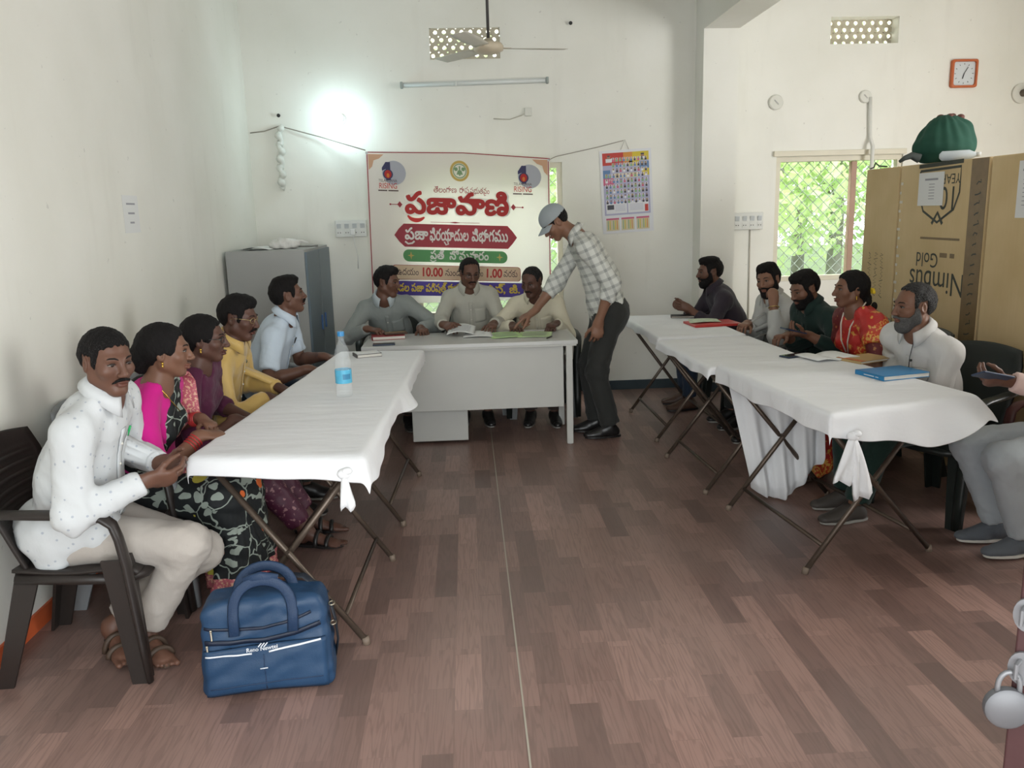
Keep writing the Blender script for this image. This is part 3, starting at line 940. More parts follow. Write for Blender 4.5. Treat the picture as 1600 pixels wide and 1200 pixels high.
# ---- windows
M_FRAME = mat('window_aluminium', (.66, .62, .50), .45, noise=.08)
M_WOODF = mat('window_wood', (.42, .27, .20), .6, noise=.12)
M_GLASS = mat('window_glass', (.92, .97, .95), .03, trans=1.0, ior=1.02, spec=.1)
M_MESH = mat('galvanised_wire', (.34, .36, .34), .5, metal=.2)
def window(name, W, mull, mesh=True):
    x0, x1, z0, z1 = W
    root = bpy.data.objects.new(name, None); link(root); root['kind'] = 'structure'
    b = MB(); y = YB + .05; t = .045
    for (a, c) in ((x0, x0 + t), (x1 - t, x1)): b.box(((a + c) / 2, y, (z0 + z1) / 2), (t, .07, z1 - z0 - .002), bevel=.004)
    for (a, c) in ((z0, z0 + t), (z1 - t, z1)): b.box(((x0 + x1) / 2, y, (a + c) / 2), (x1 - x0 - .002, .072, t), bevel=.004)
    b.build('window_frame', M_FRAME, root)
    for mx in mull:
        b = MB(); b.box((mx, y, (z0 + z1) / 2), (.05, .06, z1 - z0 - .1), bevel=.004); b.build('mullion', M_WOODF, root)
    e = [x0 + t] + list(mull) + [x1 - t]
    for a, c in zip(e, e[1:]):
        b = MB(); b.box(((a + c) / 2, y + .015, (z0 + z1) / 2), (c - a - .04, .004, z1 - z0 - .09)); b.build('pane', M_GLASS, root)
    if mesh:
        b = MB(); p = .10; yy = YB + .13
        def wire(ax, az, bx, bz): b.tube([(ax, yy, az), (bx, yy, bz)], .0034, 5, False)
        H = z1 - z0
        k = x0 - H
        while k < x1:
            for sg in (1, -1):
                # diagonal clipped to the opening
                pts = []
                if sg == 1: f = lambda t: (k + t, z0 + t)
                else: f = lambda t: (k + t, z1 - t)
                ta = max(0, x0 - k); tb = min(H, x1 - k)
                if tb > ta: wire(*f(ta), *f(tb))
            k += p
        b.build('chain_link_mesh', M_MESH, root)
    return root
window('window_1', W1, [.2])
window('window_2', W2, [3.49])
b = MB(); b.box((3.34, YB - .008, 2.075), (1.2, .03, .045), bevel=.003); o = b.build('trim_2', M_FRAME); o['kind'] = 'structure'

def jaali(name, W, y, label):
    x0, x1, z0, z1 = W; nx, nz = 8, 4
    root = bpy.data.objects.new(name, None); link(root); root['kind'] = 'structure'
    b = MB(); cx = (x1 - x0) / nx; cz = (z1 - z0) / nz; n = 16; T = .045
    bm = b.bm
    for i in range(nx):
        for j in range(nz):
            c = (x0 + (i + .5) * cx + (cx * .0), z0 + (j + .5) * cz)
            sh = .16 * cx * (1 if j % 2 else -1)
            rings = []
            for yy in (y, y + T):
                inn, out = [], []
                for k in range(n):
                    a = 2 * math.pi * (k + .5) / n; ca, sa = math.cos(a), math.sin(a); m = max(abs(ca), abs(sa))
                    inn.append(bm.verts.new((c[0] + sh + ca * .0165, yy, c[1] + sa * .0165)))
                    out.append(bm.verts.new((c[0] + ca / m * cx / 2, yy, c[1] + sa / m * cz / 2)))
                rings.append((inn, out))
            for k in range(n):
                k2 = (k + 1) % n
                for q in (0, 1):
                    f = (rings[q][0][k], rings[q][0][k2], rings[q][1][k2], rings[q][1][k]); bm.faces.new(f if q else f[::-1])
                bm.faces.new((rings[0][0][k], rings[0][0][k2], rings[1][0][k2], rings[1][0][k]))
    b.build('vent_block', mat('vent_cement', (.50, .46, .36), .8, noise=.1), root, recalc=True)
    return root
jaali('window_3', VT1, YB + .01, '')
jaali('window_4', VT2, YB + .13, '')

# ---- the door leaf at the right edge, standing open into the room
def door():
    root = bpy.data.objects.new('door_1', None); link(root); root['kind'] = 'structure'
    e = V(.910, 1.25, 0); hg = V(1.52, .735, 0); d = nrm(hg - e); L = np.linalg.norm(hg - e); ang = math.atan2(d[1], d[0])
    root.location = e; root.rotation_euler = (0, 0, ang)
    M = mat('maroon_door', (.036, .010, .010), .6, noise=.25, nscale=6, bump=.05)
    b = MB(); b.box((L / 2, 0, 1.02), (L, .036, 2.02), bevel=.003); lf = b.build('leaf', M, root)
    St = mat('steel_hasp', (.15, .15, .155), .4, metal=.3)
    for z in (.955, .858):
        b = MB(); pts = []
        for k in range(20):
            a = 2 * math.pi * k / 20; pts.append(V(.014 + .022 * math.cos(a), -.0255, z + .030 * math.sin(a)))
        b.prism(pts, V(0, 1, 0), .006)
        b.box((.045, -.0205, z), (.05, .005, .05), bevel=.002)
        b.tube([V(.010, -.026, z + .015), V(.006, -.040, z + .012), V(.006, -.040, z - .012), V(.010, -.026, z - .015)], .0038, 8)
        b.sphere((.035, -.026, z), .006, 10, 6)
        b.build('hasp', St, root, 40)
    p = empty('padlock', (.882, 1.212, .815), ang + .45, 'round silver padlock hanging from the hasp of the maroon door', 'padlock')
    b = MB(); b.lathe([(0, -.012), (.030, -.012), (.036, -.007), (.037, 0), (.036, .007), (.030, .012), (0, .012)], (0, .012, -.028), 1, 28)
    b.build('padlock_body', mat('padlock_steel', (.105, .105, .11), .45, metal=.3, noise=.15, nscale=20), p, 40)
    b = MB(); b.tube([V(-.017, .012, .0)] + [V(-.017 * math.cos(a), .012, .012 + .026 * math.sin(a)) for a in np.linspace(0, math.pi, 9)] + [V(.017, .012, .0)], .0045, 10)
    b.build('shackle', St, p, True)
    b = MB(); b.lathe([(0, .0125), (.006, .0125), (.006, .014), (0, .014)], (0, .012, -.045), 1, 12); b.build('keyhole', mat('brass', (.5, .36, .12), .35, metal=.8), p)
door()
# ---------------------------------------------------------------- chairs
def chair_proto(m, label, group=None, ribbed=True):
    """moulded plastic armchair, faces local +y, seat top at z=.43"""
    r = empty('plastic_chair', (0, 0, 0), 0, label, 'chair', group)
    n = 14
    def seat_pt(u, v):
        x = (u - .5) * (.44 + .04 * v); y = -.20 + .43 * v
        z = .425 + .012 * (2 * u - 1) ** 2 - .018 * math.sin(math.pi * min(v * 1.1, 1)) - (.03 * max(0, (v - .85) / .15) ** 2)
        return V(x, y, z)
    b = MB(); b.grid(seat_pt, 12, 12); o = b.build('seat', m, r, True, solid=.012)
    b = MB(); b.tube([V(-.215, -.19, .405), V(-.225, .0, .395), V(-.235, .20, .39), V(-.17, .232, .385), V(0, .238, .382), V(.17, .232, .385), V(.235, .20, .39), V(.225, 0, .395), V(.215, -.19, .405)], .020, 8, flat=1.0); b.build('apron', m, r, True)
    def back_pt(u, v):
        w = .40 + .07 * math.sin(v * 2.2) - .04 * max(0, v - .8) / .2
        x = (u - .5) * w; z = .43 + .43 * v + .018 * math.sin(math.pi * u) * (v > .9)
        y = -.205 - .13 * v + .045 * (2 * u - 1) ** 2
        if ribbed and .12 < v < .86 and .1 < u < .9: y += .0045 * math.sin(v * 150)
        return V(x, y, z)
    b = MB(); b.grid(back_pt, 12, 60 if ribbed else 16); b.build('backrest', m, r, True, solid=.014)
    for sx in (-1, 1):
        b = MB()
        path = [V(sx * .225, -.29, .655), V(sx * .262, -.20, .662), V(sx * .28, -.06, .660), V(sx * .285, .09, .652), V(sx * .286, .155, .640), V(sx * .284, .187, .612), V(sx * .28, .20, .56), V(sx * .272, .212, .46), V(sx * .273, .222, .33), V(sx * .275, .235, .16), V(sx * .277, .247, .01)]
        b.tube(path, [.022, .028, .032, .032, .032, .031, .031, .033, .031, .028, .022], 10, up=V(0, 0, 1), flat=.5); b.build('armrest', m, r, True)
    for sx in (-1, 1):
        for fr in (1, -1):
            b = MB()
            top = V(sx * (.262 if fr > 0 else .20), .205 if fr > 0 else -.20, .47 if fr > 0 else .42); bot = V(sx * (.275 if fr > 0 else .245), .24 if fr > 0 else -.30, 0)
            rings = []
            for t in (0, .33, .66, 1):
                c = top * (1 - t) + bot * t; w = .085 * (1 - t) + .058 * t; q = .012
                # L section, open to the inside
                sxn, syn = -sx, -fr
                ring = [(0, 0), (sxn * w, 0), (sxn * w, syn * q), (sxn * q, syn * q), (sxn * q, syn * w), (0, syn * w)]
                ring = [V(c[0] + a, c[1] + e, c[2]) for a, e in ring]
                rings.append(ring)
            b.loft(rings); b.build('leg', m, r, False)
    return r

M_BROWN = mat('dark_brown_plastic', (.022, .017, .015), .42, noise=.12, bump=.05)
M_BLACK = mat('black_plastic', (.012, .016, .014), .38, noise=.1, bump=.05)
M_GREYP = mat('grey_plastic', (.20, .21, .22), .45, noise=.1)
M_REDWD = mat('dark_red_wood', (.06, .015, .012), .45, noise=.2)

def put(o, x, y, deg, label=None):
    o.location = (x, y, 0); o.rotation_euler = (0, 0, math.radians(deg - 90))
    if label: o['label'] = label
    return o
ch = chair_proto(M_BROWN, 'dark brown ribbed plastic armchair at the left wall under the man in a white shirt')
put(ch, -1.45, 3.06, 2)
ch2 = chair_proto(M_GREYP, 'grey plastic armchair by the left wall under the woman in a pink blouse', ribbed=False)
put(ch2, -1.45, 3.66, 0)
for x, y, d, lb in ((-1.45, 4.17, 0, 'grey plastic chair by the left wall under the woman in maroon'),
                    (-1.45, 4.78, 0, 'grey plastic chair by the left wall under the man in a yellow shirt'),
                    (-1.36, 5.40, -5, 'grey plastic chair by the left wall under the man in a pale blue shirt')):
    put(copy_tree(ch2), x, y, d, lb)
bk = chair_proto(M_BLACK, 'black plastic armchair behind the desk under the man in a grey shirt', ribbed=False)
put(bk, -.60, 6.78, -88)
for x, y, d, lb in ((.03, 6.88, -90, 'black plastic armchair behind the desk under the man reading papers'),
                    (.58, 6.72, -92, 'black plastic armchair at the right end behind the desk'),
                    (2.26, 6.74, 180, 'black plastic armchair under the man in a dark purple shirt'),
                    (2.42, 6.06, 180, 'black plastic armchair under the man resting his cheek on his hand'),
                    (2.46, 5.46, 182, 'black plastic armchair under the man in a dark green shirt'),
                    (2.52, 4.86, 188, 'black plastic armchair under the woman in a red saree'),
                    (2.50, 4.17, 205, 'black plastic armchair with a pale sticker on its back, behind the blue book')):
    c = put(copy_tree(bk), x, y, d, lb)
b = MB(); b.box((0, -.318, .80), (.075, .003, .028), (math.radians(17), 0, 0), bevel=.004); b.build('sticker', mat('sticker_paper', (.55, .55, .50), .5), c)
wc = chair_proto(M_REDWD, 'dark red chair under the person in pale jeans at the right', ribbed=False)
put(wc, 2.84, 3.56, 182)

# ---------------------------------------------------------------- folding tables
M_PIPE = mat('brown_steel_pipe', (.10, .075, .058), .38, metal=.55, noise=.35, nscale=14)
M_TOP = mat('table_board', (.25, .15, .09), .6)
def quad_table(A, B, C, D, h, label, group=None, leg_lo=.12, leg_hi=.78):
    """A near-left, B near-right, C far-right, D far-left top corners; crossed pipe legs near both ends"""
    A, B, C, D = [V(*p, 0) for p in (A, B, C, D)]
    cen = (A + B + C + D) / 4
    r = empty('folding_table', cen, 0, label, 'table', group)
    L = lambda p, z: V(p[0] - cen[0], p[1] - cen[1], z)
    b = MB(); b.prism([L(A, h - .03), L(B, h - .03), L(C, h - .03), L(D, h - .03)], V(0, 0, 1), .03); b.build('tabletop', M_TOP, r)
    ends = []
    for t in (leg_lo, leg_hi):
        l = A + (D - A) * t; q = B + (C - B) * t; w = q - l
        ends.append((l + w * .04, q - w * .04))
    (l0, r0), (l1, r1) = ends
    e = nrm(l1 - l0) * .028
    for (p, q, o) in ((l0, r0, 1), (l1, r1, 1)):
        b = MB(); b.tube([L(p, h - .035), L(q, .012)], .0125, 10); lg = b.build('leg', M_PIPE, r, True)
        b = MB(); b.tube([L(q + (p - q) * .01, .03), L(q, .0)], .0155, 10); b.build('foot_cap', mat('pipe_cap', (.16, .12, .09), .6), lg, True)
    for (p, q, sg) in ((r0, l0, 1), (r1, l1, -1)):
        o = e * sg
        b = MB(); b.tube([L(p + o, h - .035), L(q + o, .012)], .0125, 10); lg = b.build('leg', M_PIPE, r, True)
        b = MB(); b.tube([L(q + o + (p - q) * .01, .03), L(q + o, .0)], .0155, 10); b.build('foot_cap', MATS['pipe_cap'], lg, True)
    # rails that join the two legs of each frame near the floor
    f = .86
    b = MB(); b.tube([L(l0 + (r0 - l0) * f, h - .035 + (.012 - h + .035) * f), L(l1 + (r1 - l1) * f, h - .035 + (.012 - h + .035) * f)], .010, 8); b.build('rail', M_PIPE, r, True)
    b = MB(); b.tube([L(r0 + (l0 - r0) * f + e, h - .035 + (.012 - h + .035) * f), L(r1 + (l1 - r1) * f - e, h - .035 + (.012 - h + .035) * f)], .010, 8); b.build('rail', M_PIPE, r, True)
    for (p, q, pp, qq) in ((l0, r0, l1, r1),):
        m0 = (p + q) / 2; m1 = (pp + qq) / 2
        b = MB(); b.tube([L(m0 - e * .5, h / 2), L(m0 + e * 1.6, h / 2)], .007, 8); b.tube([L(m1 - e * 1.6, h / 2), L(m1 + e * .5, h / 2)], .007, 8); b.build('pivot_bolt', M_PIPE, r)
    return r

HT = .765
quad_table((-1.03, 3.06), (-.42, 2.97), (-.37, 4.17), (-.93, 4.22), HT, 'folding table with crossed pipe legs beside the blue bag', leg_lo=.02, leg_hi=.68)
quad_table((-.93, 4.23), (-.37, 4.18), (-.32, 5.36), (-.83, 5.42), HT, 'folding table with crossed pipe legs nearest the desk on the left', leg_lo=.05, leg_hi=.78)
RT = ((1.46, 3.22), (2.20, 3.46), (2.02, 4.50), (1.34, 4.36))
quad_table(*RT, .79, 'folding table with crossed pipe legs at the near end of the right row', leg_lo=.15, leg_hi=.93)
RT2 = ((1.31, 4.42), (1.93, 4.52), (1.88, 5.48), (1.25, 5.40))
quad_table(*RT2, .765, 'folding table with crossed pipe legs in the middle of the right row', leg_lo=.08, leg_hi=.9)
RT3 = ((1.28, 5.52), (1.88, 5.56), (1.84, 6.74), (1.27, 6.72))
quad_table(*RT3, .765, 'folding table with crossed pipe legs at the far end of the right row', leg_lo=.1, leg_hi=.9)

# ---------------------------------------------------------------- white cloths
def cloth_mat():
    g = NB('white_cloth', .62, .3)
    c = g.coord(); n = g.noise(c, 3.0, 4); n2 = g.noise(g.coord((1.2, 5.0, 3)), 2.3, 4); w = g.noise(c, 420, 1)
    g.color(g.mix(n, (.68, .69, .71), (.76, .77, .78)))
    g.bump(g.math('ADD', g.math('MULTIPLY', n2, 1.5), g.math('MULTIPLY', w, .05)), .30, .02)
    g.b.inputs['Sheen Weight'].default_value = .15
    return g.m
M_CLOTH = cloth_mat()
def cloth(name, corners, h, over, label, seed=1, wave=.012, uneven=.42, group=None, flare=(), nu=46, nv=70):
    """over = (left, right, near, far) hang; flare: list of (u, v, drop, out, radius) at edge places"""
    A, B, C, D = [V(*p, h + .006) for p in corners]
    rng = np.random.RandomState(seed); ph = rng.rand(8) * 6.28
    W = np.linalg.norm(B - A); Ln = np.linalg.norm(D - A)
    du = nrm(B - A); dv = nrm(D - A)
    ol, orr, on, of = over
    cen = (A + B + C + D) / 4; cen[2] = 0
    def fn(u, v):
        uu = -ol + u * (W + ol + orr); vv = -on + v * (Ln + on + of)
        cu, cv = min(max(uu, 0), W), min(max(vv, 0), Ln)
        a, c = cu / W, cv / Ln
        p = (A * (1 - a) + B * a) * (1 - c) + (D * (1 - a) + C * a) * c
        eu, ev = uu - cu, vv - cv
        q = .5 + .5 * math.sin(cv * 9 + ph[0]) * math.sin(cv * 3.7 + ph[1]) if abs(eu) > 0 else .5 + .5 * math.sin(cu * 11 + ph[2]) * math.sin(cu * 4.3 + ph[3])
        e = math.hypot(eu, ev)
        e *= .93 - .5 * uneven + uneven * q
        for (fu, fv, dr, ot, rad) in flare:
            if e > 0:
                g = math.exp(-((a - fu) ** 2 * W * W + (c - fv) ** 2 * Ln * Ln) / rad ** 2)
                e *= 1 + dr * g
        dirv = (du * eu + dv * ev); dl = np.linalg.norm(dirv)
        if dl > 0:
            dirv = dirv / dl
            r = .014
            if e < r * 1.57: out = r * math.sin(e / r); dz = r * (1 - math.cos(e / r))
            else: out = r; dz = r + (e - r * 1.57)
            k = dz / .1
            out += wave * k * (.5 + math.sin(cv * 26 + ph[4]) * (abs(eu) > 0) + math.sin(cu * 24 + ph[5]) * (abs(ev) > 0)) * .8
            for (fu, fv, dr, ot, rad) in flare:
                g = math.exp(-((a - fu) ** 2 * W * W + (c - fv) ** 2 * Ln * Ln) / rad ** 2); out += ot * g * k; dz *= 1 - (.35 * g if ot > .04 else 0)
            p = p + dirv * out - V(0, 0, dz)
        else:
            p = p + V(0, 0, .0022 * math.sin(cv * 14 + 3 * math.sin(cu * 5 + ph[6])) * math.sin(cu * 4 + ph[7]) + .0015)
        return p - cen
    b = MB(); b.grid(fn, nu, nv)
    o = b.build(name, M_CLOTH, None, True, solid=.0022, subsurf=1)
    o.location = cen
    return tag(o, label, 'tablecloth', group)
cloth('tablecloth', ((-1.06, 3.04), (-.41, 2.95), (-.31, 5.37), (-.84, 5.43)), HT, (.09, .09, .085, .05), 'long white cloth covering the tables of the left row', 3, flare=((1, .50, .75, .05, .16), (1, .06, .35, .02, .3)), wave=.005, uneven=.14)
cloth('tablecloth', RT, .79, (.11, .075, .12, .05), 'white cloth on the near table of the right row, under the blue book', 5, flare=((1, .05, .2, .06, .2), (.6, 0, .75, .01, .3)), wave=.006, uneven=.25)
cloth('tablecloth', RT2, HT, (.07, .09, .05, .04), 'white cloth on the middle table of the right row', 8)
cloth('tablecloth', RT3, HT + .004, (.07, .06, .05, .05), 'white cloth on the far table of the right row, under the red files', 11)
# the long end of a cloth that hangs to the floor between two tables
def hanging():
    nu, nv = 44, 40
    def fn(u, v):
        x0 = 1.375 + .56 * u; x1 = 1.55 + .40 * u
        x = x0 * (1 - v) + x1 * v
        zb = .075 - .065 * math.sin(math.pi * min(u * 1.25, 1)) + .13 * max(0, u - .6) / .4
        z = .785 + (zb - .785) * v
        y = 4.385 - .02 * u + .022 * math.sin(u * 21 + v * 1.5) * (.25 + v) + .012 * math.sin(u * 47 + 2) * v - .05 * v * (1 - u) + .03 * max(0, v - .93) / .07
        return V(x, y, z)
    b = MB(); b.grid(fn, nu, nv); o = b.build('hanging_cloth', M_CLOTH, None, True, solid=.002, subsurf=1)
    tag(o, 'white cloth hanging to the floor between two tables of the right row', 'cloth')
hanging()
def knot(p, tails, label):
    r = empty('cloth_knot', p, 0, label, 'knot')
    b = MB(); b.sphere((0, 0, 0), (.026, .022, .02), 14, 9); b.sphere((.012, -.008, .012), (.02, .016, .014), 12, 8)
    b.build('knot', M_CLOTH, r, True)
    for (d, ln, w) in tails:
        b = MB(); d = nrm(V(*d)); s_ = nrm(np.cross(d, V(0, 1, 0))); rings = []
        for i in range(9):
            t = i / 8; c = d * ln * t + V(0, -.012 * math.sin(t * 3), 0); ww = w * (.25 + .9 * t ** .7) * (1 if t < .9 else .9); ring = []
            for k in range(16):
                a = 2 * math.pi * k / 16
                ring.append(c + s_ * ww * math.cos(a) + V(0, 1, 0) * (.008 + .006 * math.sin(3 * a + t * 4)) * math.sin(a) + V(0, .010 * math.sin(math.cos(a) * 6 + t * 3) * t, .02 * t * math.cos(a * 3) * .4))
            rings.append(ring)
        b.loft(rings); b.build('tail', M_CLOTH, r, True)
knot((-.475, 2.93, .715), [((.05, 0, -1), .135, .026)], 'small knotted corner of white cloth hanging by a leg of the left table')
knot((1.545, 3.20, .70), [((-.15, 0, -1), .20, .045), ((.22, 0, -1), .27, .040)], 'white cloth bow tied to the near table of the right row')

# ---------------------------------------------------------------- desk
M_DESK = mat('grey_white_steel', (.50, .50, .47), .42, noise=.05, nscale=5)
M_DTOP = mat('pale_laminate', (.56, .565, .55), .22, noise=.05, nscale=4)
def desk():
    r = empty('office_desk', (0, 6.0, 0), 0, 'pale grey steel office desk with a drawer pedestal at the head of the room', 'desk')
    b = MB(); b.box((0.0, 0, .735), (1.50, .60, .028), bevel=.004); b.build('desktop', M_DTOP, r)
    b = MB(); b.box((0, -.292, .716), (1.48, .012, .012)); b.build('edge_strip', M_DESK, r)
    b = MB(); b.box((-.01, -.255, .495), (1.32, .018, .45), bevel=.002); b.build('modesty_panel', M_DESK, r)
    for sx in (-1, 1):
        for y in (-.275, .265):
            b = MB(); b.box((sx * .69, y, .365), (.045, .045, .72), bevel=.003); lg = b.build('leg', M_DESK, r)
            b = MB(); b.lathe([(0, 0), (.02, 0), (.02, .008), (.008, .012), (.008, .03), (0, .03)], (sx * .69, y, 0), n=14); b.build('foot', mat('foot_steel', (.35, .35, .34), .4, metal=.6), lg)
        b = MB(); b.box((sx * .69, 0, .69), (.03, .54, .05)); b.build('side_rail', M_DESK, r)
    b = MB(); b.box((-.235, .06, .37), (.40, .42, .70), bevel=.004); pd = b.build('pedestal', M_DESK, r)
    for i in range(3):
        b = MB(); b.box((-.235, .274, .14 + .22 * i), (.38, .014, .205), bevel=.002); dr = b.build('drawer', M_DESK, pd)
        b = MB(); b.tube([V(-.29, .283, .20 + .22 * i), V(-.29, .30, .20 + .22 * i), V(-.18, .30, .20 + .22 * i), V(-.18, .283, .20 + .22 * i)], .004, 8); b.build('drawer_handle', MATS['foot_steel'], dr) if False else b.bm.free()
desk()

# ---------------------------------------------------------------- steel cabinet in the corner
def cabinet():
    r = empty('steel_cabinet', (-1.49, 6.87, 0), 0, 'low grey steel cabinet with blue-grey doors in the left corner', 'cabinet')
    Mc = mat('cabinet_grey', (.34, .345, .335), .45, noise=.06, nscale=3); Md = mat('cabinet_blue_grey', (.115, .155, .185), .4, noise=.08)
    b = MB(); b.box((-.01, 0, .70), (.58, 1.05, 1.40), bevel=.004); b.build('body', Mc, r)
    for s_ in (-1, 1):
        b = MB(); b.box((.289, s_ * .262, .72), (.018, .518, 1.32), bevel=.003); d = b.build('door', Md, r)
        b = MB(); b.box((.304, s_ * .262 - s_ * .18, .80), (.014, .022, .12), bevel=.003); b.build('door_handle', mat('blue_handle', (.05, .12, .28), .4), d)
cabinet()

# ---------------------------------------------------------------- cupboards still in their cartons
def carton_mat():
    g = NB('carton_board', .75, .25)
    c = g.coord(); n = g.noise(c, 2.2, 5); f = g.noise(g.coord((1, 60, 3)), 1.0, 3)
    col = g.mix(g.ramp(n, .3, .7), (.56, .42, .22), (.68, .53, .31))
    col = g.mix(g.math('MULTIPLY', f, .25), col, (.46, .335, .17))
    g.color(col); g.bump(n, .3, .02); return g.m
M_CART = carton_mat()
M_TAPE = mat('brown_tape', (.20, .135, .065), .3, noise=.25, nscale=18)
M_INK = mat('carton_ink', (.055, .062, .05), .7)
def text_mesh(name, body, size, m, parent=None, M=None, fat=0.0, bold=0.0, align='CENTER', spacing=1.0):
    """flat lettering: outlines of the built-in font, filled by winding number, laid in the plane of matrix M"""
    cu = bpy.data.curves.new('t', 'FONT'); cu.body = body; cu.size = size; cu.align_x = align; cu.align_y = 'CENTER'; cu.offset = fat; cu.space_character = spacing
    cu.resolution_u = 3
    o = bpy.data.objects.new('t', cu); COL.objects.link(o)
    dg = bpy.context.evaluated_depsgraph_get()
    c2 = o.evaluated_get(dg).to_curve(dg)
    polys = []
    for sp in c2.splines:
        if sp.type == 'BEZIER':
            P = []; bp = sp.bezier_points; k = len(bp)
            for i in range(k):
                a, b = bp[i], bp[(i + 1) % k]
                if (a.handle_right - a.co).length < 1e-7 and (b.handle_left - b.co).length < 1e-7: P.append(a.co.copy())
                else:
                    for t in (0, .25, .5, .75):
                        s_ = 1 - t; P.append(a.co * s_ ** 3 + a.handle_right * 3 * s_ * s_ * t + b.handle_left * 3 * s_ * t * t + b.co * t ** 3)
        else: P = [Vector(p.co[:3]) for p in sp.points]
        if len(P) > 2: polys.append([Vector((p[0], p[1])) for p in P])
    bpy.data.objects.remove(o)
    out = []; fill_polys(name, polys, m, None, None, out); vs, fs = out[0]
    av, af = list(vs), [tuple(f) for f in fs]
    if bold:                                       # heavier weight: the same flat letters laid round a small circle
        for k in range(8):
            a = 2 * math.pi * k / 8 + .1; k0 = len(av); av += [v + Vector((bold * math.cos(a), bold * math.sin(a), 3e-5 * (k + 1))) for v in vs]; af += [tuple(i + k0 for i in f) for f in fs]
    if M is not None: av = [M @ v for v in av]
    me = bpy.data.meshes.new(name); me.from_pydata([tuple(v) for v in av], [], af); me.materials.append(m)
    return link(bpy.data.objects.new(name, me), parent)

def fill_polys(name, polys, m, parent=None, M=None, out=None):
    from mathutils.geometry import delaunay_2d_cdt
    vs, es = [], []
    for P in polys:
        k0 = len(vs); vs += P; n = len(P)
        es += [(k0 + i, k0 + (i + 1) % n) for i in range(n)]
    V2, E2, F2, *_ = delaunay_2d_cdt(vs, es, [], 0, 1e-7)
    PA = [np.array([[p[0], p[1]] for p in P]) for P in polys]
    keep = []
    for f in F2:
        c = sum((np.array(V2[i]) for i in f), np.zeros(2)) / len(f)
        w = 0
        for P in PA:
            if not (P[:, 0].min() <= c[0] <= P[:, 0].max() and P[:, 1].min() <= c[1] <= P[:, 1].max()): continue
            a = P; b = np.roll(P, -1, 0)
            up = (a[:, 1] <= c[1]) & (b[:, 1] > c[1]); dn = (a[:, 1] > c[1]) & (b[:, 1] <= c[1])
            cr = (b[:, 0] - a[:, 0]) * (c[1] - a[:, 1]) - (c[0] - a[:, 0]) * (b[:, 1] - a[:, 1])
            w += int((up & (cr > 0)).sum()) - int((dn & (cr < 0)).sum())
        if w != 0: keep.append(f)
    verts = [Vector((p[0], p[1], 0)) for p in V2]
    if M is not None: verts = [M @ v for v in verts]
    if out is not None:
        out.append((verts, keep)); return
    me = bpy.data.meshes.new(name); me.from_pydata([tuple(v) for v in verts], [], keep); me.materials.append(m)
    o = bpy.data.objects.new(name, me); return link(o, parent)

def cupboard(y0, y1, label, cut=0.0):
    r = empty('boxed_cupboard', (3.20, (y0 + y1) / 2, 0), 0, label, 'cupboard')
    L = y1 - y0
    b = MB(); b.box((0, 0, .935), (.50, L - .012, 1.865), bevel=.006); b.build('carton', M_CART, r)
    return r, L
c1, L1 = cupboard(5.655, 6.14, 'narrow cardboard carton next to the window, behind the woman in red')
c2, L2 = cupboard(4.665, 5.645, 'cardboard-wrapped cupboard printed with upside-down lettering')
c3, L3 = cupboard(3.94, 4.655, 'cardboard-wrapped cupboard nearest the camera, cut by the right edge of the photo')
def face(y, z, up=1, dx=.0012):                # plane of a carton front: local text x runs along the room, seen from the left
    return Matrix.Translation((-.25 - dx, y, z)) @ Matrix(((0, 0, -1, 0), (-up, 0, 0, 0), (0, up, 0, 0), (0, 0, 0, 1)))
yc2 = (4.665 + 5.645) / 2
b = MB()
for dy in (-.40,): b.box((-.2512, dy, .935), (.0016, .16, 1.86))
b.build('tape', M_TAPE, c2)
b = MB()
b.bm.free()
# white staple line / torn edge where the first two cartons meet
b = MB()
for i in range(26):
    b.box((-.2515, L2 / 2 - .02 - .012 * (i % 2), .25 + .06 * i), (.002, .016 + .01 * ((i * 7) % 3), .018))
b.build('staple', mat('torn_paper', (.66, .62, .54), .8), c2)
text_mesh('lettering', 'Nimbus', .20, M_INK, c2, face(5.13 - yc2, 1.135, -1), .001)
text_mesh('lettering', 'Gold', .13, M_INK, c2, face(5.245 - yc2, 1.268, -1), .003)
text_mesh('lettering', 'YEAR', .085, M_INK, c2, face(5.04 - yc2, 1.765, -1), .002)
text_mesh('lettering', '10', .20, M_INK, c2, face(5.055 - yc2, 1.655, -1), .006)
def strip_poly(pts, w):
    P = [np.array(p, float) for p in pts]; L_, R_ = [], []
    for i, p in enumerate(P):
        t = P[min(i + 1, len(P) - 1)] - P[max(i - 1, 0)]; t = t / max(np.linalg.norm(t), 1e-9); n = np.array([-t[1], t[0]])
        ww = w[i] if hasattr(w, '__len__') else w
        L_.append(p + n * ww); R_.append(p - n * ww)
    Q = R_ + L_[::-1]
    return [Vector((q[0], q[1])) for q in Q]
sh = [(-.23, .02), (.22, .03), (.22, -.12), (.17, -.22), (.0, -.30), (-.17, -.23), (-.23, -.12), (-.23, .02)]
fill_polys('shield_print', [strip_poly(sh, .008), strip_poly([(-.25, .05), (.24, .06)], .012), strip_poly([(-.06, -.31), (.0, -.24), (.06, -.31)], .012)], M_INK, c2, face(5.16 - yc2, 1.80, 1))
fill_polys('print_line', [strip_poly([(-.22, 0), (.22, 0)], .007), strip_poly([(.02, -.10), (.10, -.10)], .014), strip_poly([(.13, -.10), (.18, -.10)], .014)], M_TAPE, c2, face(5.12 - yc2, 1.40, 1, .0015))
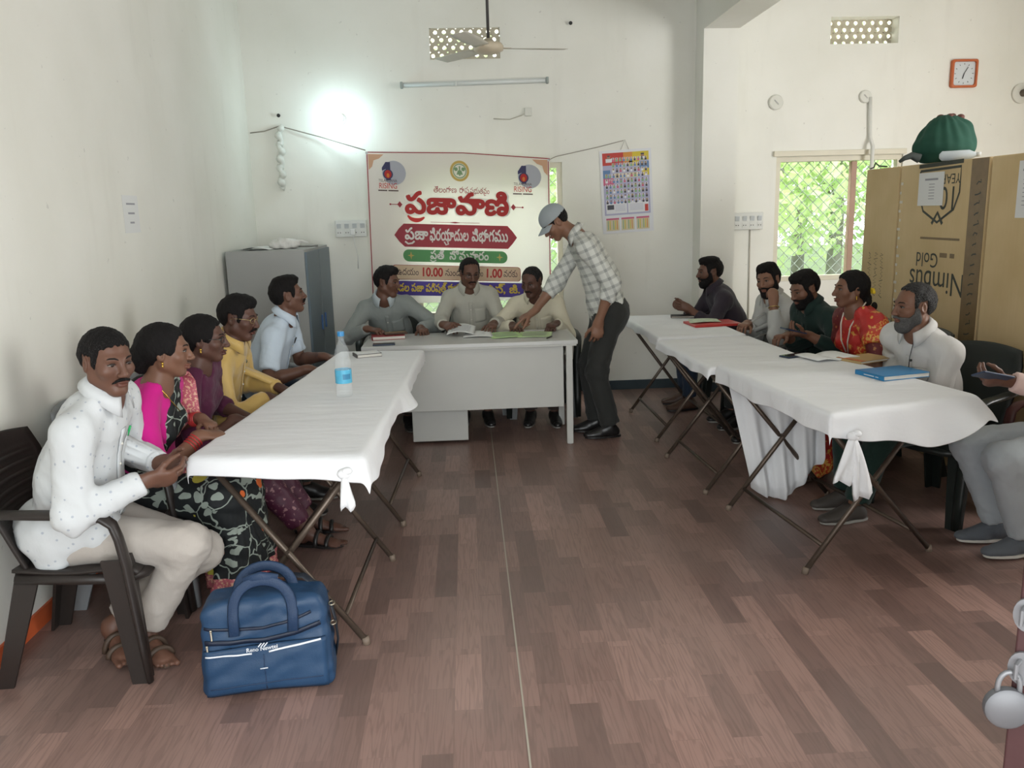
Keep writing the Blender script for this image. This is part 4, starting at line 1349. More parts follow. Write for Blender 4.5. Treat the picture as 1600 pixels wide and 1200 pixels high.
# handwriting-like scrawl and tape print on the cartons
rs = np.random.RandomState(4); pl = []
for i in range(22):
    z = .5 + i * .058; pl.append(strip_poly([(-.03 + .02 * rs.rand(), z), (.0, z + .02 * rs.rand()), (.03 * rs.rand() + .01, z + .012), (.02, z + .035 * rs.rand())], .004))
fill_polys('tape_print', pl, M_INK, c2, face(-.40, 0, 1, .0024))
for i in range(3):
    x = -.13 + i * .09; q_ = []
    for j in range(26):
        q_.append((x + (.0 if j % 2 else .038) + .022 * rs.rand() - .012, .96 + j * .0125 + .012 * rs.rand()))
    fill_polys('handwriting', [strip_poly(q_, .0028)], M_INK, c1, face(0, 0, 1))
M_PAPER = mat('white_paper', (.74, .75, .74), .7)
M_PRINT = mat('grey_print', (.33, .33, .36), .8)
def notice(parent_face, w, h, label, lines, loc, cols=1, tilt=0):
    """sheet of paper with printed lines; M maps sheet x, y to the wall"""
    r = empty('paper_notice', loc, 0, label, 'notice')
    M = parent_face
    b = MB(); rings = [M @ Vector(p) for p in ((-w / 2, -h / 2, 0), (w / 2, -h / 2, 0), (w / 2, h / 2, 0), (-w / 2, h / 2, 0))]
    n = (rings[1] - rings[0]).cross(rings[3] - rings[0]).normalized()
    b.prism([np.array(q) for q in rings], np.array(n), .0012); b.build('sheet', M_PAPER, r)
    fill_polys('printed_lines', [strip_poly([(x0, y), (x1, y)], t) for (x0, x1, y, t) in lines], M_PRINT, r, M @ Matrix.Translation((0, 0, .0018)))
FACEM = Matrix(((0, 0, -1, 0), (-1, 0, 0, 0), (0, 1, 0, 0), (0, 0, 0, 1)))
notice(FACEM, .29, .205, 'white printed sheet taped on the lettered carton', [(-.07, .08, .06, .006)] + [(-.02, .045, .03 - .018 * i, .0022) for i in range(6)], (2.9475, 5.255, 1.706))
notice(FACEM, .21, .297, 'white sheet taped on the carton nearest the right edge', [(-.07, .07, .1, .006)] + [(-.06, .06, .05 - .022 * i, .002) for i in range(7)], (2.9475, 4.30, 1.68))
LEFTM = Matrix(((0, 0, 1, 0), (1, 0, 0, 0), (0, 1, 0, 0), (0, 0, 0, 1)))
notice(LEFTM, .21, .20, 'white paper slip with three printed lines on the left wall', [(-.06, .06, .055, .005), (-.045, .045, .005, .005), (-.03, .03, -.045, .005)], (XL + .001, 4.74, 1.675))
# ---------------------------------------------------------------- things on the walls
yw = YB - .0005
def tube_light():
    r = empty('tube_light', (.12, yw, 2.72), 0, 'unlit white tube light fitting high on the back wall', 'lamp')
    tl = .012; Mw = mat('fitting_white', (.62, .64, .62), .5)
    rot = Matrix.Rotation(-.015, 4, 'Y')
    b = MB(); b.box((0, -.018, 0), (1.24, .034, .040), rot, bevel=.004); b.build('batten', Mw, r)
    b = MB(); b.tube([np.array(rot @ Vector((-.60, -.055, -.006))), np.array(rot @ Vector((.60, -.055, -.006)))], .013, 14); b.build('glass_tube', mat('tube_glass', (.70, .73, .72), .25), r, True)
    for s_ in (-1, 1):
        b = MB(); b.box(np.array(rot @ Vector((s_ * .618, -.045, -.004))), (.022, .05, .052), rot, bevel=.004); b.build('end_cap', mat('cap_grey', (.33, .37, .35), .5), r)
    b = MB(); b.lathe([(0, 0), (.012, 0), (.012, .03), (0, .03)], (-.16, -.075, -.03), n=12); b.build('starter', Mw, r)
tube_light()
def bulb():
    r = empty('led_bulb', (-1.03, yw, 2.41), 0, 'glowing white bulb in a holder on the back wall left of the banner', 'lamp')
    b = MB(); b.lathe([(0, 0), (.045, 0), (.045, -.012), (.022, -.02), (.020, -.05), (0, -.05)], (0, 0, .035), 1, 20); b.build('holder', mat('fitting_white', (.62, .64, .62), .5), r, 40)
    b = MB(); b.lathe([(0, -.05), (.018, -.05), (.020, -.075), (.032, -.10), (.036, -.122), (.030, -.146), (.016, -.158), (0, -.160)], (0, 0, .035), 1, 24)
    b.build('glass_globe', mat('bulb_glow', (.9, .95, 1.0), .3, emit=(.86, .97, 1.0), estr=9), r, True)
    l = bpy.data.lights.new('bulb_light', 'POINT'); l.energy = 4.2; l.color = (.66, .94, 1.0); l.shadow_soft_size = .05
    o = bpy.data.objects.new('bulb_light', l); link(o); o.location = (-1.03, yw - .235, 2.42)
bulb()
def disc(x, z, rad, label, y=yw):
    r = empty('ceiling_rose', (x, y, z), 0, label, 'junction box')
    b = MB(); b.lathe([(0, 0), (rad, 0), (rad, -.012), (rad * .86, -.02), (0, -.02)], (0, 0, 0), 1, 28); b.build('cover', mat('fitting_cream', (.66, .66, .60), .5), r, 40)
    b = MB(); b.box((0, -.022, 0), (rad * .8, .004, rad * .14), (0, .8, 0)); b.build('slot', mat('slot_grey', (.42, .42, .40), .5), r)
disc(2.744, 2.512, .065, 'round white junction cover right of the pillar')
disc(3.54, 2.545, .055, 'round white junction cover at the top of the white pipe')
def fan_plate():
    r = empty('wall_fan_mount', (4.95, yw, 2.545), 0, 'round white wall mount with a dark boss at the right edge', 'wall mount')
    b = MB(); b.lathe([(0, 0), (.085, 0), (.085, -.02), (.05, -.035), (0, -.035)], (0, 0, 0), 1, 28); b.build('plate', MATS['fitting_cream'], r, 40)
    b = MB(); b.lathe([(0, -.035), (.032, -.035), (.03, -.10), (0, -.10)], (0, 0, 0), 1, 16); b.build('boss', mat('dark_boss', (.10, .08, .06), .5), r, 40)
fan_plate()
b = MB(); b.tube([V(3.58, yw - .014, 2.54), V(3.60, yw - .014, 2.2), V(3.60, yw - .075, 2.12), V(3.62, yw - .075, .1)], .017, 12)
tag(b.build('conduit_pipe', mat('pvc_white', (.70, .70, .66), .45), None, True), 'white plastic pipe running down the wall past the right window', 'pipe')
def clock():
    r = empty('wall_clock', (4.41, yw, 2.72), 0, 'square orange framed wall clock on the back wall', 'clock')
    S = .118; fr = mat('orange_plastic', (.50, .12, .035), .4)
    b = MB(); rr = []
    def sq(s_, y, c=.02):
        pts = []
        for (cx, cz, a0) in ((1, 1, 0), (-1, 1, 90), (-1, -1, 180), (1, -1, 270)):
            for k in range(5):
                a = math.radians(a0 + 22.5 * k); pts.append(V(cx * (s_ - c) + c * math.cos(a), y, cz * (s_ - c) + c * math.sin(a)))
        return pts
    b.loft([sq(S, 0), sq(S, -.028), sq(S - .006, -.034), sq(S - .018, -.034), sq(S - .020, -.016)], caps=False); b.build('rim', fr, r, 40)
    b = MB(); b.prism(sq(S - .018, -.010), V(0, -1, 0), .004); b.build('dial', mat('clock_face', (.62, .66, .68), .5), r)
    b = MB()
    for k in range(12):
        a = math.radians(30 * k); b.box((.080 * math.sin(a), -.0155, .080 * math.cos(a)), (.004, .002, .012), Matrix.Rotation(a, 4, 'Y'))
    b.build('hour_mark', mat('clock_ink', (.03, .03, .03), .5), r)
    for (ang, ln, w) in ((32, .062, .006), (195, .045, .008)):
        a = math.radians(ang); b = MB(); b.box((ln / 2 * math.sin(a), -.018, ln / 2 * math.cos(a)), (w, .002, ln), Matrix.Rotation(a, 4, 'Y')); b.build('hand', MATS['clock_ink'], r)
clock()
def switchboard(x, z, w, h, label, cols, red=False):
    r = empty('switchboard', (x, yw, z), 0, label, 'switchboard')
    Mw = mat('switch_white', (.66, .67, .64), .4)
    b = MB(); b.box((0, -.02, 0), (w, .04, h), bevel=.005); b.build('box', Mw, r)
    for i in range(cols):
        xx = (i - (cols - 1) / 2) * w / cols
        b = MB(); b.box((xx, -.043, h * .16), (w / cols * .55, .008, h * .28), (.18, 0, 0), bevel=.002); b.build('switch', mat('switch_grey', (.50, .53, .54), .4), r)
        b = MB(); b.box((xx, -.0412, -h * .22), (w / cols * .62, .003, h * .30), bevel=.001); s_ = b.build('socket', Mw, r)
        b = MB()
        for q in (-1, 1): b.lathe([(0, 0), (.0045, 0), (.0045, -.0012), (0, -.0012)], (xx + q * .010, -.0428, -h * .24), 1, 8)
        b.build('socket_hole', mat('hole_dark', (.04, .04, .04), .6), s_)
switchboard(-1.0, 1.53, .27, .145, 'white switchboard with sockets left of the banner', 4)
switchboard(2.52, 1.50, .27, .15, 'white switchboard on the wall between the pillar and the right window', 4)
for (x0, label, x1) in ((-1.02, 'charger', 0),):
    r = empty('phone_charger', (-.98, yw - .045, 1.50), 0, 'white charger plugged into the switchboard left of the banner', 'charger')
    b = MB(); b.box((0, -.018, 0), (.042, .034, .05), bevel=.005); b.build('plug', mat('charger_white', (.72, .73, .72), .35), r)
    b = MB(); b.tube([V(0, -.03, -.024), V(.01, -.028, -.10), V(.03, -.02, -.2), V(.02, .02, -.32)], .0025, 6); b.build('cable', MATS['charger_white'], r, True)
b = MB(); b.tube([V(2.55, yw - .006, 1.425), V(2.553, yw - .006, 1.1), V(2.565, yw - .006, .09)], .006, 8); tag(b.build('wall_cable', mat('cable_beige', (.50, .47, .40), .6), None, True), 'beige cable running down from the right switchboard', 'cable')
r = empty('socket_cover', (.572, yw, 2.475), 0, 'small white box on the back wall below the tube light', 'socket')
b = MB(); b.box((0, -.012, 0), (.062, .024, .07), bevel=.004); b.build('cover', mat('fitting_cream', (.66, .66, .60), .5), r)
b = MB(); b.tube([V(.0, -.016, .01), V(-.06, -.02, -.03), V(-.16, -.014, -.06), V(-.30, -.008, -.05)], .004, 6); b.build('loose_wire', MATS['cable_beige'], r, True)
# nails, the rope and the twisted bundle
for x, z, lb in ((-1.549, 2.486, 'dark nail in the back wall above the white rope'), (.947, 3.184, 'dark nail high on the back wall right of the fan')):
    b = MB(); b.lathe([(0, 0), (.006, 0), (.006, -.02), (.016, -.022), (.014, -.028), (0, -.03)], (0, 0, 0), 1, 12); o = b.build('nail', mat('nail_dark', (.02, .02, .02), .5), None, 40); o.location = (x, yw, z); tag(o, lb, 'nail')
b = MB(); b.tube([V(-1.80, yw - .012, 2.35), V(-1.68, yw - .016, 2.36), V(-1.549, yw - .02, 2.40), V(-1.2, yw - .05, 2.30), V(-.82, 7.31, 2.175)], .0045, 6)
tag(b.build('banner_rope', mat('rope_grey', (.30, .27, .23), .8), None, True), 'thin cord tied from the wall nail to the banner corner', 'rope')
b = MB(); pts = []; rs_ = []
for i in range(40):
    t = i / 39; pts.append(V(-1.548 - .018 * t + .012 * math.sin(i * .9), yw - .028 - .010 * math.cos(i * .9), 2.40 - .52 * t)); rs_.append(.026 + .008 * math.sin(i * 1.3))
b.tube(pts, rs_, 12); tag(b.build('twisted_plastic', mat('plastic_strip', (.66, .67, .62), .5, bump=.4, bscale=60), None, True), 'twisted white plastic strip hanging from a nail by the left corner', 'strip')

def fan():
    r = empty('ceiling_fan', (.215, 6.5, 2.83), 0, 'cream ceiling fan hanging from a dark rod', 'fan')
    Mf = mat('fan_cream', (.56, .48, .36), .4, noise=.05); Mr = mat('rod_dark', (.05, .045, .045), .5)
    b = MB(); b.tube([V(0, 0, .05), V(0, 0, ZC - 2.83)], .011, 10); b.build('down_rod', Mr, r, True)
    b = MB(); b.lathe([(0, .05), (.03, .055), (.045, .035), (.10, .020), (.112, .0), (.108, -.028), (.07, -.046), (.03, -.055), (0, -.056)], n=32); b.build('motor_housing', Mf, r, True)
    b = MB(); b.lathe([(0, .0), (.05, .0), (.02, -.09), (0, -.09)], (0, 0, ZC - 2.83), n=20); b.build('canopy', Mf, r, 40)
    for k in range(3):
        a = math.radians(8 + 120 * k); d = V(math.cos(a), math.sin(a), 0); w = V(-d[1], d[0], 0)
        def bp(u, v): return d * (.13 + .46 * u) + w * (v - .5) * (.105 + .035 * math.sin(u * 2.4)) + V(0, 0, -.012 + .016 * (v - .5) + .0)
        b = MB(); b.grid(bp, 8, 4); bl = b.build('blade', mat('fan_blade', (.60, .57, .50), .4), r, True, solid=.003)
        b = MB(); b.box(d * .125 + V(0, 0, -.010), (.09, .03, .004), Matrix.Rotation(a, 4, 'Z')); b.build('bracket', Mf, bl)
fan()

# ---------------------------------------------------------------- wall calendar
def calendar():
    r = empty('wall_calendar', (1.432, yw - .004, 1.787), 0, 'colourful printed wall calendar hanging on the back wall', 'calendar')
    W, H = .455, .715
    M = Matrix(((1, 0, 0, 0), (0, 0, -1, 0), (0, 1, 0, 0), (0, 0, 0, 1))) @ Matrix.Rotation(.045, 4, 'Z')
    def rect(x0, x1, y0, y1, dz): 
        return [M @ Vector((x0, y0, dz)), M @ Vector((x1, y0, dz)), M @ Vector((x1, y1, dz)), M @ Vector((x0, y1, dz))]
    cols = [('cal_white', (.72, .73, .76)), ('cal_red', (.50, .05, .04)), ('cal_yellow', (.62, .48, .04)), ('cal_blue', (.12, .22, .42)), ('cal_pink', (.55, .12, .22)), ('cal_dark', (.06, .06, .08)), ('cal_lilac', (.42, .42, .58)), ('cal_skin', (.36, .20, .14)), ('cal_green', (.22, .40, .22)), ('cal_orange', (.62, .26, .05)), ('cal_cream', (.62, .55, .38))]
    ms = [mat(n, c, .45) for n, c in cols]
    b = MB(); q = rect(-W / 2, W / 2, -H / 2, H / 2, 0); b.prism([np.array(x) for x in q], V(0, -1, 0), .002); b.build('sheet', ms[0], r)
    b = MB(); bm = b.bm
    lay = [.0]
    def R(x0, x1, y0, y1, ci, dz):
        f = bm.faces.new([bm.verts.new(p) for p in rect(x0, x1, y0, y1, dz)]); f.material_index = ci
    z = .0024
    R(-.205, .205, -.20, .335, 6, z)
    R(-.205, -.02, .23, .335, 1, z + .0002); R(-.02, .06, .24, .335, 9, z + .0002); R(.06, .205, .26, .335, 2, z + .0002); R(.14, .205, .13, .19, 2, z + .0002); R(.03, .12, .215, .26, 2, z + .0002)
    R(-.205, -.14, .12, .19, 3, z + .0002); R(-.205, -.11, .06, .12, 4, z + .0002); R(.12, .205, .19, .25, 3, z + .0002)
    R(-.10, .12, .12, .16, 10, z + .0002)
    rs = np.random.RandomState(2)
    for j in range(9):
        for i in range(12):
            if j < 3 and i < 2: continue
            x = -.19 + i * .032; y = .275 - j * .045
            R(x + .003, x + .025, y - .016, y + .018, int(rs.choice([0, 0, 10, 6])), z + .0005)
            R(x + .009, x + .019, y + .002, y + .014, 7, z + .0008); R(x + .005, x + .023, y - .016, y + .002, int(rs.choice([5, 0, 3, 8, 5, 4])), z + .0008)
            R(x + .009, x + .019, y + .011, y + .016, 5, z + .001)
    for (x0, h) in ((-.165, 1.0),):
        R(x0, x0 + .030, .285, .310, 7, z + .0008); R(x0 - .012, x0 + .042, .255, .287, 0, z + .0008); R(x0 + .004, x0 + .026, .304, .314, 5, z + .001)
    R(.135, .165, .290, .315, 7, z + .0008); R(.13, .17, .268, .292, 0, z + .0008); R(.135, .165, .308, .320, 5, z + .001)
    R(-.19, -.005, -.185, -.095, 0, z + .0006); R(.005, .19, -.185, -.095, 0, z + .0006); R(-.18, -.12, -.15, -.11, 5, z + .0009); R(.155, .185, -.18, -.12, 1, z + .0009)
    for k in range(5): R(-.11, -.02, -.115 - .012 * k, -.112 - .012 * k, 6, z + .0009); R(.02, .14, -.115 - .012 * k, -.112 - .012 * k, 6, z + .0009)
    for k in range(3):
        x = -.195 + k * .135; R(x, x + .115, -.335, -.225, 10, z + .0006)
        R(x, x + .115, -.240, -.225, 4, z + .0008)
        for i in range(6): R(x + .012 + i * .016, x + .020 + i * .016, -.325, -.245, [8, 2, 10, 8, 2, 9][i], z + .0008)
    b.build('printed_pictures', ms, r, recalc=False)
    b = MB(); b.tube([np.array(M @ Vector((-.04, H / 2, .004))), V(-.02, -.01, .44), np.array(M @ Vector((.03, H / 2, .004)))], .002, 6); b.build('hanging_loop', MATS['rope_grey'], r)
calendar()

# ---------------------------------------------------------------- banner
def banner():
    x0, x1, z0, z1, Y = -.82, .735, .875, 2.165, 7.31
    r = empty('printed_banner', (0, Y, 0), 0, 'printed cloth banner with red heading hung before the back window', 'banner')
    g = NB('banner_vinyl', .5, .35)
    c = g.coord(); n = g.noise(c, 1.4, 3)
    col = g.mix(n, (.76, .70, .68), (.82, .78, .70))
    tb = g.n('BsdfTranslucent'); g.l(col, tb.inputs[0]); g.color(col)
    ms = g.n('MixShader'); ms.inputs[0].default_value = .38
    g.l(g.b.outputs[0], ms.inputs[1]); g.l(tb.outputs[0], ms.inputs[2]); g.l(ms.outputs[0], g.nt.nodes['Material Output'].inputs[0])
    topz = lambda u: z1 - .095 * u + .012 * math.sin(u * 3.1)
    sag = lambda u, v: .0012 * math.sin(u * 3.1)
    def fn(u, v): return V(x0 + (x1 - x0) * u - .02 * (1 - v) * (1 - u), sag(u, v), z0 + (topz(u) - z0) * v)
    b = MB(); b.grid(fn, 40, 34); b.build('sheet', g.m, r, True)
    def place(x, z, d=.0016):
        d = d * 1.6 + .002
        u = (x - x0) / (x1 - x0); v = (z - z0) / (topz(u) - z0)
        return Vector((x, sag(min(max(u, 0), 1), min(max(v, 0), 1)) - d - .0012, z))
    def lay(name, polys, m, d=.002, tilt=True):
        out = []; fill_polys(name, polys, m, None, None, out)
        vs, fs = out[0]; me = bpy.data.meshes.new(name)
        me.from_pydata([tuple(place(p[0], p[1], d)) for p in vs], [], fs); me.materials.append(m)
        return link(bpy.data.objects.new(name, me), r)
    sk = lambda P: [Vector((p[0], p[1] - .050 * p[0])) for p in P]        # the print runs slightly downhill
    def rr(xa, xb, za, zb, rad, n=6):
        pts = []
        for (cx, cz, a0) in ((xb - rad, zb - rad, 0), (xa + rad, zb - rad, 90), (xa + rad, za + rad, 180), (xb - rad, za + rad, 270)):
            for k in range(n + 1):
                a = math.radians(a0 + 90 * k / n); pts.append((cx + rad * math.cos(a), cz + rad * math.sin(a)))
        out = []
        for i, p in enumerate(pts):
            q = pts[(i + 1) % len(pts)]; m_ = max(1, int(math.hypot(q[0] - p[0], q[1] - p[1]) / .06))
            out += [(p[0] + (q[0] - p[0]) * t / m_, p[1] + (q[1] - p[1]) * t / m_) for t in range(m_)]
        return sk(out)
    def pr(name, col):
        gg = NB(name, .5, .35); gg.color(col); t = gg.n('BsdfTranslucent'); t.inputs[0].default_value = (*col, 1); mx = gg.n('MixShader'); mx.inputs[0].default_value = .3
        gg.l(gg.b.outputs[0], mx.inputs[1]); gg.l(t.outputs[0], mx.inputs[2]); gg.l(mx.outputs[0], gg.nt.nodes['Material Output'].inputs[0]); return gg.m
    RED, MAR, GRN, WHT, CRM = pr('ink_red', (.55, .03, .025)), pr('ink_maroon', (.33, .035, .05)), pr('ink_green', (.09, .28, .10)), pr('ink_white', (.85, .83, .78)), pr('ink_cream', (.78, .62, .42))
    BLU, YEL, DRK, PCH, NAV, ORG, GLD, SEA = pr('ink_violet', (.08, .05, .30)), pr('ink_yellow', (.80, .62, .08)), pr('ink_dark', (.10, .06, .06)), pr('ink_peach', (.66, .40, .26)), pr('ink_navy', (.05, .05, .13)), pr('ink_orange', (.75, .22, .03)), pr('ink_gold', (.60, .42, .12)), pr('ink_seal', (.22, .34, .18))
    GRY = pr('ink_grey', (.45, .46, .52))
    def line(pts, w): return sk([(p[0], p[1]) for p in strip_poly(pts, w)])
    def circ(cx, cz, ra, n=24, rz=None): return sk([(cx + ra * math.cos(2 * math.pi * k / n), cz + (rz or ra) * math.sin(2 * math.pi * k / n)) for k in range(n)])
    def ring(cx, cz, ra, rb, rz=1.0): return [circ(cx, cz, ra, 28, ra * rz), circ(cx, cz, rb, 28, rb * rz)[::-1]]
    # border and corner ornaments
    bd = .012
    lay('border', [line([(x0 + bd - .018, z0 + .01), (x0 + bd, z1 - .012 + .050 * (x0 + bd) + .0)], .004), line([(x1 - bd, z0 + .05), (x1 - bd, z1 - .105 + .05 * x1 + .012)], .004), line([(x0, z1 - .006 + .05 * x0), (0, z1 - .030), (x1, z1 - .104 + .05 * x1 + .01)], .004)], MAR)
    for cx, sg in ((x0 + .02, 1), (x1 - .02, -1)):
        t = (z1 - .02 + .05 * x0) if sg > 0 else (z1 - .105 + .05 * x1)
        lay('corner_ornament', [sk([(cx, t), (cx, t - .13), (cx + sg * .03, t - .10), (cx + sg * .045, t - .05), (cx + sg * .09, t - .035), (cx + sg * .13, t)][::(1 if sg > 0 else -1)])], PCH)
    # round number-one logos
    for cx, cz in ((-.645, 1.955), (.505, 1.955)):
        lay('logo_globe', [circ(cx + .055, cz + .0, .10)], GRY, .0018)
        lay('logo_one', [sk([(cx - .012, cz - .062), (cx - .012, cz + .03), (cx - .045, cz + .016), (cx - .045, cz + .040), (cx - .012, cz + .088), (cx + .026, cz + .088), (cx + .026, cz - .062)][::-1])], NAV, .0024)
        lay('logo_disc', [circ(cx + .004, cz - .012, .042)], NAV, .003)
        lay('logo_flame', [circ(cx + .004, cz - .012, .030, 20, .034)], RED, .0036); lay('logo_spark', [circ(cx + .004, cz - .022, .012, 14, .018)], ORG, .0042)
    MM = lambda x, z, s_=1: Matrix.Translation((x, z - .05 * x, 0)) @ Matrix.Rotation(-.05, 4, 'Z')
    def txt(body, x, z, size, m, fat=0.0, width=None, d=.0028, name='lettering', bold=0.0):
        out = []
        global fill_polys
        o = text_mesh(name, body, size, m, None, None, fat * .5, bold)
        me = o.data
        xs = [v.co.x for v in me.vertices]; w = max(xs) - min(xs); mid = (max(xs) + min(xs)) / 2
        k = width / w if width else 1
        for v in me.vertices:
            q = MM(x, z) @ Vector(((v.co.x - mid) * k, v.co.y, 0)); v.co = place(q[0], q[1], d + v.co.z)
        o.parent = r
        return o
    for cx in (-.645, .50):
        txt('RISING', cx, 1.845, .066, RED, .0012, .15); txt('TELANGANA', cx, 1.889, .032, DRK, 0, .155, .0034)
        lay('logo_caption', [line([(cx - .085, 1.808), (cx - .01, 1.808)], .005), line([(cx + .0, 1.808), (cx + .085, 1.808)], .005)], DRK)
    # round seal
    lay('emblem', ring(-.035, 1.985, .082, .062, 1.05) , GLD); lay('emblem', ring(-.035, 1.985, .058, .050, 1.05) + [circ(-.066, 2.0, .016, 12), circ(-.004, 2.0, .016, 12), sk([(-.062, 1.955), (-.008, 1.955), (-.02, 1.990), (-.05, 1.990)]), line([(-.035, 1.945), (-.035, 2.025)], .006)], SEA, .0026)
    # state line
    txt('తెలంగాణ', -.165, 1.825, .072, MAR, .0016, .195); txt('రాష', .000, 1.825, .072, MAR, .0016, .085); txt('పభుతవం', .13, 1.822, .072, MAR, .0016, .165)
    lay('lettering', [line([(.015, 1.800), (.022, 1.785), (.034, 1.792), (.028, 1.808)], .003), line([(.062, 1.798), (.058, 1.785), (.07, 1.78), (.082, 1.788)], .003), line([(.165, 1.80), (.17, 1.785), (.182, 1.79)], .003)], MAR)
    # the big heading, drawn as thick strokes (letter by letter)
    def arcpts(cx, cz, rx, rz, a0, a1, n=14): return [(cx + rx * math.cos(math.radians(a0 + (a1 - a0) * i / n)), cz + rz * math.sin(math.radians(a0 + (a1 - a0) * i / n))) for i in range(n + 1)]
    txt('పజావాణి', -.067, 1.700, .245, WHT, 0, .925, .0024, 'heading_halo', .017)
    txt('పజావాణి', -.067, 1.700, .245, RED, 0, .89, .0034, 'heading', .0085)
    def cr(pts, n=6):
        P = [pts[0]] + list(pts) + [pts[-1]]; o = []
        for i in range(1, len(P) - 2):
            for k in range(n):
                t = k / n; o.append(tuple(.5 * (2 * P[i][j] + (P[i + 1][j] - P[i - 1][j]) * t + (2 * P[i - 1][j] - 5 * P[i][j] + 4 * P[i + 1][j] - P[i + 2][j]) * t * t + (3 * P[i][j] - P[i - 1][j] - 3 * P[i + 1][j] + P[i + 2][j]) * t ** 3) for j in (0, 1)))
        return o + [tuple(pts[-1])]
    arc = cr([(-.492, 1.604), (-.465, 1.578), (-.425, 1.566), (-.385, 1.572), (-.350, 1.592)])
    lay('heading', [sk([(p[0], p[1] - .0) for p in strip_poly(arc, [.006 + .012 * math.sin(math.pi * i / (len(arc) - 1)) for i in range(len(arc))])])], RED, .0034)
    for cx, sg in ((-.555, -1), (.415, 1)):
        lay('flourish', [line([(cx + sg * .075, 1.695), (cx, 1.695)], .003), circ(cx + sg * .08, 1.695, .008, 10), sk([(cx - .022, 1.695), (cx, 1.668), (cx + .022, 1.695), (cx, 1.722)])], MAR)
    lay('flourish', [line([(-.30, 1.553), (.12, 1.553)], .0018), sk([(-.15, 1.553), (-.09, 1.546), (-.03, 1.553), (-.09, 1.560)])], MAR)
    # maroon ribbon
    z = 1.437
    lay('ribbon', [sk([(-.615, z), (-.575, z - .055), (-.53, z - .098), (.36, z - .098), (.40, z - .055), (.44, z), (.40, z + .055), (.36, z + .098), (-.53, z + .098), (-.575, z + .055)])], MAR, .0016)
    txt('పజా', -.425, z + .008, .135, WHT, .0, .20, bold=.0035); txt('ఫిరయాదుల', -.145, z + .004, .135, WHT, 0, .335, bold=.0035); txt('విభాగము', .205, z + .004, .135, WHT, 0, .315, bold=.0035)
    lay('lettering', [line([(-.525, z - .052), (-.50, z - .072), (-.465, z - .066), (-.445, z - .048)], .0075), line([(-.19, z - .048), (-.175, z - .075), (-.155, z - .068), (-.16, z - .045), (-.145, z - .035)], .006)], WHT, .0028)
    # green ribbon
    z = 1.265; lay('ribbon', [rr(-.548, .352, z - .052, z + .052, .05)], GRN, .0016)
    txt('పతి', -.255, z + .006, .10, WHT, 0, .12, bold=.0025); txt('సోమవారం', .02, z + .004, .10, WHT, 0, .34, bold=.0025); lay('lettering', [line([(-.318, z - .034), (-.295, z - .05), (-.265, z - .036)], .005)], WHT, .0028)
    for cx in (-.48, .285): lay('star', [sk([(cx - .03, z), (cx - .007, z - .007), (cx, z - .035), (cx + .007, z - .007), (cx + .03, z), (cx + .007, z + .007), (cx, z + .035), (cx - .007, z + .007)])], GLD, .0024)
    # hours
    z = 1.122; lay('ribbon', [rr(-.648, .465, z - .064, z + .062, .03)], MAR, .0014); lay('ribbon', [rr(-.643, .460, z - .060, z + .058, .028)], CRM, .0020)
    txt('ఉదయం', -.515, z, .082, DRK, .001, .185); txt('10.00', -.30, z, .105, RED, 0, .175, bold=.003); txt('నుండి', -.125, z, .082, DRK, .001, .135); txt('మధాహనం', .05, z, .082, DRK, .001, .17); txt('1.00', .235, z, .105, RED, 0, .135, bold=.003); txt('వరకు', .375, z, .082, DRK, .001, .12)
    # violet band
    z = .985; lay('ribbon', [sk([(-.75, z - .065), (.60, z - .065), (.60, z + .06), (-.75, z + .06)])], BLU, .0016)
    txt('మండల పజా పరిషత్ కారాలయం,', -.30, z, .095, YEL, 0, .80, bold=.0025); txt('ఎస్, జి. సి', .36, z, .095, YEL, 0, .40, bold=.0025)
    for x in (x0 + .01, x1 - .01):
        b = MB(); b.lathe([(0, 0), (.011, 0), (.011, -.004), (0, -.004)], (x, -.004, topz((x - x0) / (x1 - x0)) - .012), 1, 12); b.build('eyelet', mat('eyelet_steel', (.4, .4, .4), .4, metal=.7), r)
    b = MB(); b.tube([V(x1 - .01, -.01, topz(1) - .01), V(x1 + .06, .03, topz(1) + .02), V(x1 + .45, .15, 2.17), V(1.40, .16, 2.22)], .003, 6); b.build('tie_string', MATS['rope_grey'], r, True)
banner()
